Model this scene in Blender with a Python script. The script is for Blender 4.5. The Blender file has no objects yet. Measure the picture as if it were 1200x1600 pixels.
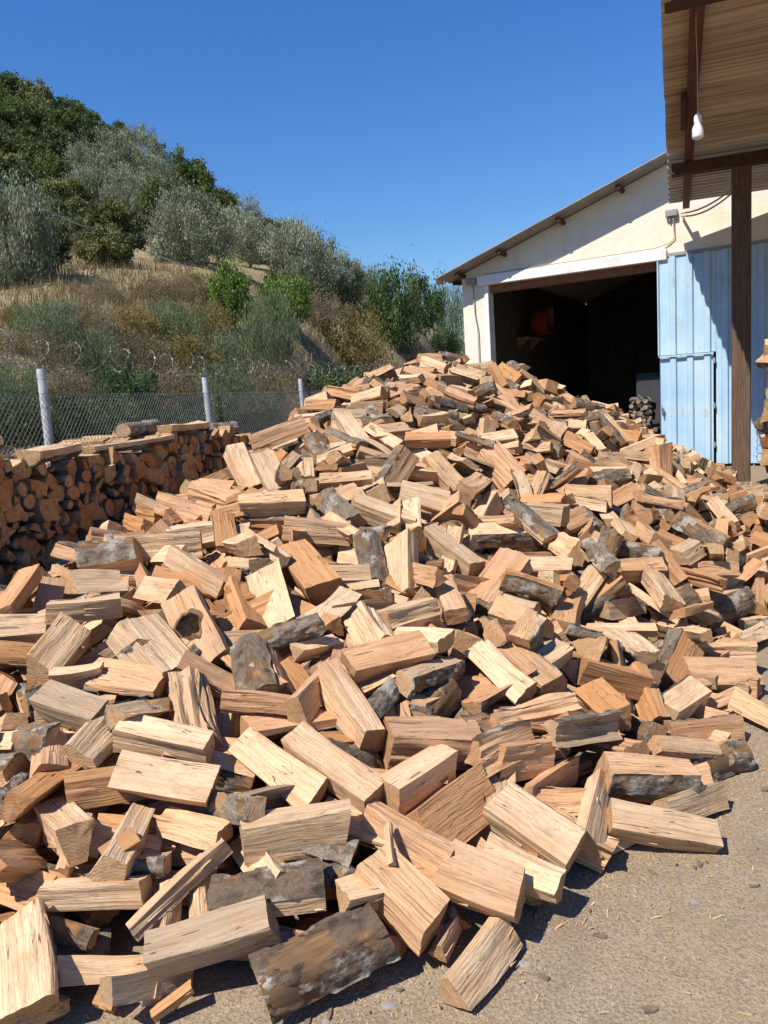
import bpy, bmesh, math, random
import numpy as np
from mathutils import Vector, Matrix, Quaternion, noise
# ================================================================ camera, sky, sun, exposure
S = bpy.context.scene
COL = S.collection
R = math.radians
PITCH, ROLL = R(8.3), R(3.8)
cam_data = bpy.data.cameras.new('camera')
cam_data.sensor_fit = 'HORIZONTAL'; cam_data.sensor_width = 36.0; cam_data.lens = 36.0 * 1203 / 1200
cam_data.clip_start = .05; cam_data.clip_end = 3000
camera = bpy.data.objects.new('camera', cam_data); COL.objects.link(camera)
_f = Vector((0, math.cos(PITCH), -math.sin(PITCH))); _u0 = Vector((0, math.sin(PITCH), math.cos(PITCH))); _r0 = Vector((1, 0, 0))
_r = _r0 * math.cos(ROLL) - _u0 * math.sin(ROLL); _u = _r0 * math.sin(ROLL) + _u0 * math.cos(ROLL)
camera.matrix_world = Matrix(((_r.x, _u.x, -_f.x, 0), (_r.y, _u.y, -_f.y, 0), (_r.z, _u.z, -_f.z, 1.6), (0, 0, 0, 1)))
S.camera = camera
SUN_EL, SUN_AZ = R(52.5), R(228)          # azimuth clockwise from +Y
world = bpy.data.worlds.new('World'); S.world = world; world.use_nodes = True
_n = world.node_tree.nodes; _sky = _n.new('ShaderNodeTexSky'); _sky.sky_type = 'NISHITA'
_sky.sun_disc = False; _sky.sun_elevation = SUN_EL; _sky.sun_rotation = SUN_AZ
_sky.altitude = 2500; _sky.air_density = 2.0; _sky.dust_density = 0.; _sky.ozone_density = 10.
_hs = _n.new('ShaderNodeHueSaturation'); _hs.inputs['Saturation'].default_value = 1.18; _hs.inputs['Hue'].default_value = .512          # the phone's colour rendering, the same all over the sky
world.node_tree.links.new(_sky.outputs[0], _hs.inputs['Color']); world.node_tree.links.new(_hs.outputs[0], _n['Background'].inputs[0]); _n['Background'].inputs[1].default_value = .098
sun_data = bpy.data.lights.new('sun', 'SUN'); sun_data.energy = 5.0; sun_data.angle = R(.53); sun_data.color = (1, .94, .86)
sun = bpy.data.objects.new('sun', sun_data); COL.objects.link(sun)
_d = Vector((math.sin(SUN_AZ) * math.cos(SUN_EL), math.cos(SUN_AZ) * math.cos(SUN_EL), math.sin(SUN_EL)))
sun.rotation_euler = _d.to_track_quat('Z', 'Y').to_euler(); sun.location = _d * 60
S.view_settings.view_transform = 'Standard'; S.view_settings.look = 'None'; S.view_settings.gamma = 1; S.view_settings.use_curve_mapping = False
S.view_settings.exposure = 0.5
S.render.engine = 'CYCLES'
# ================================================================ helpers
def mesh_obj(name, V, F, mats=(), parent=None, M=None, smooth=False, attrs=None, sharp=None):
    me = bpy.data.meshes.new(name); me.from_pydata([tuple(v) for v in V], [], F)
    for m in mats: me.materials.append(m)
    if M is not None: me.polygons.foreach_set('material_index', np.array(M, dtype=np.int32))
    if smooth: me.polygons.foreach_set('use_smooth', np.ones(len(me.polygons), dtype=bool))
    for k, a in (attrs or {}).items():
        a = np.asarray(a, dtype=np.float32)
        at = me.attributes.new(k, 'FLOAT_VECTOR' if a.ndim == 2 else 'FLOAT', 'POINT')
        at.data.foreach_set('vector' if a.ndim == 2 else 'value', a.ravel())
    me.update()
    if sharp is not None: me.set_sharp_from_angle(angle=sharp)
    return link(name, me, parent)
def link(name, me, parent=None):
    o = bpy.data.objects.new(name, me); COL.objects.link(o)
    if parent is not None: o.parent = parent
    return o
def empty(name, loc=(0, 0, 0), rz=0.):
    o = bpy.data.objects.new(name, None); COL.objects.link(o); o.location = loc; o.rotation_euler = (0, 0, rz); o.empty_display_size = .2
    return o
def tag(o, label, cat, group=None):
    o['label'] = label; o['category'] = cat
    if group: o['group'] = group
    return o
def kind(o, k):
    o['kind'] = k; return o
class MB:
    """collects boxes, tubes and sheets into one mesh"""
    def __init__(s): s.V, s.F = [], []
    def add(s, V, F):
        b = len(s.V); s.V += [tuple(v) for v in V]; s.F += [tuple(b + i for i in f) for f in F]; return s
    def box(s, a, b, bev=0.0):
        (x0, y0, z0), (x1, y1, z1) = a, b
        if not bev:
            return s.add([(x0,y0,z0),(x1,y0,z0),(x1,y1,z0),(x0,y1,z0),(x0,y0,z1),(x1,y0,z1),(x1,y1,z1),(x0,y1,z1)],
                         [(0,3,2,1),(4,5,6,7),(0,1,5,4),(1,2,6,5),(2,3,7,6),(3,0,4,7)])
        bm = bmesh.new(); bmesh.ops.create_cube(bm, size=1)
        for v in bm.verts: v.co = Vector(((x0+x1)/2 + v.co.x*(x1-x0), (y0+y1)/2 + v.co.y*(y1-y0), (z0+z1)/2 + v.co.z*(z1-z0)))
        bmesh.ops.bevel(bm, geom=bm.edges[:], offset=bev, segments=1, affect='EDGES')
        bm.verts.ensure_lookup_table(); s.add([v.co for v in bm.verts], [[v.index for v in f.verts] for f in bm.faces]); bm.free(); return s
    def tube(s, P, rad, n=8, cap=True):
        P = [Vector(p) for p in P]; m = len(P); rad = rad if hasattr(rad, '__len__') else [rad] * m
        V, F = [], []; ref = None
        for i, p in enumerate(P):
            t = (P[min(i+1, m-1)] - P[max(i-1, 0)]).normalized()
            if ref is None: ref = t.orthogonal().normalized()
            ref = (ref - t * ref.dot(t)); ref = ref.normalized() if ref.length > 1e-6 else t.orthogonal().normalized()
            b = t.cross(ref)
            for k in range(n):
                a = 2 * math.pi * k / n; V.append(p + (ref * math.cos(a) + b * math.sin(a)) * rad[i])
        for i in range(m - 1):
            for k in range(n):
                k2 = (k + 1) % n; F.append((i*n+k, i*n+k2, (i+1)*n+k2, (i+1)*n+k))
        if cap: F.append(tuple(range(n))[::-1]); F.append(tuple((m-1)*n + k for k in range(n)))
        return s.add(V, F)
    def prism(s, poly, y0, y1):
        """polygon in x,z pushed from y0 to y1"""
        n = len(poly); V = [(x, y0, z) for x, z in poly] + [(x, y1, z) for x, z in poly]
        F = [tuple(range(n)), tuple(range(2*n-1, n-1, -1))] + [(i, i + n, (i+1) % n + n, (i+1) % n) for i in range(n)]
        return s.add(V, F)
    def build(s, name, mat, parent=None, smooth=False, sharp=R(40), attrs=None):
        return mesh_obj(name, s.V, s.F, [mat] if not isinstance(mat, (list, tuple)) else mat, parent, smooth=smooth, sharp=sharp if smooth else None, attrs=attrs)
# ---------------------------------------------------------------- node materials
class NT:
    def __init__(s, name, rough=.8, spec=.3):
        s.m = bpy.data.materials.new(name); s.m.use_nodes = True; s.t = s.m.node_tree; s.b = s.t.nodes['Principled BSDF']
        s.b.inputs['Roughness'].default_value = rough; s.b.inputs['Specular IOR Level'].default_value = spec
    def n(s, typ, **kw):
        q = s.t.nodes.new(typ)
        for k, v in kw.items(): setattr(q, k, v)
        return q
    def l(s, a, b): s.t.links.new(a, b)
    def put(s, sock, v):
        if hasattr(v, 'links') or isinstance(v, bpy.types.NodeSocket): s.l(v, sock)
        else: sock.default_value = v
    def obj(s): return s.n('ShaderNodeTexCoord').outputs['Object']
    def geo(s): return s.n('ShaderNodeNewGeometry').outputs['Position']
    def attr(s, name, typ='GEOMETRY', out='Fac'):
        q = s.n('ShaderNodeAttribute'); q.attribute_name = name; q.attribute_type = typ; return q.outputs[out]
    def math(s, op, a, b=0., clamp=False):
        q = s.n('ShaderNodeMath', operation=op); q.use_clamp = clamp; s.put(q.inputs[0], a); s.put(q.inputs[1], b); return q.outputs[0]
    def vmul(s, v, k):
        q = s.n('ShaderNodeVectorMath', operation='MULTIPLY'); s.put(q.inputs[0], v); q.inputs[1].default_value = k; return q.outputs[0]
    def vadd(s, v, k):
        q = s.n('ShaderNodeVectorMath', operation='ADD'); s.put(q.inputs[0], v); s.put(q.inputs[1], k); return q.outputs[0]
    def noise(s, v, scale=5., detail=4., rough=.55, dist=0.):
        q = s.n('ShaderNodeTexNoise'); s.put(q.inputs['Vector'], v)
        q.inputs['Scale'].default_value = scale; q.inputs['Detail'].default_value = detail; q.inputs['Roughness'].default_value = rough; q.inputs['Distortion'].default_value = dist
        return q.outputs['Fac']
    def voro(s, v, scale=5., feature='F1', out='Distance'):
        q = s.n('ShaderNodeTexVoronoi', feature=feature); s.put(q.inputs['Vector'], v); q.inputs['Scale'].default_value = scale; return q.outputs[out]
    def ramp(s, fac, stops, mode='LINEAR'):
        q = s.n('ShaderNodeValToRGB'); q.color_ramp.interpolation = mode; e = q.color_ramp.elements
        while len(e) < len(stops): e.new(.5)
        for i, (p, c) in enumerate(stops):
            e[i].position = p; c = (c, c, c) if not hasattr(c, '__len__') else c; e[i].color = (*c, 1)
        s.put(q.inputs[0], fac); return q.outputs[0]
    def mix(s, fac, a, b, mode='MIX'):
        q = s.n('ShaderNodeMix', data_type='RGBA', blend_type=mode); s.put(q.inputs[0], fac)
        for k, v in ((6, a), (7, b)):
            if isinstance(v, tuple): q.inputs[k].default_value = (*v, 1)
            else: s.l(v, q.inputs[k])
        return q.outputs[2]
    def bump(s, h, strength=.4, dist=.01, prev=None):
        q = s.n('ShaderNodeBump'); q.inputs['Strength'].default_value = strength; q.inputs['Distance'].default_value = dist
        s.l(h, q.inputs['Height'])
        if prev is not None: s.l(prev, q.inputs['Normal'])
        s.l(q.outputs[0], s.b.inputs['Normal']); return q.outputs[0]
    def col(s, c): s.put(s.b.inputs['Base Color'], (*c, 1) if isinstance(c, tuple) else c); return s
MAT = {}
def wood_coords(t):
    tone = t.math('ADD', t.attr('tone'), t.attr('tone', 'OBJECT'))
    v = t.attr('lco', out='Vector')
    q = t.n('ShaderNodeCombineXYZ'); t.l(t.math('MULTIPLY', tone, 31.), q.inputs[0]); t.l(t.math('MULTIPLY', tone, 17.), q.inputs[1]); t.l(t.math('MULTIPLY', tone, 53.), q.inputs[2])
    return tone, t.vadd(v, q.outputs[0])
def mk_wood():
    t = NT('split_wood', .78, .25); tone, v = wood_coords(t)
    # slow waviness of the grain
    wq = t.n('ShaderNodeTexNoise'); t.l(t.vmul(v, (5, 5, 5)), wq.inputs['Vector']); wq.inputs['Scale'].default_value = 1.; wq.inputs['Detail'].default_value = 2
    off = t.vmul(wq.outputs['Color'], (0, .028, .028)); v2 = t.vadd(v, off)
    g1 = t.noise(t.vmul(v2, (1.6, 30, 30)), 1, 4, .6); g2 = t.noise(t.vmul(v2, (5, 150, 150)), 1, 3, .6); g3 = t.noise(t.vmul(v2, (1.2, 12, 12)), 1, 3); g4 = t.noise(t.vmul(v2, (.9, 75, 75)), 1, 2)
    big = t.noise(v, 5.5, 3); fleck = t.noise(t.vmul(v, (60, 260, 260)), 1, 2)
    base = t.ramp(tone, [(0., (.33, .25, .17)), (.14, (.42, .305, .19)), (.3, (.68, .485, .295)), (.5, (.61, .392, .218)), (.68, (.56, .335, .187)), (.85, (.49, .262, .115)), (1., (.40, .188, .07))])
    val = t.math('ADD', t.math('MULTIPLY', t.math('FRACT', t.math('MULTIPLY', tone, 13.7)), .34), .80); vc = t.n('ShaderNodeCombineXYZ')
    for q in range(3): t.l(val, vc.inputs[q])
    base = t.mix(1., base, vc.outputs[0], 'MULTIPLY')
    c = t.mix(t.ramp(g1, [(.30, .60), (.56, .0)]), base, t.mix(1., base, (.74, .64, .55), 'MULTIPLY'))
    c = t.mix(t.ramp(g2, [(.30, .65), (.56, .0)]), c, t.mix(1., base, (.60, .50, .42), 'MULTIPLY'))
    c = t.mix(t.ramp(g3, [(.48, 0.), (.70, .6)]), c, t.mix(1., base, (1.15, 1.2, 1.25), 'MULTIPLY'))
    c = t.mix(t.ramp(big, [(.50, 0.), (.72, .5)]), c, (.44, .225, .10))
    c = t.mix(t.ramp(fleck, [(.58, 0.), (.70, .5)]), c, (.22, .12, .06))
    area = t.ramp(t.noise(t.vmul(v, (3, 10, 10)), 1, 2), [(.42, 0.), (.60, 1.)])
    lines = t.math('MULTIPLY', t.ramp(g4, [(.57, 0.), (.67, .5)]), area); c = t.mix(lines, c, t.mix(1., base, (.50, .38, .30), 'MULTIPLY'))
    crack = t.noise(t.vmul(v2, (1.3, 38, 38)), 1, 2, .5)
    cr = t.ramp(t.math('ABSOLUTE', t.math('SUBTRACT', crack, .56)), [(0., 1.), (.007, .0)])
    mask = t.ramp(t.noise(t.vmul(v, (5, 9, 9)), 1, 2), [(.52, 0.), (.58, 1.)])
    crm = t.math('MULTIPLY', cr, mask); c = t.mix(t.math('MULTIPLY', crm, .8), c, (.09, .045, .022))
    sm = t.ramp(t.noise(t.vmul(v, (9, 14, 14)), 1, 5, .65), [(.58, 0.), (.74, .55)]); c = t.mix(sm, c, (.24, .165, .11))
    t.col(c)
    h = t.math('SUBTRACT', t.math('ADD', t.math('ADD', t.math('MULTIPLY', g1, .8), t.math('MULTIPLY', g2, .5)), t.math('MULTIPLY', g4, .25)), t.math('MULTIPLY', crm, .7))
    t.bump(h, .9, .011); return t.m
def mk_end():
    t = NT('sawn_end_grain', .85, .2); tone, v = wood_coords(t)
    raw = t.attr('lco', out='Vector')
    sep = t.n('ShaderNodeSeparateXYZ'); t.l(t.vadd(raw, (0, .05, .09)), sep.inputs[0])
    rad = t.math('SQRT', t.math('ADD', t.math('POWER', sep.outputs[1], 2.), t.math('POWER', sep.outputs[2], 2.)))
    rr = t.math('ADD', t.math('MULTIPLY', rad, 620.), t.math('MULTIPLY', t.noise(v, 14, 3), 9.))
    ring = t.math('ADD', t.math('MULTIPLY', t.math('SINE', rr), .5), .5)
    saw = t.noise(t.vmul(v, (1, 16, 230)), 1, 3, .6); big = t.noise(v, 16, 4)
    base = t.ramp(tone, [(0., (.34, .245, .15)), (.3, (.47, .305, .16)), (.6, (.42, .235, .11)), (1., (.35, .165, .06))])
    c = t.mix(t.math('MULTIPLY', ring, .42), base, (.22, .105, .045)); c = t.mix(t.ramp(saw, [(.38, .5), (.6, 0.)]), c, (.24, .13, .06))
    c = t.mix(t.ramp(big, [(.5, 0.), (.75, .5)]), c, (.54, .39, .23))
    ck = t.ramp(t.math('ABSOLUTE', t.math('SUBTRACT', t.noise(t.vmul(v, (1, 22, 22)), 1, 2), .5)), [(0., .8), (.010, 0.)]); c = t.mix(ck, c, (.08, .04, .02))
    t.col(c); t.bump(t.math('ADD', saw, t.math('MULTIPLY', ring, .15)), .5, .004); return t.m
def mk_bark():
    t = NT('grey_bark', .95, .1); tone, v = wood_coords(t)
    a = t.noise(t.vmul(v, (14, 22, 22)), 1, 6, .65); b = t.voro(t.vmul(v, (34, 60, 60)), 1); d = t.noise(v, 9, 5, .6); f = t.noise(v, 150, 3, .6)
    base = t.ramp(tone, [(0., (.15, .125, .095)), (.4, (.24, .195, .145)), (.75, (.17, .13, .09)), (1., (.12, .08, .052))])
    c = t.mix(t.ramp(a, [(.34, 1.), (.52, 0.)]), base, (.045, .033, .024))
    c = t.mix(t.ramp(d, [(.52, 0.), (.62, .9)]), c, (.37, .33, .27)); c = t.mix(t.ramp(f, [(.35, .6), (.55, 0.)]), c, (.07, .055, .04))
    c = t.mix(t.ramp(t.noise(v, 6, 3), [(.60, 0.), (.68, .7)]), c, (.30, .15, .065))
    t.col(c); t.bump(t.math('ADD', t.math('ADD', a, t.math('MULTIPLY', b, .5)), t.math('MULTIPLY', f, .3)), .9, .008); return t.m
def mk_inner():
    t = NT('inner_bark', .85, .15); tone, v = wood_coords(t)
    a = t.noise(t.vmul(v, (6, 40, 40)), 1, 5, .6); d = t.noise(v, 8, 4)
    c = t.ramp(a, [(.3, (.075, .042, .022)), (.55, (.20, .115, .055)), (.75, (.33, .20, .095))]); c = t.mix(t.ramp(d, [(.45, 0.), (.62, .8)]), c, (.10, .065, .04))
    t.col(c); t.bump(a, .4, .005); return t.m
def simple(name, c1, c2, scale=8., rough=.85, spec=.2, bump=.2, dist=.01, stretch=(1, 1, 1), detail=5, metal=0., c3=None, s3=2.):
    t = NT(name, rough, spec); v = t.vmul(t.obj(), stretch); a = t.noise(v, scale, detail, .6)
    c = t.ramp(a, [(.3, c1), (.7, c2)])
    if c3: c = t.mix(t.ramp(t.noise(t.obj(), s3, 5, .65), [(.52, 0.), (.66, .85)]), c, c3)
    t.col(c); t.b.inputs['Metallic'].default_value = metal
    if bump: t.bump(a, bump, dist)
    return t.m
def mk_leaf(name, c1, c2, c3, trans=.3):
    t = NT(name, .62, .25); tone = t.attr('tone'); rnd = t.n('ShaderNodeObjectInfo').outputs['Random']
    f = t.math('ADD', t.math('MULTIPLY', tone, .8), t.math('MULTIPLY', rnd, .2))
    c = t.ramp(f, [(.08, c1), (.5, c2), (.95, c3)]); t.col(c)
    tr = t.n('ShaderNodeBsdfTranslucent'); t.l(c, tr.inputs[0]); mx = t.n('ShaderNodeMixShader'); mx.inputs[0].default_value = trans
    t.l(t.b.outputs[0], mx.inputs[1]); t.l(tr.outputs[0], mx.inputs[2])
    t.l(mx.outputs[0], t.t.nodes['Material Output'].inputs['Surface']); return t.m
def mk_ground():
    t = NT('dusty_yard', .93, .15); v = t.geo()
    big = t.noise(v, .8, 4); mid = t.noise(v, 7, 5, .6); fine = t.noise(v, 90, 4, .7); grit = t.voro(v, 120); peb = t.voro(v, 26)
    c = t.ramp(mid, [(.3, (.255, .195, .13)), (.7, (.345, .272, .19))])
    c = t.mix(t.ramp(big, [(.35, 0.), (.65, .5)]), c, (.30, .24, .172))
    c = t.mix(t.ramp(fine, [(.42, .8), (.55, 0.)]), c, (.17, .128, .085))
    stn = t.ramp(t.noise(v, 2.6, 5, .65), [(.50, 0.), (.66, .6)]); c = t.mix(stn, c, (.215, .16, .105))
    saw = t.math('MULTIPLY', t.ramp(t.noise(v, 1.7, 4), [(.42, 0.), (.58, 1.)]), t.ramp(t.noise(v, 130, 3, .7), [(.5, 0.), (.6, 1.)]))
    c = t.mix(t.math('MULTIPLY', saw, .8), c, (.38, .27, .14))
    sp = t.ramp(peb, [(.10, .65), (.16, 0.)]); rv = t.n('ShaderNodeTexVoronoi'); t.l(v, rv.inputs['Vector']); rv.inputs['Scale'].default_value = 26
    keep = t.math('GREATER_THAN', t.math('FRACT', t.math('MULTIPLY', rv.outputs['Color'], 3.7)), .72)
    c = t.mix(t.math('MULTIPLY', sp, keep), c, (.36, .31, .25))
    t.col(c); t.bump(t.math('ADD', t.math('ADD', t.math('MULTIPLY', fine, .7), t.math('MULTIPLY', grit, .5)), mid), .7, .008); return t.m
def mk_hill():
    t = NT('dry_slope', .95, .1); v = t.geo(); a = t.noise(v, .6, 5); b = t.noise(v, 9, 5, .65)
    c = t.ramp(a, [(.3, (.26, .20, .11)), (.5, (.42, .335, .185)), (.7, (.30, .25, .12))]); c = t.mix(t.ramp(b, [(.35, .8), (.6, 0.)]), c, (.10, .075, .045))
    t.col(c); t.bump(b, .8, .1); return t.m
def mk_plaster():
    t = NT('cream_plaster', .9, .2); v = t.obj(); a = t.noise(v, 3, 6, .6); b = t.noise(v, 26, 5, .6); st = t.noise(t.vmul(v, (5, 5, .5)), 1, 4)
    c = t.ramp(a, [(.3, (.68, .61, .48)), (.7, (.76, .70, .57))]); c = t.mix(t.ramp(st, [(.55, 0.), (.75, .5)]), c, (.55, .46, .34))
    c = t.mix(t.ramp(t.noise(v, 9, 4), [(.66, 0.), (.72, .55)]), c, (.50, .42, .32)); t.col(c); t.bump(t.math('ADD', a, t.math('MULTIPLY', b, .6)), .6, .02); return t.m
def mk_blue():
    t = NT('faded_blue_sheet', .5, .4); v = t.obj(); a = t.noise(v, 1.2, 4); st = t.noise(t.vmul(v, (9, 9, .7)), 1, 5, .6)
    c = t.ramp(a, [(.3, (.27, .45, .62)), (.65, (.42, .575, .67))]); c = t.mix(t.ramp(st, [(.44, 0.), (.70, .5)]), c, (.56, .64, .67))
    r = t.math('MULTIPLY', t.ramp(t.noise(v, 2.6, 5, .65), [(.56, 0.), (.66, 1.)]), t.ramp(t.noise(t.vmul(v, (18, 18, 1.8)), 1, 4), [(.42, 0.), (.60, 1.)]))
    c = t.mix(t.math('MULTIPLY', r, .55), c, (.40, .24, .11)); t.col(c); return t.m
MAT.update(wood=mk_wood(), end=mk_end(), bark=mk_bark(), inner=mk_inner(), ground=mk_ground(), hill=mk_hill(), plaster=mk_plaster(), blue=mk_blue())
MAT['white'] = simple('white_paint', (.66, .66, .64), (.76, .755, .73), 2, .7, .3, .1, .005, c3=(.60, .56, .50), s3=3)
MAT['rust'] = simple('rusty_rail', (.16, .075, .04), (.26, .13, .07), 14, .9)
MAT['roof'] = simple('grey_roof_sheet', (.22, .21, .20), (.33, .32, .30), 3, .7, .3, .1)
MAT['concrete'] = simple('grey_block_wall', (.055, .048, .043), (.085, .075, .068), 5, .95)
MAT['tin'] = simple('beige_underside_sheet', (.52, .44, .35), (.62, .535, .43), 2.2, .6, .35, .0, c3=(.38, .27, .185), s3=.9)
MAT['tin2'] = simple('grey_underside_sheet', (.50, .46, .40), (.60, .56, .50), 2.2, .55, .4, .0, c3=(.34, .29, .24), s3=1.1)
MAT['dark_timber'] = simple('dark_timber', (.045, .025, .016), (.11, .062, .038), 3, .85, .2, .6, .008, (26, 26, 1.6))
MAT['post_timber'] = simple('brown_post_timber', (.075, .046, .032), (.18, .115, .078), 3, .85, .2, .7, .01, (22, 22, 1.2))
MAT['red_timber'] = simple('reddish_purlin_timber', (.085, .032, .017), (.17, .072, .038), 3, .85, .2, .5, .008, (24, 1.5, 24))
MAT['galv'] = simple('galvanised_steel', (.17, .173, .176), (.27, .273, .277), 20, .6, .4, .1, .002, metal=.3)
MAT['post'] = simple('pale_concrete_post', (.36, .375, .40), (.50, .515, .54), 9, .85, .2, .3, .004, c3=(.22, .215, .21), s3=14)
MAT['plastic'] = simple('white_plastic', (.70, .70, .72), (.78, .78, .80), 4, .4, .5, 0)
MAT['greybox'] = simple('grey_plastic', (.22, .22, .21), (.30, .30, .28), 9, .6, .4, .1)
MAT['cable'] = simple('tan_cable', (.38, .26, .17), (.48, .34, .23), 9, .7, .3, 0)
MAT['steelcable'] = simple('pale_cable', (.45, .44, .43), (.55, .54, .52), 9, .6, .3, 0)
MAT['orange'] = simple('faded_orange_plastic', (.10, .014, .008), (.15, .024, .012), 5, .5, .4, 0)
MAT['trunk'] = simple('tree_bark', (.07, .055, .04), (.16, .13, .10), 6, .95, .1, .6, .02)
MAT['stem'] = simple('dry_stem', (.15, .10, .065), (.26, .19, .12), 9, .95, .1, .2)
MAT['stone'] = simple('pebble', (.17, .155, .135), (.33, .30, .265), 7, .85, .2, .2, .004)
MAT['chip'] = simple('wood_chip', (.36, .25, .13), (.52, .38, .21), 30, .9, .1, 0)
MAT['greywood'] = simple('grey_old_wood', (.16, .125, .10), (.30, .24, .19), 7, .95, .1, .5, .006)
MAT['knot'] = simple('knot_shade_black', (.008, .006, .005), (.03, .02, .012), 40, .95, .05, .6, .006)  # black colour stands in for the shade deep in the knot hole
LEAF = dict(olive=mk_leaf('olive_leaf', (.10, .115, .06), (.225, .25, .145), (.40, .43, .295), .25),
            oak=mk_leaf('oak_leaf', (.026, .046, .012), (.085, .122, .032), (.20, .24, .08), .3),
            oakw=mk_leaf('oak_leaf_warm', (.05, .06, .018), (.145, .158, .05), (.28, .28, .12), .3),
            green=mk_leaf('bright_leaf', (.045, .085, .012), (.115, .20, .03), (.26, .36, .08), .35),
            dark=mk_leaf('dark_leaf', (.018, .042, .012), (.055, .10, .028), (.14, .20, .07), .3),
            broom=mk_leaf('broom_leaf', (.065, .095, .035), (.145, .19, .085), (.26, .30, .16), .3),
            gold=mk_leaf('yellowing_leaf', (.10, .075, .022), (.23, .175, .055), (.36, .29, .11), .3),
            brown=mk_leaf('dry_leaf', (.085, .062, .032), (.215, .165, .088), (.37, .30, .18), .3),
            straw=mk_leaf('dry_grass_blade', (.20, .15, .07), (.38, .30, .155), (.55, .46, .27), .3))
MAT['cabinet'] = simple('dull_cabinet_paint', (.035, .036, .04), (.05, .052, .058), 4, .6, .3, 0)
MAT['flake'] = simple('bark_flake', (.11, .08, .055), (.22, .165, .115), 20, .95, .1, .3, .004)
def mk_tin(name, cA, cB, cC, pitch):
    t = NT(name, .6, .35); v = t.obj(); st = t.noise(t.vmul(v, (.35, 55, 1)), 1, 3, .6); bl = t.noise(t.vmul(v, (.5, 1.1, 1)), 1, 4); sp = t.noise(t.vmul(v, (2, 9, 1)), 1, 4)
    c = t.ramp(bl, [(.3, cA), (.65, cB)]); c = t.mix(t.ramp(st, [(.36, .85), (.56, 0.)]), c, cC); c = t.mix(t.ramp(sp, [(.52, 0.), (.7, .45)]), c, cC)
    t.col(c); return t.m
MAT['tin'] = mk_tin('beige_ribbed_sheet', (.46, .375, .285), (.62, .53, .42), (.25, .175, .115), .1)
MAT['tin2'] = mk_tin('grey_ribbed_sheet', (.48, .43, .37), (.62, .58, .52), (.28, .23, .18), .19)
# ================================================================ measured data
HILL_CP = [[-6.56,16.5,3.84],[-6.73,19.67,4.78],[-7.76,25.98,6.5],[-14.22,32.32,8.41],[-26.91,61.91,24.16],[-19.22,59.27,19.94],[-11.64,54.41,14.36],[-6.89,49.9,11.15],[-2.78,45.47,8.49],[0.66,41.02,5.67],[3.91,40.84,4.47],[-4.35,10.21,2.3],[-3.33,12.23,2.31],[-2.08,13.73,2.18],[-0.37,16.73,1.96],[0.95,21.31,2.23],[-10.33,16.55,4.19],[-21.7,31.41,9.08],[-42.34,65.12,32.32],[-4.12,20.62,4.42],[-2.19,24.64,4.21],[-3.5,-1,0.0],[-2.95,2.5,0.0],[-2.4,5.6,0.0],[-1.87,8.73,0.0],[-1.06,11.35,0.0],[-0.3,14.2,0.0],[1.2,20,0.0],[3,27,0.0],[6,40,0.0],[9,52,0.0],[-40,90,26],[0,90,12],[-60,60,28],[-30,20,9],[-25,-5,6],[12,70,4]]
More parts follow.
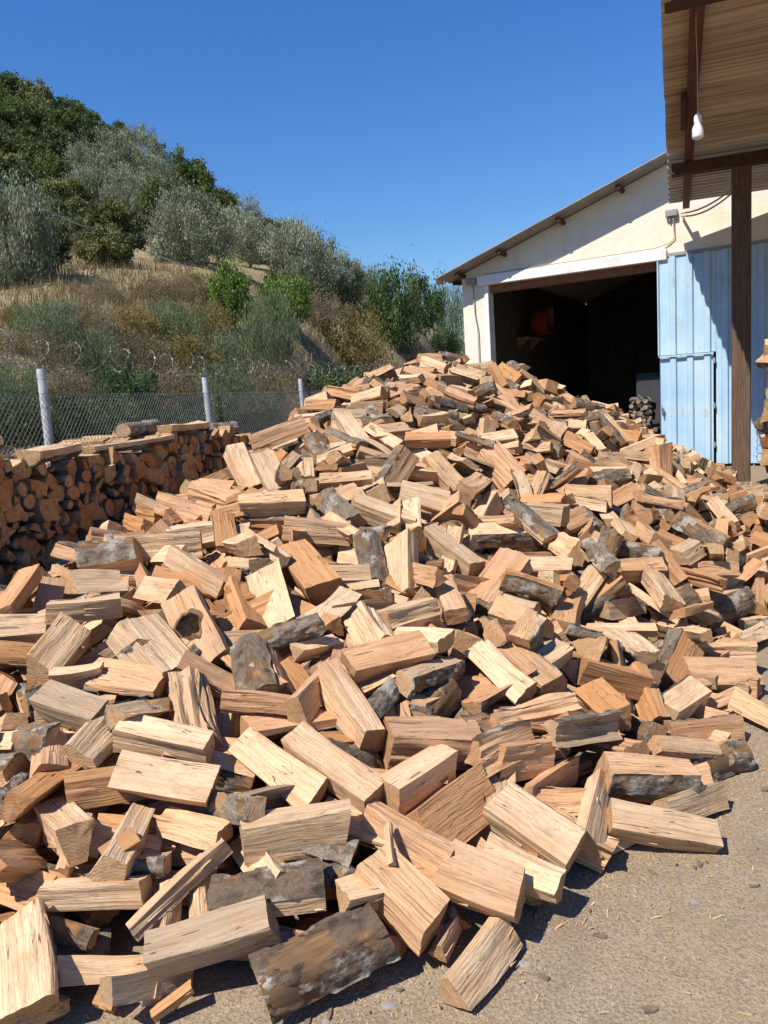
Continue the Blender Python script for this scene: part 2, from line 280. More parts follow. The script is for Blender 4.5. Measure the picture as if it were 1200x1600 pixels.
VEG = [
  ('oak', -27.32, 61.15, 25.88, 1.86, 1.79, 'oak_tree', 'dark green oak, first from left along the hill skyline', 'tree', 'trees on the wooded hill'),
  ('oak', -26.74, 64.28, 26.55, 1.87, 1.96, 'oak_tree', 'dark green oak, second from left along the hill skyline', 'tree', 'trees on the wooded hill'),
  ('oakw', -24.3, 62.42, 24.92, 1.97, 1.99, 'oak_tree', 'warm green oak, third from left along the hill skyline', 'tree', 'trees on the wooded hill'),
  ('oak', -22.41, 63.98, 24.52, 1.87, 1.66, 'oak_tree', 'dark green oak, fourth from left along the hill skyline', 'tree', 'trees on the wooded hill'),
  ('oak', -21.09, 63.89, 23.9, 1.65, 1.42, 'oak_tree', 'dark green oak, fifth from left along the hill skyline', 'tree', 'trees on the wooded hill'),
  ('oak', -18.79, 63.69, 22.56, 1.65, 1.52, 'oak_tree', 'dark green oak, sixth from left along the hill skyline', 'tree', 'trees on the wooded hill'),
  ('olive', -15.9, 58.98, 20.04, 1.93, 2.13, 'olive_tree', 'grey-green olive, seventh from left along the hill skyline', 'tree', 'trees on the wooded hill'),
  ('sparse', -14.86, 63.44, 20.8, 1.68, 2.02, 'oak_tree', 'warm green oak, eighth from left along the hill skyline', 'tree', 'trees on the wooded hill'),
  ('oak', -12.59, 60.75, 18.34, 1.67, 1.82, 'oak_tree', 'dark green oak, ninth from left along the hill skyline', 'tree', 'trees on the wooded hill'),
  ('olive', -10.19, 58.7, 16.05, 1.44, 1.36, 'olive_tree', 'grey-green olive, tenth from left along the hill skyline', 'tree', 'trees on the wooded hill'),
  ('oak', -6.31, 44.62, 11.0, 1.4, 1.28, 'oak_tree', 'dark green oak, eleventh from left along the hill skyline', 'tree', 'trees on the wooded hill'),
  ('oakw', -5.18, 45.92, 10.89, 1.5, 1.33, 'oak_tree', 'warm green oak, twelfth from left along the hill skyline', 'tree', 'trees on the wooded hill'),
  ('oak', -24.31, 55.39, 22.47, 1.65, 1.63, 'oak_tree', 'dark green oak, first from left in the second row of the wooded hill', 'tree', 'trees on the wooded hill'),
  ('oak', -21.91, 54.59, 21.11, 1.77, 1.67, 'oak_tree', 'dark green oak, second from left in the second row of the wooded hill', 'tree', 'trees on the wooded hill'),
  ('oak', -19.88, 52.56, 19.69, 2.01, 2.01, 'oak_tree', 'dark green oak, third from left in the second row of the wooded hill', 'tree', 'trees on the wooded hill'),
  ('oak', -18.32, 54.05, 19.53, 2.0, 2.02, 'oak_tree', 'dark green oak, fourth from left in the second row of the wooded hill', 'tree', 'trees on the wooded hill'),
  ('olive', -16.74, 53.7, 18.45, 1.95, 1.82, 'olive_tree', 'grey-green olive, fifth from left in the second row of the wooded hill', 'tree', 'trees on the wooded hill'),
  ('olive', -15.43, 54.52, 17.89, 1.9, 1.63, 'olive_tree', 'grey-green olive, sixth from left in the second row of the wooded hill', 'tree', 'trees on the wooded hill'),
  ('olive', -12.88, 50.95, 15.59, 1.89, 1.67, 'olive_tree', 'grey-green olive, seventh from left in the second row of the wooded hill', 'tree', 'trees on the wooded hill'),
  ('oak', -11.82, 53.97, 16.16, 1.88, 1.94, 'oak_tree', 'dark green oak, eighth from left in the second row of the wooded hill', 'tree', 'trees on the wooded hill'),
  ('oak', -9.59, 50.92, 13.97, 1.71, 1.49, 'oak_tree', 'dark green oak, ninth from left in the second row of the wooded hill', 'tree', 'trees on the wooded hill'),
  ('oak', -22.53, 49.0, 18.83, 1.49, 1.53, 'oak_tree', 'dark green oak, first from left in the third row of the wooded hill', 'tree', 'trees on the wooded hill'),
  ('oak', -21.78, 51.01, 19.46, 1.81, 1.57, 'oak_tree', 'dark green oak, second from left in the third row of the wooded hill', 'tree', 'trees on the wooded hill'),
  ('oak', -19.88, 49.77, 17.87, 1.5, 1.28, 'oak_tree', 'dark green oak, third from left in the third row of the wooded hill', 'tree', 'trees on the wooded hill'),
  ('oak', -18.63, 50.48, 17.86, 1.57, 1.54, 'oak_tree', 'dark green oak, fourth from left in the third row of the wooded hill', 'tree', 'trees on the wooded hill'),
  ('olive', -15.52, 46.68, 15.41, 1.8, 1.83, 'olive_tree', 'grey-green olive, fifth from left in the third row of the wooded hill', 'tree', 'trees on the wooded hill'),
  ('olive', -13.79, 46.43, 14.35, 1.55, 1.45, 'olive_tree', 'grey-green olive, sixth from left in the third row of the wooded hill', 'tree', 'trees on the wooded hill'),
  ('olive', -11.86, 43.68, 12.87, 1.46, 1.51, 'olive_tree', 'grey-green olive, seventh from left in the third row of the wooded hill', 'tree', 'trees on the wooded hill'),
  ('oak', -10.17, 42.36, 12.08, 1.54, 1.65, 'oak_tree', 'dark green oak, eighth from left in the third row of the wooded hill', 'tree', 'trees on the wooded hill'),
  ('oak', -20.18, 45.82, 16.46, 1.46, 1.49, 'oak_tree', 'dark green oak, first from left in the fourth row of the wooded hill', 'tree', 'trees on the wooded hill'),
  ('oak', -18.68, 46.36, 15.99, 1.55, 1.32, 'oak_tree', 'dark green oak, second from left in the fourth row of the wooded hill', 'tree', 'trees on the wooded hill'),
  ('oak', -16.71, 44.85, 14.66, 1.3, 1.32, 'oak_tree', 'dark green oak, third from left in the fourth row of the wooded hill', 'tree', 'trees on the wooded hill'),
  ('olive', -14.31, 42.85, 13.36, 1.55, 1.54, 'olive_tree', 'grey-green olive, fourth from left in the fourth row of the wooded hill', 'tree', 'trees on the wooded hill'),
  ('olive', -12.73, 41.77, 12.19, 1.32, 1.15, 'olive_tree', 'grey-green olive, fifth from left in the fourth row of the wooded hill', 'tree', 'trees on the wooded hill'),
  ('oak', -19.1, 41.22, 13.96, 1.56, 1.43, 'oak_tree', 'dark green oak, first from left in the fifth row of the wooded hill', 'tree', 'trees on the wooded hill'),
  ('oakw', -18.11, 41.28, 13.71, 1.39, 1.44, 'oak_tree', 'warm green oak, second from left in the fifth row of the wooded hill', 'tree', 'trees on the wooded hill'),
  ('oak', -16.66, 41.08, 13.04, 1.34, 1.22, 'oak_tree', 'dark green oak, third from left in the fifth row of the wooded hill', 'tree', 'trees on the wooded hill'),
  ('oakw', -14.62, 39.62, 12.0, 1.37, 1.27, 'oak_tree', 'warm green oak, fourth from left in the fifth row of the wooded hill', 'tree', 'trees on the wooded hill'),
  ('oakw', -13.25, 38.36, 10.98, 1.11, 0.96, 'oak_tree', 'warm green oak, fifth from left in the fifth row of the wooded hill', 'tree', 'trees on the wooded hill'),
  ('oakw', -7.81, 25.18, 7.26, 0.97, 1.02, 'oak_tree', 'warm green oak, sixth from left in the fifth row of the wooded hill', 'tree', 'trees on the wooded hill'),
  ('oak', -16.76, 37.35, 11.72, 1.39, 1.4, 'oak_tree', 'dark green oak, first from left in the sixth row of the wooded hill', 'tree', 'trees on the wooded hill'),
  ('oak', -15.15, 35.89, 10.69, 1.28, 1.18, 'oak_tree', 'dark green oak, second from left in the sixth row of the wooded hill', 'tree', 'trees on the wooded hill'),
  ('oak', -13.42, 34.57, 9.95, 1.05, 1.1, 'oak_tree', 'dark green oak, third from left in the sixth row of the wooded hill', 'tree', 'trees on the wooded hill'),
  ('oakw', -10.76, 30.08, 8.3, 0.9, 0.79, 'oak_tree', 'warm green oak, fourth from left in the sixth row of the wooded hill', 'tree', 'trees on the wooded hill'),
  ('oakw', -7.29, 22.5, 6.21, 0.69, 0.67, 'oak_tree', 'warm green oak, fifth from left in the sixth row of the wooded hill', 'tree', 'trees on the wooded hill'),
  ('oak', -16.27, 34.71, 10.21, 1.0, 0.91, 'oak_tree', 'dark green oak, first from left in the lowest row of the wooded hill', 'tree', 'trees on the wooded hill'),
  ('oak', -11.77, 26.99, 7.91, 1.03, 0.9, 'oak_tree', 'dark green oak, second from left in the lowest row of the wooded hill', 'tree', 'trees on the wooded hill'),
  ('oak', -8.84, 22.02, 6.4, 0.78, 0.84, 'oak_tree', 'dark green oak, third from left in the lowest row of the wooded hill', 'tree', 'trees on the wooded hill'),
  ('brown', -9.18, 26.06, 7.09, 0.5, 0.5, 'dry_bush', 'dry shrub at the top of the straw field', 'bush', 'trees on the wooded hill'),
  ('brown', -9.62, 31.15, 8.02, 0.55, 0.55, 'dry_bush', 'grey-brown shrub beside the silvery olive of the slope', 'bush', 'trees on the wooded hill'),
  ('olive', -8.31, 18.82, 5.9, 1.11, 1.38, 'olive_tree', 'silvery olive tree at the left edge above the fence', 'tree', None),
  ('olive', -7.54, 34.05, 9.16, 2.22, 1.65, 'olive_tree', 'large silvery olive in the middle of the slope', 'tree', None),
  ('olive2', -5.88, 40.24, 10.03, 1.8, 1.62, 'olive_tree', 'darker grey olive touching the large silvery one', 'tree', None),
  ('olive', -3.0, 36.1, 8.02, 1.79, 1.88, 'olive_tree', 'grey olive on the skyline right of the hill foot', 'tree', None),
  ('olive2', -1.46, 37.92, 7.29, 1.59, 1.43, 'olive_tree', 'small olive dipping to the skyline left of the dark green tree', 'tree', None),
  ('green', -2.97, 17.13, 4.02, 0.52, 0.71, 'fig_tree', 'bright green leafy small tree, left of a pair on the slope', 'tree', None),
  ('green', -2.23, 20.4, 4.31, 0.72, 0.72, 'fig_tree', 'bright yellow-green small tree, right of a pair on the slope', 'tree', None),
  ('broom', -1.66, 13.11, 2.82, 0.57, 0.66, 'broom_bush', 'fine-leaved grey-green bush in front of the bright green pair', 'bush', None),
  ('gold', -0.66, 23.82, 3.47, 1.36, 1.15, 'yellowing_bush', 'wide yellow-brown bush behind the heap top', 'bush', None),
  ('dark', 1.05, 35.87, 5.7, 1.45, 2.1, 'laurel_tree', 'dark green upright tree left of the barn', 'tree', None),
  ('dark', 2.89, 42.87, 6.6, 1.32, 1.71, 'laurel_tree', 'narrow dark tree between the upright tree and the barn', 'tree', None),
  ('broom', 5.65, 58.37, 6.86, 1.8, 2.88, 'broom_bush', 'tall feathery green shrub against the barn corner', 'bush', None),
  ('dark', 3.94, 45.26, 4.27, 1.33, 1.06, 'laurel_bush', 'low dark shrub at the foot of the barn wall', 'bush', None),
  ('broom', -0.09, 38.09, 6.39, 1.41, 1.41, 'broom_bush', 'pale feathery shrub between olive and dark green tree', 'bush', None),
  ('brown', 1.97, 36.64, 3.4, 1.2, 0.84, 'dry_bush', 'dry shrub between the heap top and the barn', 'bush', 'bushes on the dry bank'),
  ('broom', -3.58, 7.73, 1.92, 0.35, 0.28, 'green_bush', 'green brush behind the fence at the left edge', 'bush', 'bushes on the dry bank'),
  ('brown', -3.28, 8.33, 1.9, 0.38, 0.31, 'dry_bush', 'brown brush behind the first fence post', 'bush', 'bushes on the dry bank'),
  ('dark', -2.97, 9.14, 1.89, 0.42, 0.34, 'green_bush', 'dark brush behind the mesh between the two near posts, left', 'bush', 'bushes on the dry bank'),
  ('brown', -2.62, 10.05, 1.88, 0.46, 0.37, 'dry_bush', 'brown brush behind the mesh just left of the second post', 'bush', 'bushes on the dry bank'),
  ('broom', -2.17, 11.15, 1.86, 0.51, 0.41, 'green_bush', 'green brush behind the mesh right of the second post', 'bush', 'bushes on the dry bank'),
  ('brown', -1.6, 12.57, 1.84, 0.58, 0.46, 'dry_bush', 'brown brush behind the third fence post', 'bush', 'bushes on the dry bank'),
  ('dark', -1.07, 19.34, 1.87, 0.89, 0.71, 'green_bush', 'dark brush just behind the left shoulder of the heap top', 'bush', 'bushes on the dry bank'),
  ('brown', 0.21, 24.49, 1.84, 1.13, 0.9, 'dry_bush', 'brown brush behind the very top of the heap', 'bush', 'bushes on the dry bank'),
  ('dark', -3.34, 7.08, 1.62, 0.36, 0.29, 'green_bush', 'dark undergrowth low behind the mesh at the left edge', 'bush', 'bushes on the dry bank'),
  ('dark', -3.07, 7.48, 1.59, 0.38, 0.31, 'green_bush', 'dark undergrowth low behind the first fence post', 'bush', 'bushes on the dry bank'),
  ('dark', -2.86, 8.18, 1.55, 0.42, 0.33, 'green_bush', 'dark undergrowth low behind the mesh right of the first post', 'bush', 'bushes on the dry bank'),
  ('dark', -2.61, 9.18, 1.51, 0.47, 0.38, 'green_bush', 'dark undergrowth low behind the middle of the mesh', 'bush', 'bushes on the dry bank'),
  ('dark', -2.31, 10.19, 1.46, 0.52, 0.42, 'green_bush', 'dark undergrowth low behind the second post', 'bush', 'bushes on the dry bank'),
  ('dark', -1.88, 11.69, 1.39, 0.6, 0.48, 'green_bush', 'dark undergrowth low behind the mesh beside the heap', 'bush', 'bushes on the dry bank'),
  ('brown', -5.01, 10.23, 2.45, 0.52, 0.39, 'dry_bush', 'dry bush above the razor wire at the left edge', 'bush', 'bushes on the dry bank'),
  ('brown', -4.52, 10.63, 2.44, 0.54, 0.4, 'dry_bush', 'dry bush above the first fence post', 'bush', 'bushes on the dry bank'),
  ('broom', -4.05, 11.24, 2.44, 0.57, 0.43, 'dry_bush', 'green bush above the bright razor wire ring', 'bush', 'bushes on the dry bank'),
  ('brown', -3.52, 11.74, 2.43, 0.59, 0.44, 'dry_bush', 'reddish dry bush midway between the near posts', 'bush', 'bushes on the dry bank'),
  ('gold', -2.98, 12.45, 2.43, 0.63, 0.47, 'dry_bush', 'yellowed bush above the second post', 'bush', 'bushes on the dry bank'),
  ('broom', -2.58, 13.26, 2.44, 0.67, 0.5, 'dry_bush', 'feathery bush left of the fine-leaved grey-green bush', 'bush', 'bushes on the dry bank'),
  ('broom', -4.62, 11.21, 2.92, 0.51, 0.36, 'dry_bush', 'green scrub below the silvery olive at the left edge', 'bush', 'bushes on the dry bank'),
  ('brown', -4.24, 11.92, 2.96, 0.54, 0.38, 'dry_bush', 'dry scrub in the lower straw slope, left', 'bush', 'bushes on the dry bank'),
  ('gold', -3.87, 12.74, 3.01, 0.58, 0.4, 'dry_bush', 'golden dry scrub in the middle of the straw slope', 'bush', 'bushes on the dry bank'),
  ('broom', -3.48, 13.76, 3.08, 0.62, 0.44, 'dry_bush', 'grey-green scrub in the straw slope, right', 'bush', 'bushes on the dry bank'),
  ('gold', -3.16, 14.88, 3.16, 0.67, 0.47, 'dry_bush', 'yellowish scrub left of the bright green pair', 'bush', 'bushes on the dry bank'),
  ('brown', -4.72, 17.98, 4.35, 0.58, 0.4, 'dry_bush', 'dry scrub just below the large silvery olive', 'bush', 'bushes on the dry bank'),
  ('gold', -4.45, 20.06, 4.72, 0.56, 0.4, 'dry_bush', 'yellow-green scrub under the darker grey olive', 'bush', 'bushes on the dry bank'),
  ('brown', -5.01, 15.49, 3.84, 0.41, 0.28, 'dry_bush', 'low dry scrub in the open straw field', 'bush', 'bushes on the dry bank'),
  ('brown', -1.51, 23.53, 4.25, 0.86, 0.6, 'dry_bush', 'dry scrub right of the bright green pair', 'bush', 'bushes on the dry bank'),
  ('gold', -6.64, 17.69, 4.4, 0.35, 0.26, 'scrub_clump', 'yellowing scrub clump, first from left in the upper row on the straw slope', 'bush', 'bushes on the dry bank'),
  ('brown', -5.42, 16.12, 4.06, 0.46, 0.37, 'scrub_clump', 'dry scrub clump, second from left in the upper row on the straw slope', 'bush', 'bushes on the dry bank'),
  ('gold', -5.3, 18.4, 4.39, 0.33, 0.22, 'scrub_clump', 'yellowing scrub clump, third from left in the upper row on the straw slope', 'bush', 'bushes on the dry bank'),
  ('brown', -4.48, 18.91, 4.45, 0.5, 0.33, 'scrub_clump', 'dry scrub clump, fourth from left in the upper row on the straw slope', 'bush', 'bushes on the dry bank'),
  ('brown', -3.97, 20.23, 4.51, 0.46, 0.25, 'scrub_clump', 'dry scrub clump, fifth from left in the upper row on the straw slope', 'bush', 'bushes on the dry bank'),
  ('gold', -5.19, 11.64, 3.14, 0.27, 0.21, 'scrub_clump', 'yellowing scrub clump, first from left in the middle row on the straw slope', 'bush', 'bushes on the dry bank'),
  ('broom', -4.97, 12.68, 3.3, 0.36, 0.21, 'scrub_clump', 'green scrub clump, second from left in the middle row on the straw slope', 'bush', 'bushes on the dry bank'),
  ('brown', -4.65, 12.98, 3.3, 0.35, 0.24, 'scrub_clump', 'dry scrub clump, third from left in the middle row on the straw slope', 'bush', 'bushes on the dry bank'),
  ('brown', -4.28, 13.79, 3.31, 0.33, 0.21, 'scrub_clump', 'dry scrub clump, fourth from left in the middle row on the straw slope', 'bush', 'bushes on the dry bank'),
  ('broom', -3.74, 14.81, 3.38, 0.37, 0.23, 'scrub_clump', 'green scrub clump, fifth from left in the middle row on the straw slope', 'bush', 'bushes on the dry bank'),
  ('brown', -3.4, 16.56, 3.61, 0.4, 0.24, 'scrub_clump', 'dry scrub clump, sixth from left in the middle row on the straw slope', 'bush', 'bushes on the dry bank'),
  ('brown', -4.85, 10.67, 2.72, 0.19, 0.15, 'scrub_clump', 'dry scrub clump, first from left in the lower row on the straw slope', 'bush', 'bushes on the dry bank'),
  ('broom', -4.55, 11.17, 2.68, 0.21, 0.12, 'scrub_clump', 'green scrub clump, second from left in the lower row on the straw slope', 'bush', 'bushes on the dry bank'),
  ('brown', -4.31, 11.59, 2.76, 0.26, 0.21, 'scrub_clump', 'dry scrub clump, third from left in the lower row on the straw slope', 'bush', 'bushes on the dry bank'),
  ('broom', -4.0, 12.51, 2.82, 0.24, 0.16, 'scrub_clump', 'green scrub clump, fourth from left in the lower row on the straw slope', 'bush', 'bushes on the dry bank'),
  ('broom', -3.63, 13.64, 2.95, 0.31, 0.17, 'scrub_clump', 'green scrub clump, fifth from left in the lower row on the straw slope', 'bush', 'bushes on the dry bank'),
  ('gold', -3.3, 14.33, 2.86, 0.26, 0.16, 'scrub_clump', 'yellowing scrub clump, sixth from left in the lower row on the straw slope', 'bush', 'bushes on the dry bank'),
]
# split logs laid one by one: section, length, width, height, raggedness, place, turn, tone, bark left, label
HAND = [
  ('slab', 0.253, 0.138, 0.136, 1.3, (-1.06, 1.926, 0.12), (0.7845, 0.243, 0.1187, -0.558), 0.345, 0.8, 'broad pale fibrous slab in the bottom left corner of the picture'),
  ('block', 0.31, 0.095, 0.098, 0.6, (-0.925, 2.091, 0.212), (0.6973, 0.7165, 0.0112, -0.0155), 0.28, 0.8, 'bright level block with sawn right end above the bottom left slab'),
  ('tri', 0.339, 0.063, 0.048, 1.6, (-0.664, 2.07, 0.238), (0.8372, 0.3938, -0.0528, 0.3759), 0.366, 0.8, 'long thin fibrous splint slanting up from bottom left to centre'),
  ('block', 0.337, 0.086, 0.082, 0.5, (-0.541, 1.93, 0.151), (0.985, 0.1431, -0.0715, 0.0652), 0.06, 0.8, 'grey weathered plank-faced log left of the dark round log'),
  ('block', 0.255, 0.063, 0.064, 0.5, (-0.722, 1.899, 0.078), (0.7809, 0.4416, 0.3791, 0.227), 0.06, 0.8, 'brown board-like split piece under the grey weathered log'),
  ('block', 0.061, 0.046, 0.036, 0.6, (-0.843, 1.892, 0.033), (0.9176, 0.3541, -0.0202, -0.1796), 0.935, 0.8, 'small square-cut offcut at the end of the brown board'),
  ('tri', 0.12, 0.036, 0.032, 1.0, (-0.655, 1.862, 0.04), (0.8455, 0.457, -0.069, 0.2675), 0.841, 0.8, 'short splinter on the ground below the brown board'),
  ('half', 0.355, 0.164, 0.123, 0.5, (-0.237, 1.86, 0.142), (0.8795, 0.4283, 0.0077, 0.2075), 0.541, 0.55, 'thick dark half-round log with peeling bark, nearest the camera'),
  ('block', 0.326, 0.126, 0.095, 0.4, (-0.337, 2.205, 0.305), (0.6861, 0.7224, 0.0703, 0.051), 0.322, 0.8, 'large clean pale rectangular log above the grey bark log'),
  ('barkup', 0.332, 0.115, 0.094, 0.7, (-0.412, 2.068, 0.21), (0.995, 0.0928, -0.0158, 0.033), 0.256, 0.8, 'log with grey bark along its top, under the large clean log'),
  ('block', 0.262, 0.099, 0.097, 0.4, (-0.033, 2.047, 0.173), (0.9172, 0.0682, 0.1637, -0.3567), 0.566, 0.8, 'smooth diagonal block touching the dark round log'),
  ('block', 0.254, 0.122, 0.097, 0.4, (0.209, 2.099, 0.161), (0.9571, 0.1429, 0.0343, -0.2497), 0.596, 0.8, 'flat smooth log with a short slit, lying over the front block'),
  ('block', 0.294, 0.106, 0.08, 0.5, (0.175, 1.938, 0.064), (0.7775, 0.4544, 0.2006, 0.3856), 0.32, 0.8, 'front block resting on the ground right of the round log'),
  ('tri', 0.112, 0.062, 0.063, 0.8, (0.098, 1.994, 0.075), (0.8507, 0.1776, -0.0057, 0.4946), 0.482, 0.8, 'dark stub wedged behind the front block'),
  ('penta', 0.283, 0.165, 0.125, 0.5, (0.437, 2.354, 0.184), (0.9012, 0.2547, 0.1252, -0.3276), 0.306, 0.8, 'thick log with bright upper edge at the front right of heap'),
  ('penta', 0.254, 0.114, 0.093, 0.5, (0.345, 2.179, 0.14), (0.7515, 0.5911, -0.1187, -0.268), 0.286, 0.8, 'log with sawn end facing right, under the thick bright-edged log'),
  ('block', 0.29, 0.096, 0.08, 0.5, (0.007, 2.257, 0.224), (0.6534, 0.6927, -0.0368, -0.303), 0.648, 0.8, 'shaded smooth log running behind the flat slit log'),
  ('tri', 0.139, 0.029, 0.03, 0.5, (-0.048, 2.15, 0.279), (0.7082, 0.141, 0.1297, -0.6795), 0.375, 0.8, 'tiny upright slat casting a stripe of shadow'),
  ('block', 0.284, 0.114, 0.093, 0.6, (0.052, 2.452, 0.33), (0.6659, 0.6525, 0.2398, 0.2707), 0.414, 0.8, 'short log with sawn end pointing to upper right, heap centre'),
  ('block', 0.342, 0.136, 0.14, 0.5, (0.146, 2.405, 0.23), (0.7526, 0.5243, 0.2076, 0.3401), 0.852, 0.8, 'orange-brown block below the short centre log'),
  ('block', 0.336, 0.141, 0.14, 1.5, (0.118, 2.649, 0.357), (0.5997, 0.7873, 0.1417, -0.0228), 0.661, 0.8, 'pinkish fibrous log lying crosswise in the middle of the heap'),
  ('block', 0.365, 0.138, 0.111, 0.5, (-0.232, 2.44, 0.376), (0.917, 0.2, 0.1388, -0.3159), 0.409, 0.8, 'big smooth pale slab slanting down to the right, lower centre'),
  ('slab', 0.366, 0.121, 0.102, 0.6, (-0.417, 2.459, 0.377), (0.8891, 0.2795, 0.0712, -0.3554), 0.43, 0.8, 'yellowish slab half hidden under the big smooth pale slab'),
  ('tri', 0.251, 0.074, 0.069, 0.7, (-0.415, 2.33, 0.359), (0.8152, 0.3952, 0.3075, 0.2912), 0.06, 0.8, 'flat dusky wedge above the large clean rectangular log'),
  ('block', 0.334, 0.11, 0.093, 0.9, (-0.776, 2.371, 0.413), (0.971, 0.2101, 0.059, -0.0976), 0.388, 0.8, 'upper-lit pale log, lower of a touching pair at left'),
  ('block', 0.337, 0.089, 0.08, 0.8, (-0.806, 2.504, 0.495), (0.9693, 0.2072, 0.066, -0.1145), 0.281, 0.8, 'whitish log, upper of a touching pair at left'),
  ('block', 0.259, 0.095, 0.091, 0.3, (-1.19, 2.683, 0.558), (0.9546, 0.2238, 0.0666, -0.1852), 0.06, 0.8, 'smooth grey-tan log near the left edge'),
  ('penta', 0.254, 0.106, 0.08, 1.2, (-1.057, 2.564, 0.503), (0.7468, 0.0742, -0.006, 0.6609), 0.31, 0.8, 'stubby ridged log left of the whitish pair'),
  ('wedge', 0.25, 0.1, 0.098, 0.5, (-0.927, 2.645, 0.528), (0.6204, 0.4963, 0.5252, 0.3049), 0.258, 0.8, 'short pale wedge above the whitish pair'),
  ('penta', 0.365, 0.117, 0.115, 2.6, (-0.759, 2.716, 0.518), (0.7491, 0.3015, -0.0013, -0.5898), 0.44, 0.8, 'upright log with torn splintered lower end'),
  ('block', 0.364, 0.194, 0.125, 0.8, (-0.972, 3.019, 0.646), (0.9044, 0.0283, 0.2277, -0.3597), 0.2, 0.8, 'big grey-topped squared log beside the holed log'),
  ('slab', 0.366, 0.177, 0.125, 1.2, (-0.828, 3.201, 0.668), (0.7325, 0.4316, 0.1638, -0.5004), 0.624, 0.8, 'log with a black knot hole through its face'),
  ('barkup', 0.366, 0.153, 0.123, 0.5, (-0.558, 2.927, 0.57), (0.7745, 0.1279, 0.0903, -0.6129), 0.382, 0.8, 'upright block covered in pale grey bark, sawn end down'),
  ('tri', 0.314, 0.108, 0.111, 0.6, (-0.462, 3.002, 0.557), (0.7912, 0.0714, 0.1324, -0.5928), 0.502, 0.8, 'tan wedge right of the grey bark block'),
  ('wedge', 0.369, 0.168, 0.125, 0.5, (-0.531, 3.5, 0.705), (0.7942, -0.024, 0.355, -0.4926), 0.342, 0.8, 'smooth two-faced wedge standing on end, centre left'),
  ('block', 0.364, 0.121, 0.125, 0.4, (-0.668, 3.478, 0.693), (0.6733, 0.4544, -0.1319, -0.5682), 0.869, 0.8, 'brown squared log left of the two-faced wedge'),
  ('block', 0.368, 0.182, 0.125, 0.4, (-0.397, 3.804, 0.766), (0.8365, 0.2063, 0.139, -0.4883), 0.863, 0.8, 'orange-brown squared block above the two-faced wedge'),
  ('tri', 0.369, 0.094, 0.081, 0.4, (-0.258, 3.439, 0.674), (0.6604, 0.5457, 0.2576, 0.4469), 0.272, 0.8, 'lens-shaped sliver left of the bright upright block'),
  ('block', 0.368, 0.165, 0.125, 0.7, (0.088, 3.948, 0.721), (0.5338, 0.4255, 0.0434, -0.7295), 0.315, 0.8, 'very bright upright block in the middle of the heap'),
  ('block', 0.33, 0.133, 0.134, 2.0, (-0.063, 3.249, 0.567), (0.6351, 0.4967, -0.2005, -0.5565), 0.266, 0.8, 'ragged fibrous log below left of the bright upright block'),
  ('penta', 0.319, 0.121, 0.094, 1.8, (0.079, 3.47, 0.615), (0.9039, 0.2499, 0.1114, 0.3288), 0.321, 0.8, 'ragged cracked log below the bright upright block'),
  ('block', 0.365, 0.129, 0.132, 0.4, (-0.042, 3.04, 0.531), (0.9205, 0.2831, 0.0851, 0.2556), 0.722, 0.8, 'smooth tan log lying level below the ragged pair'),
  ('tri', 0.251, 0.081, 0.069, 0.8, (-0.307, 3.104, 0.6), (0.743, 0.5061, 0.3034, 0.3158), 0.288, 0.8, 'small pale triangle-shaped piece left of the smooth tan log'),
  ('wedge', 0.365, 0.13, 0.134, 0.4, (-0.178, 2.759, 0.467), (0.8484, 0.1223, 0.1895, -0.4789), 0.419, 0.8, 'long wedge with a dark side and a lit yellow face'),
  ('block', 0.25, 0.091, 0.077, 0.8, (-0.338, 2.788, 0.5), (0.643, 0.4759, 0.3264, 0.5036), 0.536, 0.8, 'short ribbed block left of the dark-sided wedge'),
  ('barkup', 0.255, 0.074, 0.06, 0.5, (-0.058, 2.814, 0.469), (0.7757, 0.3292, 0.1695, 0.5111), 0.311, 0.8, 'narrow strip of mottled bark beside the dark-sided wedge'),
  ('half', 0.287, 0.143, 0.107, 0.4, (0.166, 2.91, 0.408), (0.7719, 0.3631, 0.1457, 0.5011), 0.887, 0.35, 'honey-coloured log with a patch of grey bark'),
  ('block', 0.295, 0.08, 0.064, 1.5, (-0.5, 2.717, 0.508), (0.7721, 0.6309, 0.0235, -0.0731), 0.735, 0.8, 'ragged flat log right of the splintered upright log'),
  ('penta', 0.336, 0.115, 0.092, 1.6, (0.439, 3.114, 0.424), (0.5687, 0.6477, -0.2019, -0.4651), 0.354, 0.8, 'rough-topped log, left of a parallel smooth pair'),
  ('barkside', 0.339, 0.163, 0.124, 0.4, (0.586, 3.225, 0.403), (0.832, 0.1726, 0.0902, -0.5194), 0.586, 0.8, 'smooth squared log with bark edge, right of a parallel pair'),
  ('block', 0.322, 0.114, 0.099, 0.4, (0.97, 3.351, 0.3), (0.5731, 0.797, 0.1467, -0.1215), 0.853, 0.8, 'orange squared log lying level at the right flank'),
  ('penta', 0.369, 0.111, 0.111, 2.2, (0.546, 2.881, 0.327), (0.9423, 0.2505, 0.0919, 0.2024), 0.578, 0.8, 'torn splintered log lying crosswise, right of centre'),
  ('block', 0.253, 0.128, 0.098, 0.5, (0.868, 3.047, 0.27), (0.7534, 0.0891, -0.0336, -0.6506), 0.938, 0.8, 'short pale block under the orange squared log'),
  ('block', 0.251, 0.124, 0.111, 0.8, (0.432, 2.681, 0.265), (0.7033, 0.6626, 0.2314, 0.1129), 0.636, 0.8, 'pinkish block half in shadow below the torn log'),
  ('tri', 0.278, 0.101, 0.101, 0.8, (0.553, 2.638, 0.189), (0.8848, 0.3059, 0.0925, 0.339), 0.621, 0.8, 'shaded triangular log right of the pinkish block'),
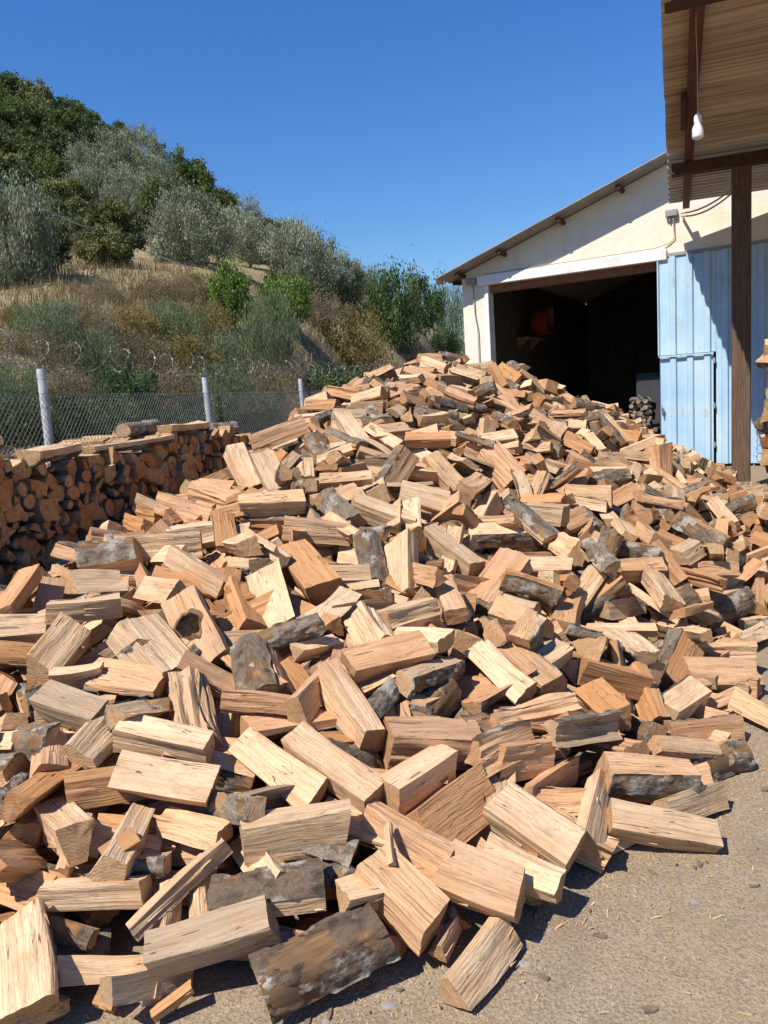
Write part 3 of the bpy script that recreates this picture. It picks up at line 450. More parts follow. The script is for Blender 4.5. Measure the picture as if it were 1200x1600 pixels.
  ('block', 0.32, 0.083, 0.086, 0.5, (0.664, 2.473, 0.146), (0.8292, -0.1167, -0.1969, 0.51), 0.34, 0.8, 'slim log leaning upright at the right front edge'),
  ('barkup', 0.336, 0.144, 0.135, 0.5, (0.892, 2.638, 0.159), (0.6237, 0.7734, 0.1061, -0.0413), 0.559, 0.8, 'thick log with grey bark along its near side, front right'),
  ('block', 0.308, 0.084, 0.083, 0.6, (1.05, 2.629, 0.074), (0.8165, 0.5266, 0.1672, 0.1672), 0.308, 0.8, 'thin log on the ground under the bark-sided one'),
  ('block', 0.362, 0.093, 0.074, 0.5, (0.879, 2.452, 0.086), (0.9554, 0.2693, 0.0973, -0.072), 0.292, 0.8, 'lone pale log on the ground at the right front'),
  ('penta', 0.342, 0.099, 0.088, 0.7, (1.122, 2.872, 0.142), (0.6414, 0.7211, 0.2613, 0.0169), 0.425, 0.8, 'humped yellow log on the ground behind the bark-sided one'),
  ('slab', 0.364, 0.095, 0.1, 0.5, (1.335, 3.212, 0.075), (0.7695, 0.6244, 0.118, 0.0645), 0.742, 0.8, 'curved slab lying flat at the right edge of the heap'),
  ('block', 0.256, 0.084, 0.084, 0.6, (1.651, 3.355, 0.064), (0.678, 0.4858, -0.2544, -0.4894), 0.502, 0.8, 'log at the right picture edge, apart from the heap'),
  ('block', 0.368, 0.11, 0.115, 1.4, (1.753, 3.977, 0.112), (0.7463, 0.6583, 0.095, 0.0269), 0.491, 0.8, 'ragged log, upper of two stacked at the right edge'),
  ('block', 0.366, 0.111, 0.107, 1.5, (1.645, 3.746, 0.089), (0.9413, 0.3268, 0.0787, 0.0317), 0.607, 0.8, 'ragged log, lower of two stacked at the right edge'),
  ('barkside', 0.371, 0.129, 0.115, 0.5, (1.302, 3.407, 0.12), (0.9111, 0.1705, 0.0554, 0.3712), 0.345, 0.8, 'short bark-sided log pointing up right beside bare ground'),
  ('barkside', 0.366, 0.161, 0.125, 0.6, (1.425, 3.781, 0.166), (0.7912, 0.3932, 0.0134, 0.4682), 0.904, 0.8, 'tilted log showing bark and a red-brown side, right flank'),
  ('barkup', 0.367, 0.203, 0.125, 0.5, (2.099, 4.664, 0.163), (0.6806, 0.7074, 0.0252, 0.189), 0.383, 0.8, 'silver-barked log near the right edge'),
  ('penta', 0.365, 0.201, 0.125, 1.7, (0.593, 4.098, 0.587), (0.8744, 0.2479, -0.2408, 0.3404), 0.669, 0.8, 'big torn log with pink fibres standing right of centre'),
  ('wedge', 0.369, 0.168, 0.125, 0.5, (0.932, 3.981, 0.405), (0.8195, 0.1134, -0.0509, 0.5595), 0.76, 0.8, 'triangular ended wedge right of the big torn log'),
  ('block', 0.37, 0.096, 0.09, 0.5, (1.32, 4.237, 0.349), (0.7248, 0.5917, 0.2674, 0.2303), 0.254, 0.8, 'small very bright block on the right flank'),
  ('tri', 0.252, 0.118, 0.106, 0.5, (-1.345, 3.519, 0.836), (0.625, 0.6465, 0.3796, 0.2175), 0.358, 0.8, 'peaked pale log high on the left side'),
  ('block', 0.254, 0.116, 0.097, 0.5, (-1.049, 3.491, 0.787), (0.8702, 0.3605, -0.1474, -0.3016), 0.365, 0.8, 'stubby tan block right of the peaked pale log'),
  ('block', 0.367, 0.119, 0.102, 0.5, (-0.933, 3.753, 0.818), (0.5965, 0.7367, -0.0317, -0.3169), 0.301, 0.8, 'long pale log slanting down to the right, upper left'),
  ('slab', 0.301, 0.1, 0.095, 0.7, (-1.331, 3.277, 0.786), (0.648, 0.7482, 0.1208, 0.0748), 0.318, 0.8, 'curved pale log across the left shoulder of the heap'),
  ('wedge', 0.302, 0.126, 0.12, 0.9, (-1.339, 3.002, 0.686), (0.6992, 0.2492, 0.0378, 0.669), 0.419, 0.8, 'wedge with curved grain under the curved pale log'),
  ('block', 0.365, 0.1, 0.096, 0.4, (-1.698, 3.443, 0.82), (0.4957, 0.5017, 0.3319, 0.6264), 0.779, 0.8, 'log pointing up right at the left picture edge'),
  ('tri', 0.192, 0.083, 0.069, 0.6, (-1.225, 2.853, 0.628), (0.7459, 0.6528, 0.0891, 0.0979), 0.358, 0.8, 'low flat split piece under the curved-grain wedge'),
  ('block', 0.253, 0.086, 0.083, 1.0, (-1.2, 2.5, 0.486), (0.7729, -0.2743, 0.2809, -0.4985), 0.639, 0.8, 'narrow upright ridged log near the left edge'),
  ('block', 0.251, 0.098, 0.082, 0.6, (-1.161, 2.336, 0.439), (0.7503, 0.2071, 0.2126, 0.5908), 0.945, 0.8, 'orange squared log with sawn end up right, left edge'),
  ('block', 0.251, 0.104, 0.108, 0.5, (-1.055, 2.22, 0.341), (0.8982, -0.0398, -0.026, -0.4371), 0.414, 0.8, 'log showing a big square sawn end, lower left'),
  ('tri', 0.172, 0.055, 0.052, 1.6, (-1.002, 2.19, 0.324), (0.6607, 0.3787, -0.0236, 0.6477), 0.593, 0.8, 'thin ribbed splint standing beside the square-ended log'),
  ('wedge', 0.258, 0.112, 0.103, 0.6, (-0.874, 2.199, 0.305), (0.705, 0.094, 0.0713, 0.6993), 0.253, 0.8, 'brown wedge with rounded end above the level bright block'),
  ('block', 0.108, 0.066, 0.054, 0.5, (-0.854, 2.153, 0.314), (0.9133, 0.259, -0.0825, 0.3034), 0.88, 0.8, 'small tan block lying on the brown wedge'),
  ('block', 0.251, 0.099, 0.098, 1.6, (-1.197, 2.143, 0.309), (0.5199, 0.5384, 0.6521, 0.1204), 0.624, 0.8, 'fibrous log with a shadow across it at the left edge'),
  ('block', 0.251, 0.075, 0.064, 0.8, (-0.671, 2.256, 0.305), (0.6885, 0.6797, -0.1897, -0.1672), 0.583, 0.8, 'half-shaded log under the lower of the left pair'),
  ('barkup', 0.253, 0.076, 0.072, 0.4, (-0.537, 2.282, 0.359), (0.7801, 0.4687, -0.3155, -0.2689), 0.06, 0.8, 'small slab with dark grey bark left of the dusky wedge'),
  ('barkup', 0.14, 0.058, 0.057, 0.5, (-0.796, 2.159, 0.253), (0.8086, 0.5883, -0.0007, 0.0007), 0.312, 0.8, 'low grey-barked piece behind the level bright block'),
  ('barkup', 0.137, 0.052, 0.052, 0.5, (-0.985, 2.046, 0.13), (0.8665, 0.4769, 0.0574, -0.1358), 0.257, 0.8, 'bark-faced piece under the level bright block'),
  ('barkup', 0.256, 0.078, 0.067, 0.5, (-1.271, 2.334, 0.414), (0.5969, 0.2885, 0.4395, 0.6061), 0.467, 0.8, 'grey-green barked log cut by the left picture edge'),
  ('half', 0.256, 0.126, 0.094, 0.5, (-1.285, 2.551, 0.512), (0.8142, 0.4573, -0.2569, -0.2489), 0.715, 0.8, 'dark barked log cut by the left picture edge'),
  ('block', 0.387, 0.133, 0.139, 1.6, (-0.679, 4.681, 1.004), (0.5147, 0.8541, 0.0617, 0.0421), 0.58, 0.8, 'ragged level log on the left slope'),
  ('block', 0.375, 0.102, 0.106, 0.9, (-0.384, 4.317, 0.902), (0.677, 0.7312, 0.0733, -0.04), 0.517, 0.8, 'thin level log left of the heap centre'),
  ('barkup', 0.367, 0.155, 0.125, 0.4, (-0.272, 4.677, 0.937), (0.7529, 0.4105, -0.0108, -0.5143), 0.493, 0.8, 'flat dark grey bark slab left of centre'),
  ('block', 0.408, 0.141, 0.14, 0.8, (-0.003, 4.699, 0.905), (0.5738, 0.7929, 0.0951, -0.182), 0.329, 0.8, 'log slanting down right towards the bright upright block'),
  ('block', 0.33, 0.175, 0.125, 0.7, (0.269, 5.055, 0.932), (0.8691, 0.4644, 0.0945, -0.1416), 0.296, 0.8, 'thick two-faced log above the bright upright block'),
  ('barkup', 0.368, 0.134, 0.12, 0.4, (-0.082, 4.0, 0.749), (0.7117, 0.2618, 0.2361, -0.6076), 0.251, 0.8, 'grey bark face leaning beside the bright upright block'),
  ('block', 0.367, 0.142, 0.138, 0.4, (0.369, 4.309, 0.714), (0.5381, 0.7427, -0.0619, -0.3939), 0.314, 0.8, 'smooth log slanting right of the bright upright block'),
  ('barkside', 0.348, 0.108, 0.086, 0.4, (0.305, 3.706, 0.597), (0.7349, 0.08, 0.0974, -0.6663), 0.458, 0.8, 'grey-sided block below the slanting smooth log'),
  ('barkup', 0.405, 0.135, 0.133, 0.4, (0.716, 4.736, 0.7), (0.4735, 0.8807, 0.0051, -0.0139), 0.341, 0.8, 'level log, pale on top with dark bark below'),
  ('wedge', 0.364, 0.19, 0.125, 0.5, (0.691, 5.218, 0.794), (0.8078, 0.2481, -0.0806, 0.5285), 0.402, 0.8, 'pointed wedge facing the camera, upper right of centre'),
  ('barkside', 0.368, 0.2, 0.125, 0.5, (0.079, 5.548, 1.079), (0.5914, 0.6425, -0.064, 0.4831), 0.513, 0.8, 'dark-sided log propped near the heap top centre'),
  ('block', 0.367, 0.162, 0.125, 0.6, (0.456, 5.681, 1.022), (0.8212, 0.3177, 0.2724, -0.3879), 0.456, 0.8, 'tan log slanting down right below the heap top'),
  ('penta', 0.367, 0.236, 0.125, 1.7, (0.946, 6.151, 1.015), (0.48, 0.7205, -0.0414, -0.4988), 0.627, 0.8, 'reddish torn log high right of centre'),
  ('block', 0.364, 0.158, 0.125, 0.4, (-0.769, 5.315, 1.125), (0.7648, 0.3178, 0.1857, -0.5287), 0.368, 0.8, 'pale log leaning down on the upper left slope'),
  ('barkside', 0.367, 0.157, 0.125, 0.5, (-0.986, 5.57, 1.167), (0.7874, 0.2753, 0.3378, -0.436), 0.349, 0.8, 'bark-edged log leaning on the upper left slope'),
  ('slab', 0.453, 0.152, 0.125, 0.7, (-0.786, 6.094, 1.387), (0.6671, 0.726, -0.0563, 0.1573), 0.676, 0.8, 'curved log bridging the upper left slope'),
  ('block', 0.367, 0.176, 0.125, 0.7, (-0.222, 6.216, 1.362), (0.8121, 0.1968, 0.2769, -0.4745), 0.284, 0.8, 'broad pale log face below the left shoulder of the top'),
  ('block', 0.368, 0.134, 0.102, 0.4, (0.046, 6.13, 1.29), (0.7823, 0.4559, 0.0125, -0.4242), 0.312, 0.8, 'brilliant pale log near the top of the heap'),
  ('penta', 0.368, 0.192, 0.125, 2.4, (-1.089, 5.003, 1.032), (0.8876, 0.3861, 0.0471, -0.2467), 0.688, 0.8, 'very ragged layered log at the left shoulder'),
  ('block', 0.534, 0.594, 0.125, 1.6, (-4.273, 12.55, 0.315), (0.6137, 0.188, 0.6931, -0.3281), 0.539, 0.8, 'wide fibrous log standing at the left end of the heap'),
  ('slab', 0.368, 0.146, 0.118, 0.9, (-1.259, 4.888, 0.979), (0.7458, 0.6294, 0.0177, -0.2174), 0.641, 0.8, 'mossy-edged slab right of the wide standing log'),
  ('block', 0.254, 0.081, 0.061, 0.5, (-1.081, 4.235, 0.943), (0.6676, 0.7381, 0.0601, 0.0773), 0.27, 0.8, 'narrow bright log on the left shoulder'),
  ('block', 0.44, 0.109, 0.097, 0.9, (-1.205, 4.066, 0.904), (0.7076, 0.7065, 0.0068, -0.0092), 0.309, 0.8, 'long level log under the narrow bright one'),
  ('barkup', 0.29, 0.175, 0.125, 0.7, (-1.444, 3.951, 0.899), (0.9325, 0.3466, 0.0239, 0.0985), 0.504, 0.8, 'chunky log with a bark cap, left end of the heap'),
]
KNOT = 31
# logs of the heap: tone and label of the larger ones, then shape number, place and turn of all
AUTO = [
  (0.16, 'grey-tan wedge-shaped log right of the torn splintered log'),
  (0.654, 'pinkish bark-backed log below left of the grey-topped squared log'),
  (0.349, 'pale three-cornered log right of the bottom left slab'),
  (0.843, 'orange-brown wedge-shaped log above right of the square-ended log'),
  (0.538, 'tan wedge-shaped log below left of the torn splintered log'),
  (0.232, 'pale bark-edged log right of the smooth tan log'),
  (0.727, 'pinkish flat-faced log above left of the big smooth slab'),
  (0.421, 'tan three-cornered log above right of the dark round log'),
  (0.915, 'orange-brown wedge-shaped log right of the big torn log'),
  (0.61, 'pinkish wedge-shaped log at the right foot of the heap'),
  (0.304, 'pale squared log left of the curved-grain wedge'),
  (0.799, 'orange-brown half-round log left of the level bright block'),
  (0.493, 'tan bark-backed log right of the whitish pair'),
  (0.188, 'pale wedge-shaped log below the two-faced wedge'),
  (0.682, 'pinkish bark-edged log above right of the splintered upright log'),
  (0.376, 'pale squared log above right of the small bright block'),
  (0.871, 'orange-brown flat-faced log below right of the orange squared log'),
  (0.565, 'tan flat-faced log on the upper right flank'),
  (0.26, 'pale bark-backed log above right of the orange squared log'),
  (0.754, 'pinkish squared log left of the square-ended log'),
  (0.448, 'tan three-cornered log above right of the level bright block'),
  (0.943, 'orange-brown wedge-shaped log at the right foot of the heap, second from left'),
  (0.637, 'pinkish bark-edged log above right of the bright-edged thick log'),
  (0.332, 'pale bark-backed log below left of the triangular ended wedge'),
  (0.826, 'orange-brown bark-edged log left of the small bright block'),
  (0.521, 'tan squared log below right of the big torn log'),
  (0.215, 'pale bark-edged log below left of the large clean log'),
  (0.709, 'pinkish bark-edged log above the small bright block'),
  (0.404, 'pale squared log left of the large clean log'),
  (0.898, 'orange-brown squared log above right of the dark round log'),
  (0.593, 'tan half-round log below the level bright block'),
  (0.287, 'pale flat-faced log above right of the smooth tan log'),
  (0.782, 'orange-brown half-round log below the rough-topped log'),
  (0.476, 'tan bark-edged log left of the propped dark-sided log'),
  (0.17, 'grey-tan bark-edged log on the upper right flank'),
  (0.665, 'pinkish half-round log above left of the curved pale log'),
  (0.359, 'pale wedge-shaped log above left of the small bright block'),
  (0.854, 'orange-brown bark-edged log right of the brilliant pale log'),
  (0.548, 'tan wedge-shaped log below right of the bright-edged thick log'),
  (0.243, 'pale squared log below the triangular ended wedge'),
  (0.737, 'pinkish half-round log below right of the large clean log'),
  (0.431, 'tan squared log below left of the ragged level log'),
  (0.926, 'orange-brown half-round log below the very ragged layered log'),
  (0.62, 'pinkish wedge-shaped log above left of the square-ended log'),
  (0.315, 'pale three-cornered log right of the level bright block'),
  (0.809, 'orange-brown three-cornered log at the right foot of the heap, first from left'),
  (0.504, 'tan three-cornered log above the triangular ended wedge'),
  (0.198, 'pale squared log at the right foot of the heap, first from left'),
  (0.692, 'pinkish squared log above left of the bark-sided thick log'),
  (0.387, 'pale bark-edged log at the right foot of the heap'),
  (0.881, 'orange-brown bark-backed log left of the curved-grain wedge'),
  (0.576, 'tan bark-edged log above the rough-topped log'),
  (0.27, 'pale five-sided log above the triangular ended wedge'),
  (0.764, 'orange-brown bark-edged log above the bark-sided thick log'),
  (0.459, 'tan squared log above right of the triangular ended wedge'),
  (0.953, 'orange-brown flat-faced log above the small bright block'),
  (0.648, 'pinkish five-sided log above left of the pale-topped level log'),
  (0.342, 'pale three-cornered log below the small bright block'),
  (0.837, 'orange-brown three-cornered log below right of the two-faced wedge'),
  (0.531, 'tan squared log on the upper right flank, second from left'),
  (0.225, 'pale wedge-shaped log left of the bright upright block'),
  (0.72, 'pinkish squared log on the slope below the barn opening'),
  (0.414, 'pale half-round log below right of the large clean log'),
  (0.909, 'orange-brown wedge-shaped log right of the big smooth slab'),
  (0.603, 'pinkish three-cornered log below right of the bright upright block'),
  (0.298, 'pale three-cornered log below right of the level bright block'),
  (0.792, 'orange-brown squared log at the right foot of the heap, first from left'),
  (0.486, 'tan wedge-shaped log right of the large clean log'),
  (0.181, 'pale bark-edged log below right of the splintered upright log'),
  (0.675, 'pinkish five-sided log at the right foot of the heap, first from left'),
  (0.37, 'pale bark-backed log above left of the two-faced wedge'),
  (0.864, 'orange-brown bark-edged log above the holed log'),
  (0.559, 'tan five-sided log above left of the rough-topped log'),
  (0.253, 'pale wedge-shaped log above the two-faced wedge'),
  (0.747, 'pinkish bark-backed log below left of the rough-topped log'),
  (0.442, 'tan squared log above left of the orange squared log'),
  (0.936, 'orange-brown squared log right of the grey bark block'),
  (0.631, 'pinkish wedge-shaped log on the upper right flank, second from left'),
  (0.325, 'pale flat-faced log below right of the bottom left slab'),
  (0.819, 'orange-brown wedge-shaped log at the right foot of the heap, first from left'),
  (0.514, 'tan squared log at the right foot of the heap'),
  (0.208, 'pale wedge-shaped log below right of the triangular ended wedge'),
  (0.703, 'pinkish bark-edged log on the upper right flank'),
  (0.397, 'pale squared log below the level bright block'),
  (0.892, 'orange-brown wedge-shaped log above the small bright block'),
  (0.586, 'tan five-sided log above the small bright block'),
  (0.28, 'pale bark-edged log below right of the curved pale log'),
  (0.775, 'orange-brown three-cornered log below the whitish pair'),
  (0.469, 'tan three-cornered log below left of the reddish torn log'),
  (0.164, 'grey-tan three-cornered log above left of the smooth tan log'),
  (0.658, 'pinkish five-sided log on the upper right flank'),
  (0.353, 'pale squared log at the right foot of the heap, third from left'),
  (0.847, 'orange-brown three-cornered log below left of the two-faced wedge'),
  (0.541, 'tan squared log below left of the curved-grain wedge'),
  (0.236, 'pale squared log on the low right flank before the blue cladding'),
  (0.73, 'pinkish wedge-shaped log on the upper right flank, first from left'),
  (0.425, 'tan bark-edged log on the slope below the barn opening'),
  (0.919, 'orange-brown flat-faced log above right of the orange squared log'),
  (0.614, 'pinkish flat-faced log left of the brilliant pale log'),
  (0.308, 'pale squared log on the left shoulder of the heap top'),
  (0.802, 'orange-brown bark-edged log on the slope below the barn opening'),
  (0.497, 'tan wedge-shaped log below left of the smooth tan log'),
  (0.191, 'pale wedge-shaped log right of the curved-grain wedge'),
  (0.686, 'pinkish half-round log below left of the flat slit log'),
  (0.38, 'pale squared log above the log slanting towards the upright block'),
  (0.875, 'orange-brown squared log on the upper right flank'),
  (0.569, 'tan wedge-shaped log on the low right flank before the blue cladding'),
  (0.263, 'pale wedge-shaped log left of the pale-topped level log'),
  (0.758, 'pinkish squared log above right of the pinkish fibrous log'),
  (0.452, 'tan three-cornered log left of the big torn log'),
  (0.947, 'orange-brown wedge-shaped log below left of the ragged level log'),
  (0.641, 'pinkish five-sided log at the very top of the heap'),
  (0.335, 'pale bark-edged log above left of the square-ended log'),
  (0.83, 'orange-brown flat-faced log above left of the pale-topped level log'),
  (0.524, 'tan bark-edged log left of the splintered upright log'),
  (0.219, 'pale five-sided log right of the level bright block'),
  (0.713, 'pinkish wedge-shaped log above left of the peaked pale log'),
  (0.408, 'pale squared log on the upper right flank'),
  (0.902, 'orange-brown wedge-shaped log right of the curved bridging log'),
  (0.596, 'tan squared log above the pale-topped level log'),
  (0.291, 'pale three-cornered log below left of the bright upright block'),
  (0.785, 'orange-brown squared log at the right foot of the heap, second from left'),
  (0.48, 'tan squared log above right of the square-ended log'),
  (0.174, 'grey-tan wedge-shaped log on the upper right flank'),
  (0.669, 'pinkish bark-backed log on the upper right flank'),
  (0.363, 'pale squared log above the reddish torn log'),
  (0.857, 'orange-brown wedge-shaped log on the upper right flank'),
  (0.552, 'tan five-sided log above the pinkish fibrous log'),
  (0.246, 'pale wedge-shaped log above left of the bright-edged thick log'),
  (0.741, 'pinkish wedge-shaped log below left of the whitish pair'),
  (0.435, 'tan flat-faced log right of the orange squared log'),
  (0.93, 'orange-brown three-cornered log below right of the wide standing log'),
  (0.624, 'pinkish three-cornered log above left of the log slanting towards the upright block'),
  (0.318, 'pale squared log right of the log slanting towards the upright block'),
  (0.813, 'orange-brown squared log on the left shoulder of the heap top'),
  (0.507, 'tan bark-edged log left of the log slanting towards the upright block'),
  (0.202, 'pale bark-edged log on the upper right flank'),
  (0.696, 'pinkish three-cornered log at the right foot of the heap, first from left'),
  (0.391, 'pale three-cornered log right of the propped dark-sided log'),
  (0.885, 'orange-brown flat-faced log below right of the torn splintered log'),
  (0.579, 'tan wedge-shaped log at the right foot of the heap'),
  (0.274, 'pale three-cornered log above right of the brilliant pale log'),
  (0.768, 'orange-brown three-cornered log at the right foot of the heap, second from left'),
  (0.463, 'tan squared log on the upper right flank, first from left'),
  (0.957, 'orange-brown bark-backed log left of the two-faced wedge'),
  (0.651, 'pinkish three-cornered log below the very ragged layered log'),
  (0.346, 'pale three-cornered log right of the small bright block'),
  (0.84, 'orange-brown wedge-shaped log below left of the curved-grain wedge'),
  (0.535, 'tan bark-edged log above left of the grey bark block'),
  (0.229, 'pale squared log at the right foot of the heap, second from left'),
  (0.724, 'pinkish three-cornered log below left of the curved-grain wedge'),
  (0.418, 'pale five-sided log below left of the log slanting towards the upright block'),
  (0.912, 'orange-brown bark-edged log above the triangular ended wedge'),
  (0.607, 'pinkish three-cornered log at the right foot of the heap, second from left'),
  (0.301, 'pale squared log above right of the brilliant pale log'),
  (0.796, 'orange-brown bark-edged log above the reddish torn log'),
  (0.49, 'tan wedge-shaped log above left of the dark round log'),
  (0.185, 'pale squared log below the very ragged layered log'),
  (0.679, 'pinkish wedge-shaped log above the dark-sided wedge'),
  (0.373, 'pale squared log left of the orange squared log'),
  (0.868, 'orange-brown three-cornered log right of the square-ended log'),
  (0.562, 'tan three-cornered log below right of the peaked pale log'),
  (0.257, 'pale bark-edged log above right of the ragged level log'),
  (0.751, 'pinkish five-sided log at the right foot of the heap, second from left'),
  (0.446, 'tan bark-edged log at the right foot of the heap'),
  (0.94, 'orange-brown squared log above right of the bright upright block'),
  (0.634, 'pinkish three-cornered log below left of the wide standing log'),
  (0.329, 'pale wedge-shaped log on the left shoulder of the heap top'),
  (0.823, 'orange-brown wedge-shaped log on the left shoulder of the heap top'),
  (0.518, 'tan bark-edged log on the left shoulder of the heap top'),
  (0.212, 'pale wedge-shaped log above right of the grey bark block'),
  (0.707, 'pinkish wedge-shaped log on the left shoulder of the heap top'),
  (0.401, 'pale wedge-shaped log on the slope below the barn opening'),
  (0.895, 'orange-brown three-cornered log right of the wide standing log'),
  (0.59, 'tan wedge-shaped log on the slope below the barn opening'),
  (0.284, 'pale bark-edged log below the big torn log'),
  (0.779, 'orange-brown half-round log below right of the grey bark block'),
  (0.473, 'tan flat-faced log left of the brilliant pale log'),
  (0.167, 'grey-tan bark-edged log below right of the big torn log'),
  (0.662, 'pinkish wedge-shaped log on the slope below the barn opening'),
  (0.356, 'pale flat-faced log left of the brilliant pale log'),
  (0.851, 'orange-brown bark-backed log at the very top of the heap'),
  (0.545, 'tan bark-edged log on the low right flank before the blue cladding'),
  (0.24, 'pale bark-edged log below right of the curved bridging log'),
  (0.734, 'pinkish squared log right of the wide standing log'),
  (0.428, 'tan wedge-shaped log above right of the curved bridging log'),
]
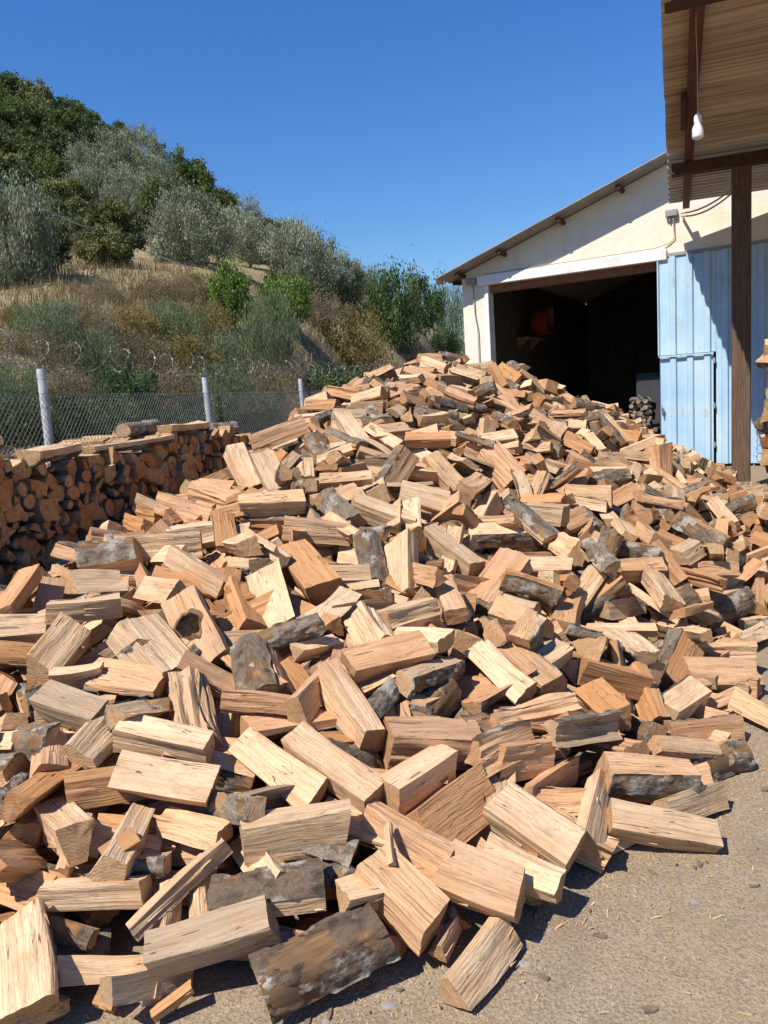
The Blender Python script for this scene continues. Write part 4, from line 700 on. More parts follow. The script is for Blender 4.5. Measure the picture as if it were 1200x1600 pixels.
HEAP = [
(25,177,692,78,7,62,-185,45),(4,-264,720,146,18,-196,33,4),(43,-230,492,19,196,8,27,27),(46,-243,600,99,46,-23,36,-190),(14,91,662,80,78,172,61,22),
(39,37,750,118,83,-25,24,-179),(19,-99,678,107,195,-8,6,42),(2,-6,518,40,7,41,-189,51),(41,186,993,142,155,-119,42,6),(30,313,734,16,31,30,-150,-126),
(45,-415,810,173,27,11,-107,-167),(26,-301,535,54,24,-195,39,2),(4,-169,631,89,29,30,-164,106),(33,-110,776,167,21,-18,137,143),(31,-178,740,130,46,39,-172,83),
(45,376,1030,114,130,57,21,140),(3,286,833,49,132,-28,-121,85),(35,226,1172,198,51,-168,89,35),(4,287,896,86,23,144,-135,-19),(13,-295,602,80,30,-150,-128,16),
(27,-233,562,73,12,-32,-67,-185),(17,520,1256,148,2,79,143,115),(31,129,644,31,191,-61,3,-1),(36,155,836,124,119,99,126,13),(39,289,1039,105,31,-186,0,-67),
(0,160,911,127,51,166,-92,-40),(15,-108,550,48,41,-89,-163,63),(15,358,1083,132,1,31,-182,76),(45,-180,587,41,185,-61,-15,-41),(8,-45,519,12,14,197,-32,1),
(42,-268,513,26,43,-24,-11,-194),(3,30,802,137,188,27,-20,-59),(26,110,764,91,22,-56,191,-1),(23,-60,1268,273,188,-66,-5,15),(15,261,1232,198,49,-44,-143,124),
(10,-410,899,180,19,-142,119,72),(1,300,1064,158,54,-145,126,-9),(31,95,1504,316,6,-9,-184,78),(14,143,606,25,65,9,-64,178),(13,168,814,102,44,53,-108,-153),
(42,-82,559,71,19,24,3,198),(13,-185,967,228,93,49,95,141),(10,-219,1037,231,42,-116,-156,-18),(41,-362,629,103,4,23,198,12),(34,-149,521,41,72,-104,-148,46),
(5,470,1139,106,163,60,-23,-96),(11,259,1106,166,94,-97,-109,99),(13,472,1182,130,117,-142,-65,43),(8,210,726,45,166,-5,-20,-110),(7,385,988,67,13,-164,112,-22),
(4,-403,772,162,3,197,24,-22),(15,126,852,122,68,-85,79,-148),(6,226,1065,151,11,-32,-195,29),(39,244,771,45,44,155,-118,-12),(8,264,1039,116,84,-164,-61,-49),
(35,366,1147,148,1,35,144,134),(38,109,1240,215,23,92,164,-65),(18,303,983,79,186,-72,8,-14),(2,-88,862,160,79,43,72,164),(16,375,1393,204,20,194,-44,-14),
(25,-68,943,186,100,173,13,-2),(16,625,1713,218,22,-138,-37,-138),(26,-65,559,51,86,13,5,180),(33,-38,656,80,38,-178,-49,66),(21,41,954,176,90,139,-101,-48),
(34,-179,502,29,137,34,-50,133),(29,426,1153,124,65,-161,63,77),(17,-23,582,61,31,8,-79,181),(23,-166,693,89,129,-54,108,-93),(38,506,1177,103,197,-34,4,-11),
(36,-173,950,203,28,171,-100,-3),(7,-247,930,191,35,-2,-187,63),(22,76,851,123,122,-13,11,158),(25,-156,969,225,93,-18,-70,162),(4,69,802,79,11,-189,62,-17),
(45,228,866,95,118,-19,-31,-157),(8,-92,743,110,53,-69,-165,-72),(17,511,1422,178,41,192,31,-21),(19,-279,488,12,16,187,-68,-6),(14,397,1043,90,53,-4,175,82),
(0,595,1204,51,132,-104,-91,59),(1,260,956,85,151,-128,25,14),(31,441,1497,221,63,188,21,10),(24,-269,573,21,148,-116,41,-53),(41,331,1132,147,70,-149,-69,-90),
(22,426,1218,149,22,146,-129,-37),(47,-355,865,151,177,-81,-43,-13),(18,-206,597,63,68,-181,-52,0),(11,159,1325,239,46,-165,-102,16),(2,-35,885,143,51,184,60,-1),
(22,310,1275,176,179,77,-13,42),(0,534,1103,12,65,23,-78,-171),(27,-155,861,166,40,-18,172,-92),(29,-377,709,107,33,85,172,-45),(0,663,1484,133,132,56,1,-140),
(14,459,1459,186,42,3,135,-142),(31,566,1867,289,67,76,-44,167),(19,259,847,62,132,-59,-133,35),(35,-67,1508,328,28,-185,68,20),(45,-16,1782,408,24,194,-40,17),
(15,454,1765,266,136,-133,62,11),(14,-37,731,116,54,-14,90,-170),(25,-308,830,145,60,-69,164,-69),(26,14,551,27,169,-9,30,-102),(16,-10,1279,245,115,76,83,118),
(24,273,1306,208,62,35,103,156),(41,720,1552,133,107,-166,-32,-4),(25,95,1079,181,120,-20,113,-112),(32,79,704,80,168,18,51,94),(2,122,1030,134,5,195,26,-33),
(17,-172,1152,220,4,-14,-199,-3),(38,195,1820,390,44,-188,43,32),(39,-373,675,108,4,-49,-177,80),(19,140,1200,196,32,175,65,-65),(31,-253,677,121,20,14,-90,-177),
(6,-181,563,28,184,-74,2,-25),(17,-413,1051,210,47,192,9,-30),(40,389,1237,162,138,55,32,130),(41,-114,1439,315,24,-110,-157,-53),(32,179,1192,196,88,10,49,172),
(2,-38,958,153,59,21,117,149),(32,407,1003,94,4,71,-186,14),(0,-263,612,81,18,-118,160,14),(1,249,1378,228,90,111,-34,-136),(4,336,1436,232,59,-58,6,182),
(45,245,1610,302,41,193,29,14),(9,446,1287,171,161,-69,-16,95),(38,38,740,91,51,-85,127,-119),(33,82,640,60,124,86,62,115),(30,-251,641,60,51,-32,-16,190),
(35,280,896,56,49,80,167,57),(21,-400,1239,225,89,-155,80,-44),(11,-76,1221,244,0,44,-187,-56),(45,42,1183,209,63,126,84,115),(45,-125,1819,397,11,-196,38,3),
(47,-59,1082,222,166,-70,65,-56),(7,358,1368,195,16,45,153,120),(2,345,865,12,179,43,-19,-76),(18,59,1415,265,7,-17,-68,-187),(35,143,697,33,13,193,51,4),
(30,251,689,17,19,7,-39,-195),(21,114,1655,355,154,-100,-45,66),(43,578,1229,75,20,57,-46,-185),(24,277,1378,216,32,-96,111,132),(36,-157,900,177,22,-188,-65,7),
(11,-221,1024,203,157,-10,31,-119),(28,361,1022,101,47,64,13,183),(1,-329,733,135,51,60,-135,-125),(39,-142,817,150,5,35,-193,38),(8,437,1092,64,36,37,-180,71),
(11,-416,748,117,56,-84,138,104),(6,-37,1065,172,75,-182,37,0),(31,232,1050,125,166,10,-43,-103),(44,389,880,21,135,-140,-17,-45),(0,21,1572,335,186,39,10,62),
(31,282,1735,335,83,81,83,140),(46,-80,497,13,92,-172,38,-20),(40,-225,1058,224,188,67,-9,14),(1,-68,766,137,128,-56,51,-134),(0,203,873,78,133,-50,-33,137),
(28,-208,580,70,8,-12,-190,-59),(34,-306,858,181,154,-73,11,104),(23,-131,1253,267,112,-9,15,165),(38,424,941,13,124,-143,50,-41),(31,583,1153,14,24,-3,2,199),
(45,18,1078,192,97,166,-56,9),(11,-414,1163,217,65,-35,-2,-186),(41,157,2076,479,62,-16,-139,128),(25,-82,1860,421,62,21,1,189),(15,18,2007,461,67,-183,-35,-26),
(17,-116,790,141,31,-182,-70,-31),(30,88,1800,392,177,5,32,88),(30,619,1851,246,5,-30,2,198),(11,-383,1258,232,49,172,-86,-26),(25,471,1927,333,50,-57,-140,121),
(39,146,966,115,69,21,45,181),(42,-143,738,136,24,-177,90,10),(3,-76,1356,298,73,137,125,16),(47,161,987,121,174,-78,40,-43),(1,369,1701,296,184,25,63,38),
(3,-83,1388,311,29,-3,194,-41),(4,264,1971,398,124,148,-52,12),(39,626,1650,184,42,-100,-167,-17),(31,-129,1376,279,147,16,24,-133),(16,-294,1062,214,75,-16,-184,18),
(30,-106,1712,368,40,74,-124,-132),(41,-234,752,140,34,80,-89,-157),(14,579,1257,94,65,-132,11,136),(46,-170,1313,277,103,52,133,95),(24,518,1187,125,98,49,-129,-106),
(39,-238,1181,241,26,-67,-142,121),(8,208,1038,134,89,69,129,103),(9,380,2229,447,166,80,33,-70),(7,-358,724,118,44,85,111,136),(0,344,2184,443,42,-115,-139,-76),
(16,441,1006,23,6,74,-185,-12),(10,196,1563,313,192,-26,35,-33),(3,-411,714,117,20,37,-20,-195),(0,328,1666,273,43,188,-54,-4),(6,373,1457,221,77,60,-23,-173),
(17,-191,1091,210,189,-47,-40,-18),(5,-50,671,91,151,-124,-14,39),(13,-125,1086,221,86,-85,-130,92),(35,-406,1369,226,11,59,-105,159),(42,168,1779,386,189,34,38,41),
(41,501,1795,261,77,133,-64,-111),(22,224,1638,311,130,-79,-122,-45),(36,628,1553,172,33,26,-34,-193),(33,12,1428,288,5,-5,-199,-16),(13,76,963,131,1,5,31,197),
(35,591,1453,128,22,79,-125,133),(44,-33,932,172,70,-187,-10,0),(23,87,2000,446,160,-93,39,-65),(3,210,1371,193,165,-92,-50,-43),(39,299,1446,246,140,-81,17,116),
(16,468,1901,296,175,-96,11,-14),(47,-271,546,54,172,94,-15,-34),(26,-22,1093,211,79,-60,-82,153),(8,76,836,81,49,-60,-53,177),(38,190,2029,441,67,-20,33,-184),
(8,153,1457,275,117,38,37,153),(27,238,2064,445,84,-173,53,15),(32,617,1276,94,145,-129,-11,-47),(2,106,1149,183,68,-81,-136,102),(29,-301,694,128,1,-26,198,12),
(15,802,1673,140,23,6,197,-26),(4,-5,1684,367,120,19,-29,156),(37,-276,983,209,40,79,171,55),(9,-171,1379,291,151,-65,-79,82),(15,-24,1740,381,20,-24,143,-136),
(40,-181,659,101,72,-186,12,9),(23,-192,945,184,67,-133,86,-103),(20,197,1537,262,38,191,22,-38),(14,370,1681,266,35,63,140,123),(34,-3,1504,303,178,-62,66,-7),
(5,692,1342,96,107,155,-21,-65),(39,83,765,67,58,-8,15,191),(14,479,1603,224,187,57,37,-16),(29,602,1790,231,8,-49,-193,-18),(9,860,1943,149,195,-27,35,13),
(39,-1,1469,285,171,-95,30,28),(19,118,2009,454,187,42,27,-51),(39,479,1244,129,73,-174,62,20),(2,443,2232,419,76,2,-185,-10),(23,159,1493,253,65,-160,101,-7),
(21,15,1180,222,94,100,-76,-123),(14,601,2276,344,78,-180,-16,37),(14,328,1232,163,116,0,9,-163),(6,-449,1238,209,21,77,176,-51),(29,-54,1356,279,7,-91,178,3),
(16,523,2420,407,93,-134,98,-63),(41,717,1522,106,12,-139,133,-55),(13,-310,1427,266,54,-25,140,130),(20,50,1354,246,41,196,-9,-2),(15,-63,1671,369,188,64,15,23),
(15,348,1906,339,44,-38,-51,185),(47,-301,942,192,53,-98,-154,62),(37,-335,1230,231,49,118,-141,-62),(16,-391,784,107,25,-9,-155,123),(47,-329,892,171,156,-113,-53,-7),
(33,-201,1577,314,169,-103,-21,-20),(41,-149,521,15,25,198,-2,-4),(2,404,1852,319,55,20,-144,125),(10,60,922,124,182,39,-11,-71),(46,180,901,89,47,20,168,-95),
(8,-307,531,27,68,188,3,15),(33,3,978,164,70,-37,-139,121),(14,427,1322,166,81,-86,137,-86),(5,327,1682,291,34,-127,-134,70),(27,184,740,64,96,-153,-49,69),
(40,394,1336,166,128,20,-17,-151),(16,-373,956,181,11,14,-193,-49),(15,-136,1523,318,9,81,165,-79),(12,50,599,36,7,-99,-172,-27),(9,-320,623,44,4,197,-29,15),
(45,130,722,44,67,-25,54,179),(35,404,1778,296,153,72,-9,106),(41,528,1852,277,83,-87,-43,154),(29,594,1342,128,167,32,-30,101),(11,632,1965,262,69,-73,-144,95),
(18,504,1164,23,75,27,-27,181),(28,-388,941,204,164,101,10,-53),(4,-52,566,27,191,-30,16,50),(28,10,679,83,38,-125,-143,-49),(43,324,808,10,71,-168,77,-30),
(9,547,1243,89,56,-106,-71,144),(38,-78,590,29,46,-6,20,-193),(10,555,1602,197,147,-108,-37,73),(34,-301,1389,267,70,-182,44,-9),(0,216,1569,277,34,2,-165,108),
(8,45,1731,374,51,-147,-123,28),(24,251,1575,284,84,-172,44,-36),(19,336,1569,248,9,182,-70,-43),(4,342,1977,360,71,-147,108,40),(12,-217,573,60,142,139,16,-6),
(31,-260,765,129,164,-87,-51,55),(27,47,1853,412,112,-163,-27,-13),(39,432,1583,230,26,25,-140,139),(37,317,1959,356,22,-186,51,50),(25,64,1518,297,107,144,-41,-79),
(18,147,728,66,175,-62,20,72),(0,-96,1113,220,14,157,-116,-40),(40,526,1614,211,66,-83,164,-41),(6,-330,925,177,94,149,95,0),(2,160,1716,320,61,13,-158,-106),
(30,430,1118,67,118,157,-39,-7),(2,-533,1853,198,45,192,32,13),(5,209,637,12,53,-11,50,-186),(7,528,1199,65,21,-62,160,101),(3,480,1351,168,6,-170,104,-10),
(43,24,916,136,88,-41,142,-102),(36,-138,1860,403,7,51,188,-45),(14,69,1657,342,151,-12,77,106),(24,213,1129,150,16,43,-195,1),(42,275,1918,367,33,50,-190,19),
(23,368,2121,391,108,-156,60,-15),(23,173,1738,331,21,-33,-32,194),(39,538,1482,176,90,169,44,-36),(37,759,1565,104,23,59,189,20),(38,-113,1107,193,77,30,-20,181),
(14,151,2152,498,90,178,19,0),(41,226,2401,509,93,-169,-31,42),(35,-3,698,77,93,137,-22,-110),(11,20,1044,181,39,2,-194,29),(9,274,1074,127,26,-194,-36,-16),
(37,-285,903,168,155,106,-3,68),(4,545,1902,273,161,-44,107,26),(21,132,766,44,80,-58,-161,65),(41,136,1847,373,38,-145,18,-131),(33,356,1310,169,45,-133,-142,8),
(16,-6,969,142,154,104,-19,-72),(13,457,1539,220,125,-156,12,-5),(42,-276,768,147,40,61,181,-43),(22,92,580,15,15,152,129,8),(45,491,1436,160,171,32,41,90),
(9,582,2108,314,17,-19,179,86),(19,-358,986,194,20,-25,24,-196),(5,-269,877,161,94,-116,-62,118),(7,444,1486,198,9,83,-171,62),(8,608,1501,160,122,27,-95,-124),
(16,83,1578,310,190,-57,-21,-7),(24,369,940,24,141,127,-40,-47),(30,576,1877,256,64,-47,149,-107),(5,-397,870,180,129,-144,-34,38),(36,669,1723,175,49,136,-97,-98),
(20,416,2044,352,114,3,134,95),(45,609,1277,60,45,-57,-30,184),(43,-59,877,131,9,112,-164,20),(10,35,1023,178,15,-7,30,197),(32,576,1492,174,105,-43,82,-143),
(38,204,1217,158,186,-3,47,-56),(19,-265,560,37,177,88,-26,-17),(13,210,1936,407,29,-180,81,16),(37,328,1030,54,7,-139,141,23),(35,403,1409,176,81,-163,82,19),
(4,186,1632,290,16,-101,172,-4),(36,820,1607,122,18,-192,-44,30),(16,-184,1194,242,44,-10,-169,97),(41,-116,614,27,1,-29,195,32),(17,420,2301,467,34,116,142,71),
(3,-223,912,157,130,123,-38,-81),(6,289,1552,256,94,-20,-34,172),(33,532,1765,229,187,-19,4,69),(4,606,1395,104,178,24,-77,-43),(13,737,1509,92,123,43,-70,-135),
(19,-156,1347,269,103,-122,67,-100),(27,159,1933,416,64,-22,-177,64),(16,290,2014,400,25,136,-52,-135),(15,283,1071,70,161,-14,44,-109),(41,646,1532,117,12,-17,195,-37),
(0,-176,1915,372,143,-97,-42,91),(23,171,1793,361,35,47,-50,185),(41,427,1631,230,57,26,-175,74),(0,798,2018,183,134,-141,-44,-2),(30,-336,635,72,137,-14,-36,140),
(33,221,1846,364,27,37,-154,-118),(28,405,934,16,38,51,147,119),(11,66,644,31,85,-126,-107,73),(18,622,1384,81,45,-170,57,-76),(9,22,1913,426,23,183,-39,-66),
(22,759,1612,138,86,-101,91,-119),(32,-390,791,140,105,143,-59,-70),(32,-91,1320,280,47,152,-121,14),(45,18,762,92,179,6,-8,88),(43,-15,821,123,35,12,-196,-3),
(20,142,1734,350,23,-40,-138,137),(18,209,719,27,76,-6,23,-183),(31,-435,827,140,9,-152,123,-41),(40,-145,1205,249,52,-2,-153,117),(0,123,1628,315,3,47,180,72),
(37,190,799,56,13,-193,33,38),(19,461,1659,233,68,-173,11,73),(1,755,1773,154,28,192,1,-51),(0,818,1773,136,168,49,32,92),(31,-115,1447,286,21,54,53,184),
(0,-365,1512,246,120,29,-78,-137),(8,-243,1236,238,100,-72,4,158),(19,260,1250,159,59,8,76,175),(7,474,1304,139,21,-152,-106,74),(4,705,1822,180,141,50,-117,-61),
(23,-112,690,89,26,63,94,163),(43,19,1529,322,6,-4,194,-47),(17,128,1247,182,17,175,95,-1),(47,199,1020,110,151,-96,73,-53),(10,225,2087,431,42,-174,80,39),
(0,360,1177,144,41,14,-133,143),(2,540,1625,193,193,17,-39,30),(3,749,1559,90,178,-56,0,-71),(24,-461,946,188,61,-5,190,10),(43,-469,1055,186,43,-19,46,189),
(32,-204,862,162,135,-116,-25,88),(29,-193,1392,292,85,-26,172,-48),(45,56,1300,197,173,-5,42,-92),(38,-490,1417,204,60,-6,75,175),(30,348,1822,310,79,170,-32,-62),
(5,410,2229,412,180,-59,3,-65),(14,864,2082,152,120,-7,159,-15),(16,-247,961,188,39,195,2,-17),(1,-18,1408,265,106,165,-17,-34),(6,-124,1636,329,167,-86,69,2),
(13,-67,1612,346,80,181,29,13),(25,93,1701,358,33,-134,144,0),(4,151,951,97,43,-37,-10,-192),(43,305,1368,195,80,1,88,161),(4,-110,760,98,110,142,17,87),
(42,2,1619,344,57,17,-96,165),(18,-40,1928,426,65,171,-78,-24),(2,323,1510,233,179,17,80,34),(2,-171,939,166,8,-185,-76,1),(27,-100,1373,280,68,-133,-103,84),
(27,3,629,23,6,-6,168,-108),(14,96,1924,408,61,177,67,21),(24,388,894,11,45,-35,-119,150),(27,-160,675,47,29,-36,-147,128),(17,364,1029,32,45,46,182,54),
(25,371,2200,425,21,82,127,129),(2,823,1911,144,129,6,-64,-139),(23,-363,1028,223,122,120,-49,-91),(45,59,1831,392,27,-112,163,-12),(47,107,1877,385,154,22,-104,-70),
(16,327,2435,478,13,-1,147,135),(7,470,1083,10,17,-81,180,-30),(2,-302,650,102,32,46,186,47),(26,319,1803,318,33,48,191,1),(3,126,1669,323,42,-1,-5,196),
(13,286,1440,225,69,-83,-127,110),(47,221,1692,304,51,25,-183,-56),(32,266,779,31,155,-59,20,-110),(17,292,1618,281,169,-54,-10,92),(45,537,1671,210,35,-23,-52,-188),
(21,639,1539,144,71,87,-145,-81),(13,-247,594,25,46,-51,-143,121),(9,-88,1131,197,184,-5,23,-75),(11,116,1507,287,114,40,-25,157),(16,200,885,39,164,-24,11,-112),
(26,260,924,68,29,197,6,-22),(11,319,1103,108,102,-14,-25,170),(33,371,1143,100,142,64,-81,-95),(36,390,1084,45,56,-19,-4,191),(15,692,1745,156,55,-20,-55,183),
(45,-357,915,134,82,106,71,131),(46,-166,1007,203,35,38,35,-190),(39,-103,928,151,45,183,-35,-56),(37,-72,1425,289,47,-149,112,55),(11,474,1853,267,27,-189,-22,-56),
(46,496,2182,363,31,185,68,9),(1,357,1076,56,161,-74,61,-71),(21,61,920,96,13,22,160,-117),(19,122,2061,465,63,186,-30,-23),(21,-17,615,71,17,16,-8,198),
(1,216,1569,236,127,-127,87,5),(22,537,1556,172,43,31,74,-178),(34,291,1127,145,127,-121,79,-53),(24,383,1602,235,12,35,-162,112),(35,364,1846,318,62,161,-91,-44),
(37,347,1471,184,85,124,-64,-116),(5,692,2126,271,56,146,-123,-15),(30,-478,909,186,103,169,-23,-16),(25,-5,634,69,193,49,0,-23),(47,-25,1975,442,85,165,-74,-2),
(14,584,2329,358,86,-2,-118,137),(39,-320,1046,189,120,2,-2,160),(19,70,1958,425,24,-18,54,-190),(1,120,2219,492,24,-10,90,177),(3,557,1519,166,58,-21,-59,-181),
(18,520,1726,228,58,46,-179,-51),(17,675,2462,337,26,-5,-192,-50),(29,650,1388,72,21,185,-59,45),(26,-7,1824,414,128,144,-41,-35),(20,117,1770,361,190,36,8,-50),
(2,667,1586,117,98,-136,-107,-19),(30,383,1984,335,131,-150,-1,-18),(40,478,2098,340,183,46,41,-50),(20,695,1999,246,20,49,153,118),(40,673,1477,93,31,88,170,-49),
(37,787,2591,308,82,63,-146,-90),(42,-250,1377,246,34,135,-143,7),(24,-148,1771,371,113,165,-4,7),(42,678,2327,306,74,185,-5,-7),(16,-573,2024,186,122,124,23,97),
(20,25,1728,361,147,-14,-40,129),(32,170,879,102,30,192,-45,-12),(21,194,1902,404,153,-112,61,-16),(38,665,1766,202,1,70,-96,161),(4,739,1685,136,22,161,117,-6),
(13,-333,1295,250,2,-13,79,183),(12,61,891,121,15,176,36,-86),(13,103,1022,91,168,33,25,-101),(9,147,1135,140,148,127,35,-26),(13,609,1178,51,47,-75,73,-163),
(31,-466,1142,181,12,-9,105,170),(19,-354,1111,221,139,-16,-22,-141),(43,-169,612,51,175,-40,-38,-79),(21,-117,1031,178,49,-9,55,-186),(16,-62,1522,295,52,-6,18,-192),
(29,63,1084,161,67,-98,-159,-25),(14,388,2144,381,111,-132,102,-2),(0,516,2058,322,61,-37,-18,-186),(35,255,2449,487,55,53,184,-13),(18,566,2444,400,104,123,-75,-92),
(7,742,1753,136,100,158,-64,-30),(45,-347,540,37,186,-36,-5,64),(38,9,1361,218,16,-103,165,-41),(21,266,1799,330,194,-35,-23,-24),(29,452,2124,375,43,177,82,3),
(12,489,1155,22,85,155,-34,-88),(29,577,1598,168,41,-5,102,-167),(29,-570,1316,144,162,38,31,-106),(5,-594,1471,155,10,39,60,187),(11,-131,992,190,49,168,86,46),
(33,61,711,75,49,-121,134,-71),(20,175,1767,348,3,52,121,150),(37,268,1844,343,99,-69,97,-127),(41,-229,816,159,46,-42,-141,-128),(13,-102,633,62,3,-191,-60,8),
(4,712,2055,251,12,91,177,14),(43,-338,794,158,115,-38,-2,159),(30,-29,1579,331,121,151,19,47),(4,73,1006,129,18,33,-194,30),(42,238,1878,363,25,-9,198,7),
(46,269,2114,442,86,149,-63,-80),(26,665,1790,212,167,98,9,49),(1,995,2242,108,83,151,-102,3),(45,-164,771,111,37,-124,135,70),(7,-85,703,66,41,-26,165,-102),
(30,44,1732,343,15,54,190,26),(42,200,1210,125,46,-28,-188,41),(27,249,877,55,159,37,-52,104),(34,331,2081,397,119,-14,-103,123),(24,496,1168,79,129,-39,1,148),
(25,709,1692,158,30,-47,145,-126),(37,943,2238,135,71,82,150,74),(29,189,998,105,151,-84,92,-41),(5,216,1567,209,40,66,48,178),(1,481,1577,196,179,-65,-50,-37),
(31,644,2151,282,87,22,42,174),(43,-562,1603,176,15,-24,-81,-181),(32,45,1007,155,21,-64,188,-4),(11,57,2188,459,88,150,-91,-39),(11,144,1568,265,41,192,12,-37),
(13,142,1876,395,24,-74,-167,-77),(22,-94,1299,261,6,-13,49,193),(6,84,968,91,148,-14,-70,114),(21,245,1906,359,31,191,-40,-34),(27,301,2243,456,30,89,131,118),
(39,417,2175,383,85,-106,-121,84),(10,-336,576,76,20,-175,-93,-15),(47,-66,1023,169,2,45,-125,150),(5,-44,2114,441,111,-39,108,-121),(2,274,1737,307,12,19,-1,-199),
(45,760,2221,231,71,122,-47,133),(5,-282,1276,255,192,-6,1,55),(21,-68,1639,354,191,35,19,42),(15,151,1374,224,73,-132,-101,83),(35,-26,1779,382,6,-2,-36,-197),
(1,227,1232,148,14,75,144,-116),(2,150,1498,207,59,-182,57,20),(36,432,1153,73,46,-190,42,-13),(7,919,2818,250,26,20,94,-174),(33,-58,1868,396,134,-87,-91,78),
(43,-10,1814,400,174,-91,29,26),(34,-73,2222,440,188,-7,-62,-28),(33,340,1056,47,109,-21,1,166),(37,260,2178,452,133,-136,59,22),(11,501,1273,122,22,-18,180,83),
(10,649,1425,77,39,188,7,56),(7,-423,836,166,33,2,159,-116),(0,40,876,122,109,-68,-61,141),(13,-22,1359,238,75,23,-68,-171),(20,120,1236,160,51,12,-97,167),
(41,72,1841,367,124,121,44,89),(19,373,1109,85,0,193,51,17),(40,484,2065,314,98,-47,-142,-90),(33,910,1883,117,103,28,45,163),(40,-687,1337,112,166,2,-56,-96),
(27,-535,1108,175,80,59,135,109),(12,-354,752,143,87,113,123,68),(26,-184,809,126,79,-154,-97,-23),(39,-65,1126,171,22,12,31,-196),(30,500,1290,129,40,3,192,-38),
(46,561,2302,344,69,-48,-168,-68),(4,614,1236,11,6,188,67,2),(28,-257,1151,223,33,17,-194,-31),(20,-265,1135,202,1,108,168,14),(14,-435,1620,226,144,120,-71,3),
(18,109,1330,229,47,146,129,10),(45,50,1443,263,12,16,199,-3),(21,307,2141,425,39,101,-163,39),(1,564,2228,336,76,-80,98,-135),(15,788,2659,312,3,-17,-172,101),
(46,-87,943,159,75,-23,-137,123),(18,35,835,114,121,-29,-10,156),(2,256,1255,135,148,18,36,128),(3,510,2138,336,65,55,6,181),(8,604,1426,114,184,-34,-51,-48),
(28,-336,579,48,1,13,-191,57),(14,-609,1610,150,26,-157,88,83),(44,-112,1272,253,11,-165,-45,-104),(43,46,840,97,11,-126,151,-33),(29,72,1199,189,74,-100,121,-99),
(28,12,1862,425,12,58,191,15),(15,352,1353,141,50,-61,68,171),(42,404,1557,217,75,-44,-72,-165),(28,500,1224,130,50,-192,24,-6),(36,642,1500,107,195,34,-29,10),
(6,898,2374,180,21,-12,-80,182),(31,-314,765,113,37,-182,54,52),(8,-238,1189,215,35,-151,-126,11),(21,-324,1492,264,55,-62,165,-78),(43,-52,1375,262,189,64,-16,2),
(43,-181,1446,278,16,19,188,64),(26,-13,1441,283,12,7,-65,189),(12,245,1558,284,32,60,134,132),(38,201,1180,134,14,-194,46,7),(8,333,1638,236,145,122,18,61),
(10,249,762,19,8,-50,-192,24),(19,285,883,26,115,-1,3,-163),(7,385,1694,252,44,-184,65,-4),(19,414,1882,314,0,49,180,73),(42,532,1348,138,49,17,5,193),
(5,673,2185,286,77,148,-101,-43),(26,710,1864,177,37,-50,-138,130),(18,738,2413,294,19,-195,-27,31),(1,745,1900,176,2,-60,-107,158),(33,787,1948,141,31,-64,29,185),
(11,705,2585,331,15,115,62,151),(26,-628,1214,112,15,-119,130,94),(46,-508,988,160,28,170,-76,-68),(14,-248,1604,300,92,176,-14,15),(39,-56,1181,187,166,69,-16,86),
(29,-138,1747,358,60,-191,-5,-4),(35,110,851,94,186,-9,-9,-71),(15,43,2013,427,43,-38,-173,84),(9,143,2016,423,31,6,-162,-113),(37,450,1147,9,47,93,158,67),
(13,725,1794,158,51,191,19,-25),(40,-114,1009,155,19,46,-193,-12),(35,265,1518,191,7,5,-26,198),(18,319,1776,302,25,-35,-195,7),(33,200,1826,342,110,-146,58,-56),
(27,528,1436,149,32,-87,154,-87),(43,740,1926,199,122,-154,-23,32),(41,776,1898,157,79,-10,-42,-179),(21,898,2057,95,177,21,-59,-70),(13,-107,809,122,94,-174,-23,20),
(5,-286,1220,229,29,-106,167,4),(26,-252,1630,322,37,82,178,17),(1,163,773,55,128,-129,31,78),(23,247,1762,312,22,155,-119,37),(37,213,1834,318,27,101,-131,-110),
(13,330,1753,285,188,44,25,-48),(28,453,1856,282,7,180,-87,0),(26,425,1124,51,190,-46,11,39),(45,654,1806,203,15,39,-196,-7),(16,557,2483,370,123,47,-77,-130),
(39,689,1416,81,118,-153,-12,50),(24,812,2636,285,10,32,193,41),(13,-240,996,146,111,-88,-114,83),(38,-151,1108,199,129,132,-47,-60),(36,-176,1610,334,17,34,138,-139),
(37,-116,1891,388,41,-23,184,62),(40,47,1267,200,6,174,-92,-33),(31,112,1109,162,39,-43,-184,-53),(29,174,1697,307,24,-40,160,-110),(37,506,1275,97,29,8,169,-103),
(37,728,1887,181,55,39,145,120),(45,801,2789,315,67,55,77,163),(24,78,1461,242,80,-23,-80,163),(28,277,1210,154,11,-77,175,-58),(22,310,1326,134,1,-192,-21,-53),
(27,-401,1068,196,3,-20,-17,-198),(9,-395,1578,241,12,33,29,-195),(43,-160,1279,244,8,-21,-14,-198),(39,-107,1857,384,37,58,-118,-146),(17,86,1325,193,16,83,166,72),
(21,158,1720,288,151,80,24,101),(31,265,1464,200,118,149,60,22),(46,230,2260,472,44,121,-119,-97),(21,392,1625,193,162,67,43,-85),(9,410,1201,28,31,121,-150,-42),
(32,721,1602,124,158,-10,-35,117),(38,-661,1532,103,5,184,-73,-30),(0,-726,1690,69,5,198,7,-26),(40,-400,829,109,54,-187,46,-3),(7,-291,718,111,53,-192,15,-9),
(36,-122,1227,213,31,-163,108,-25),(41,-93,1251,220,27,161,-101,-55),(39,148,1254,154,2,1,-187,-70),(15,161,1412,176,166,26,53,-95),(38,293,1507,220,50,39,42,185),
(19,174,2223,488,8,-52,-186,-50),(32,226,2384,487,1,36,74,-182),(41,400,2252,432,102,21,-169,28),(11,676,1269,81,96,156,-75,-30),(15,691,1699,132,152,-29,-6,-127),
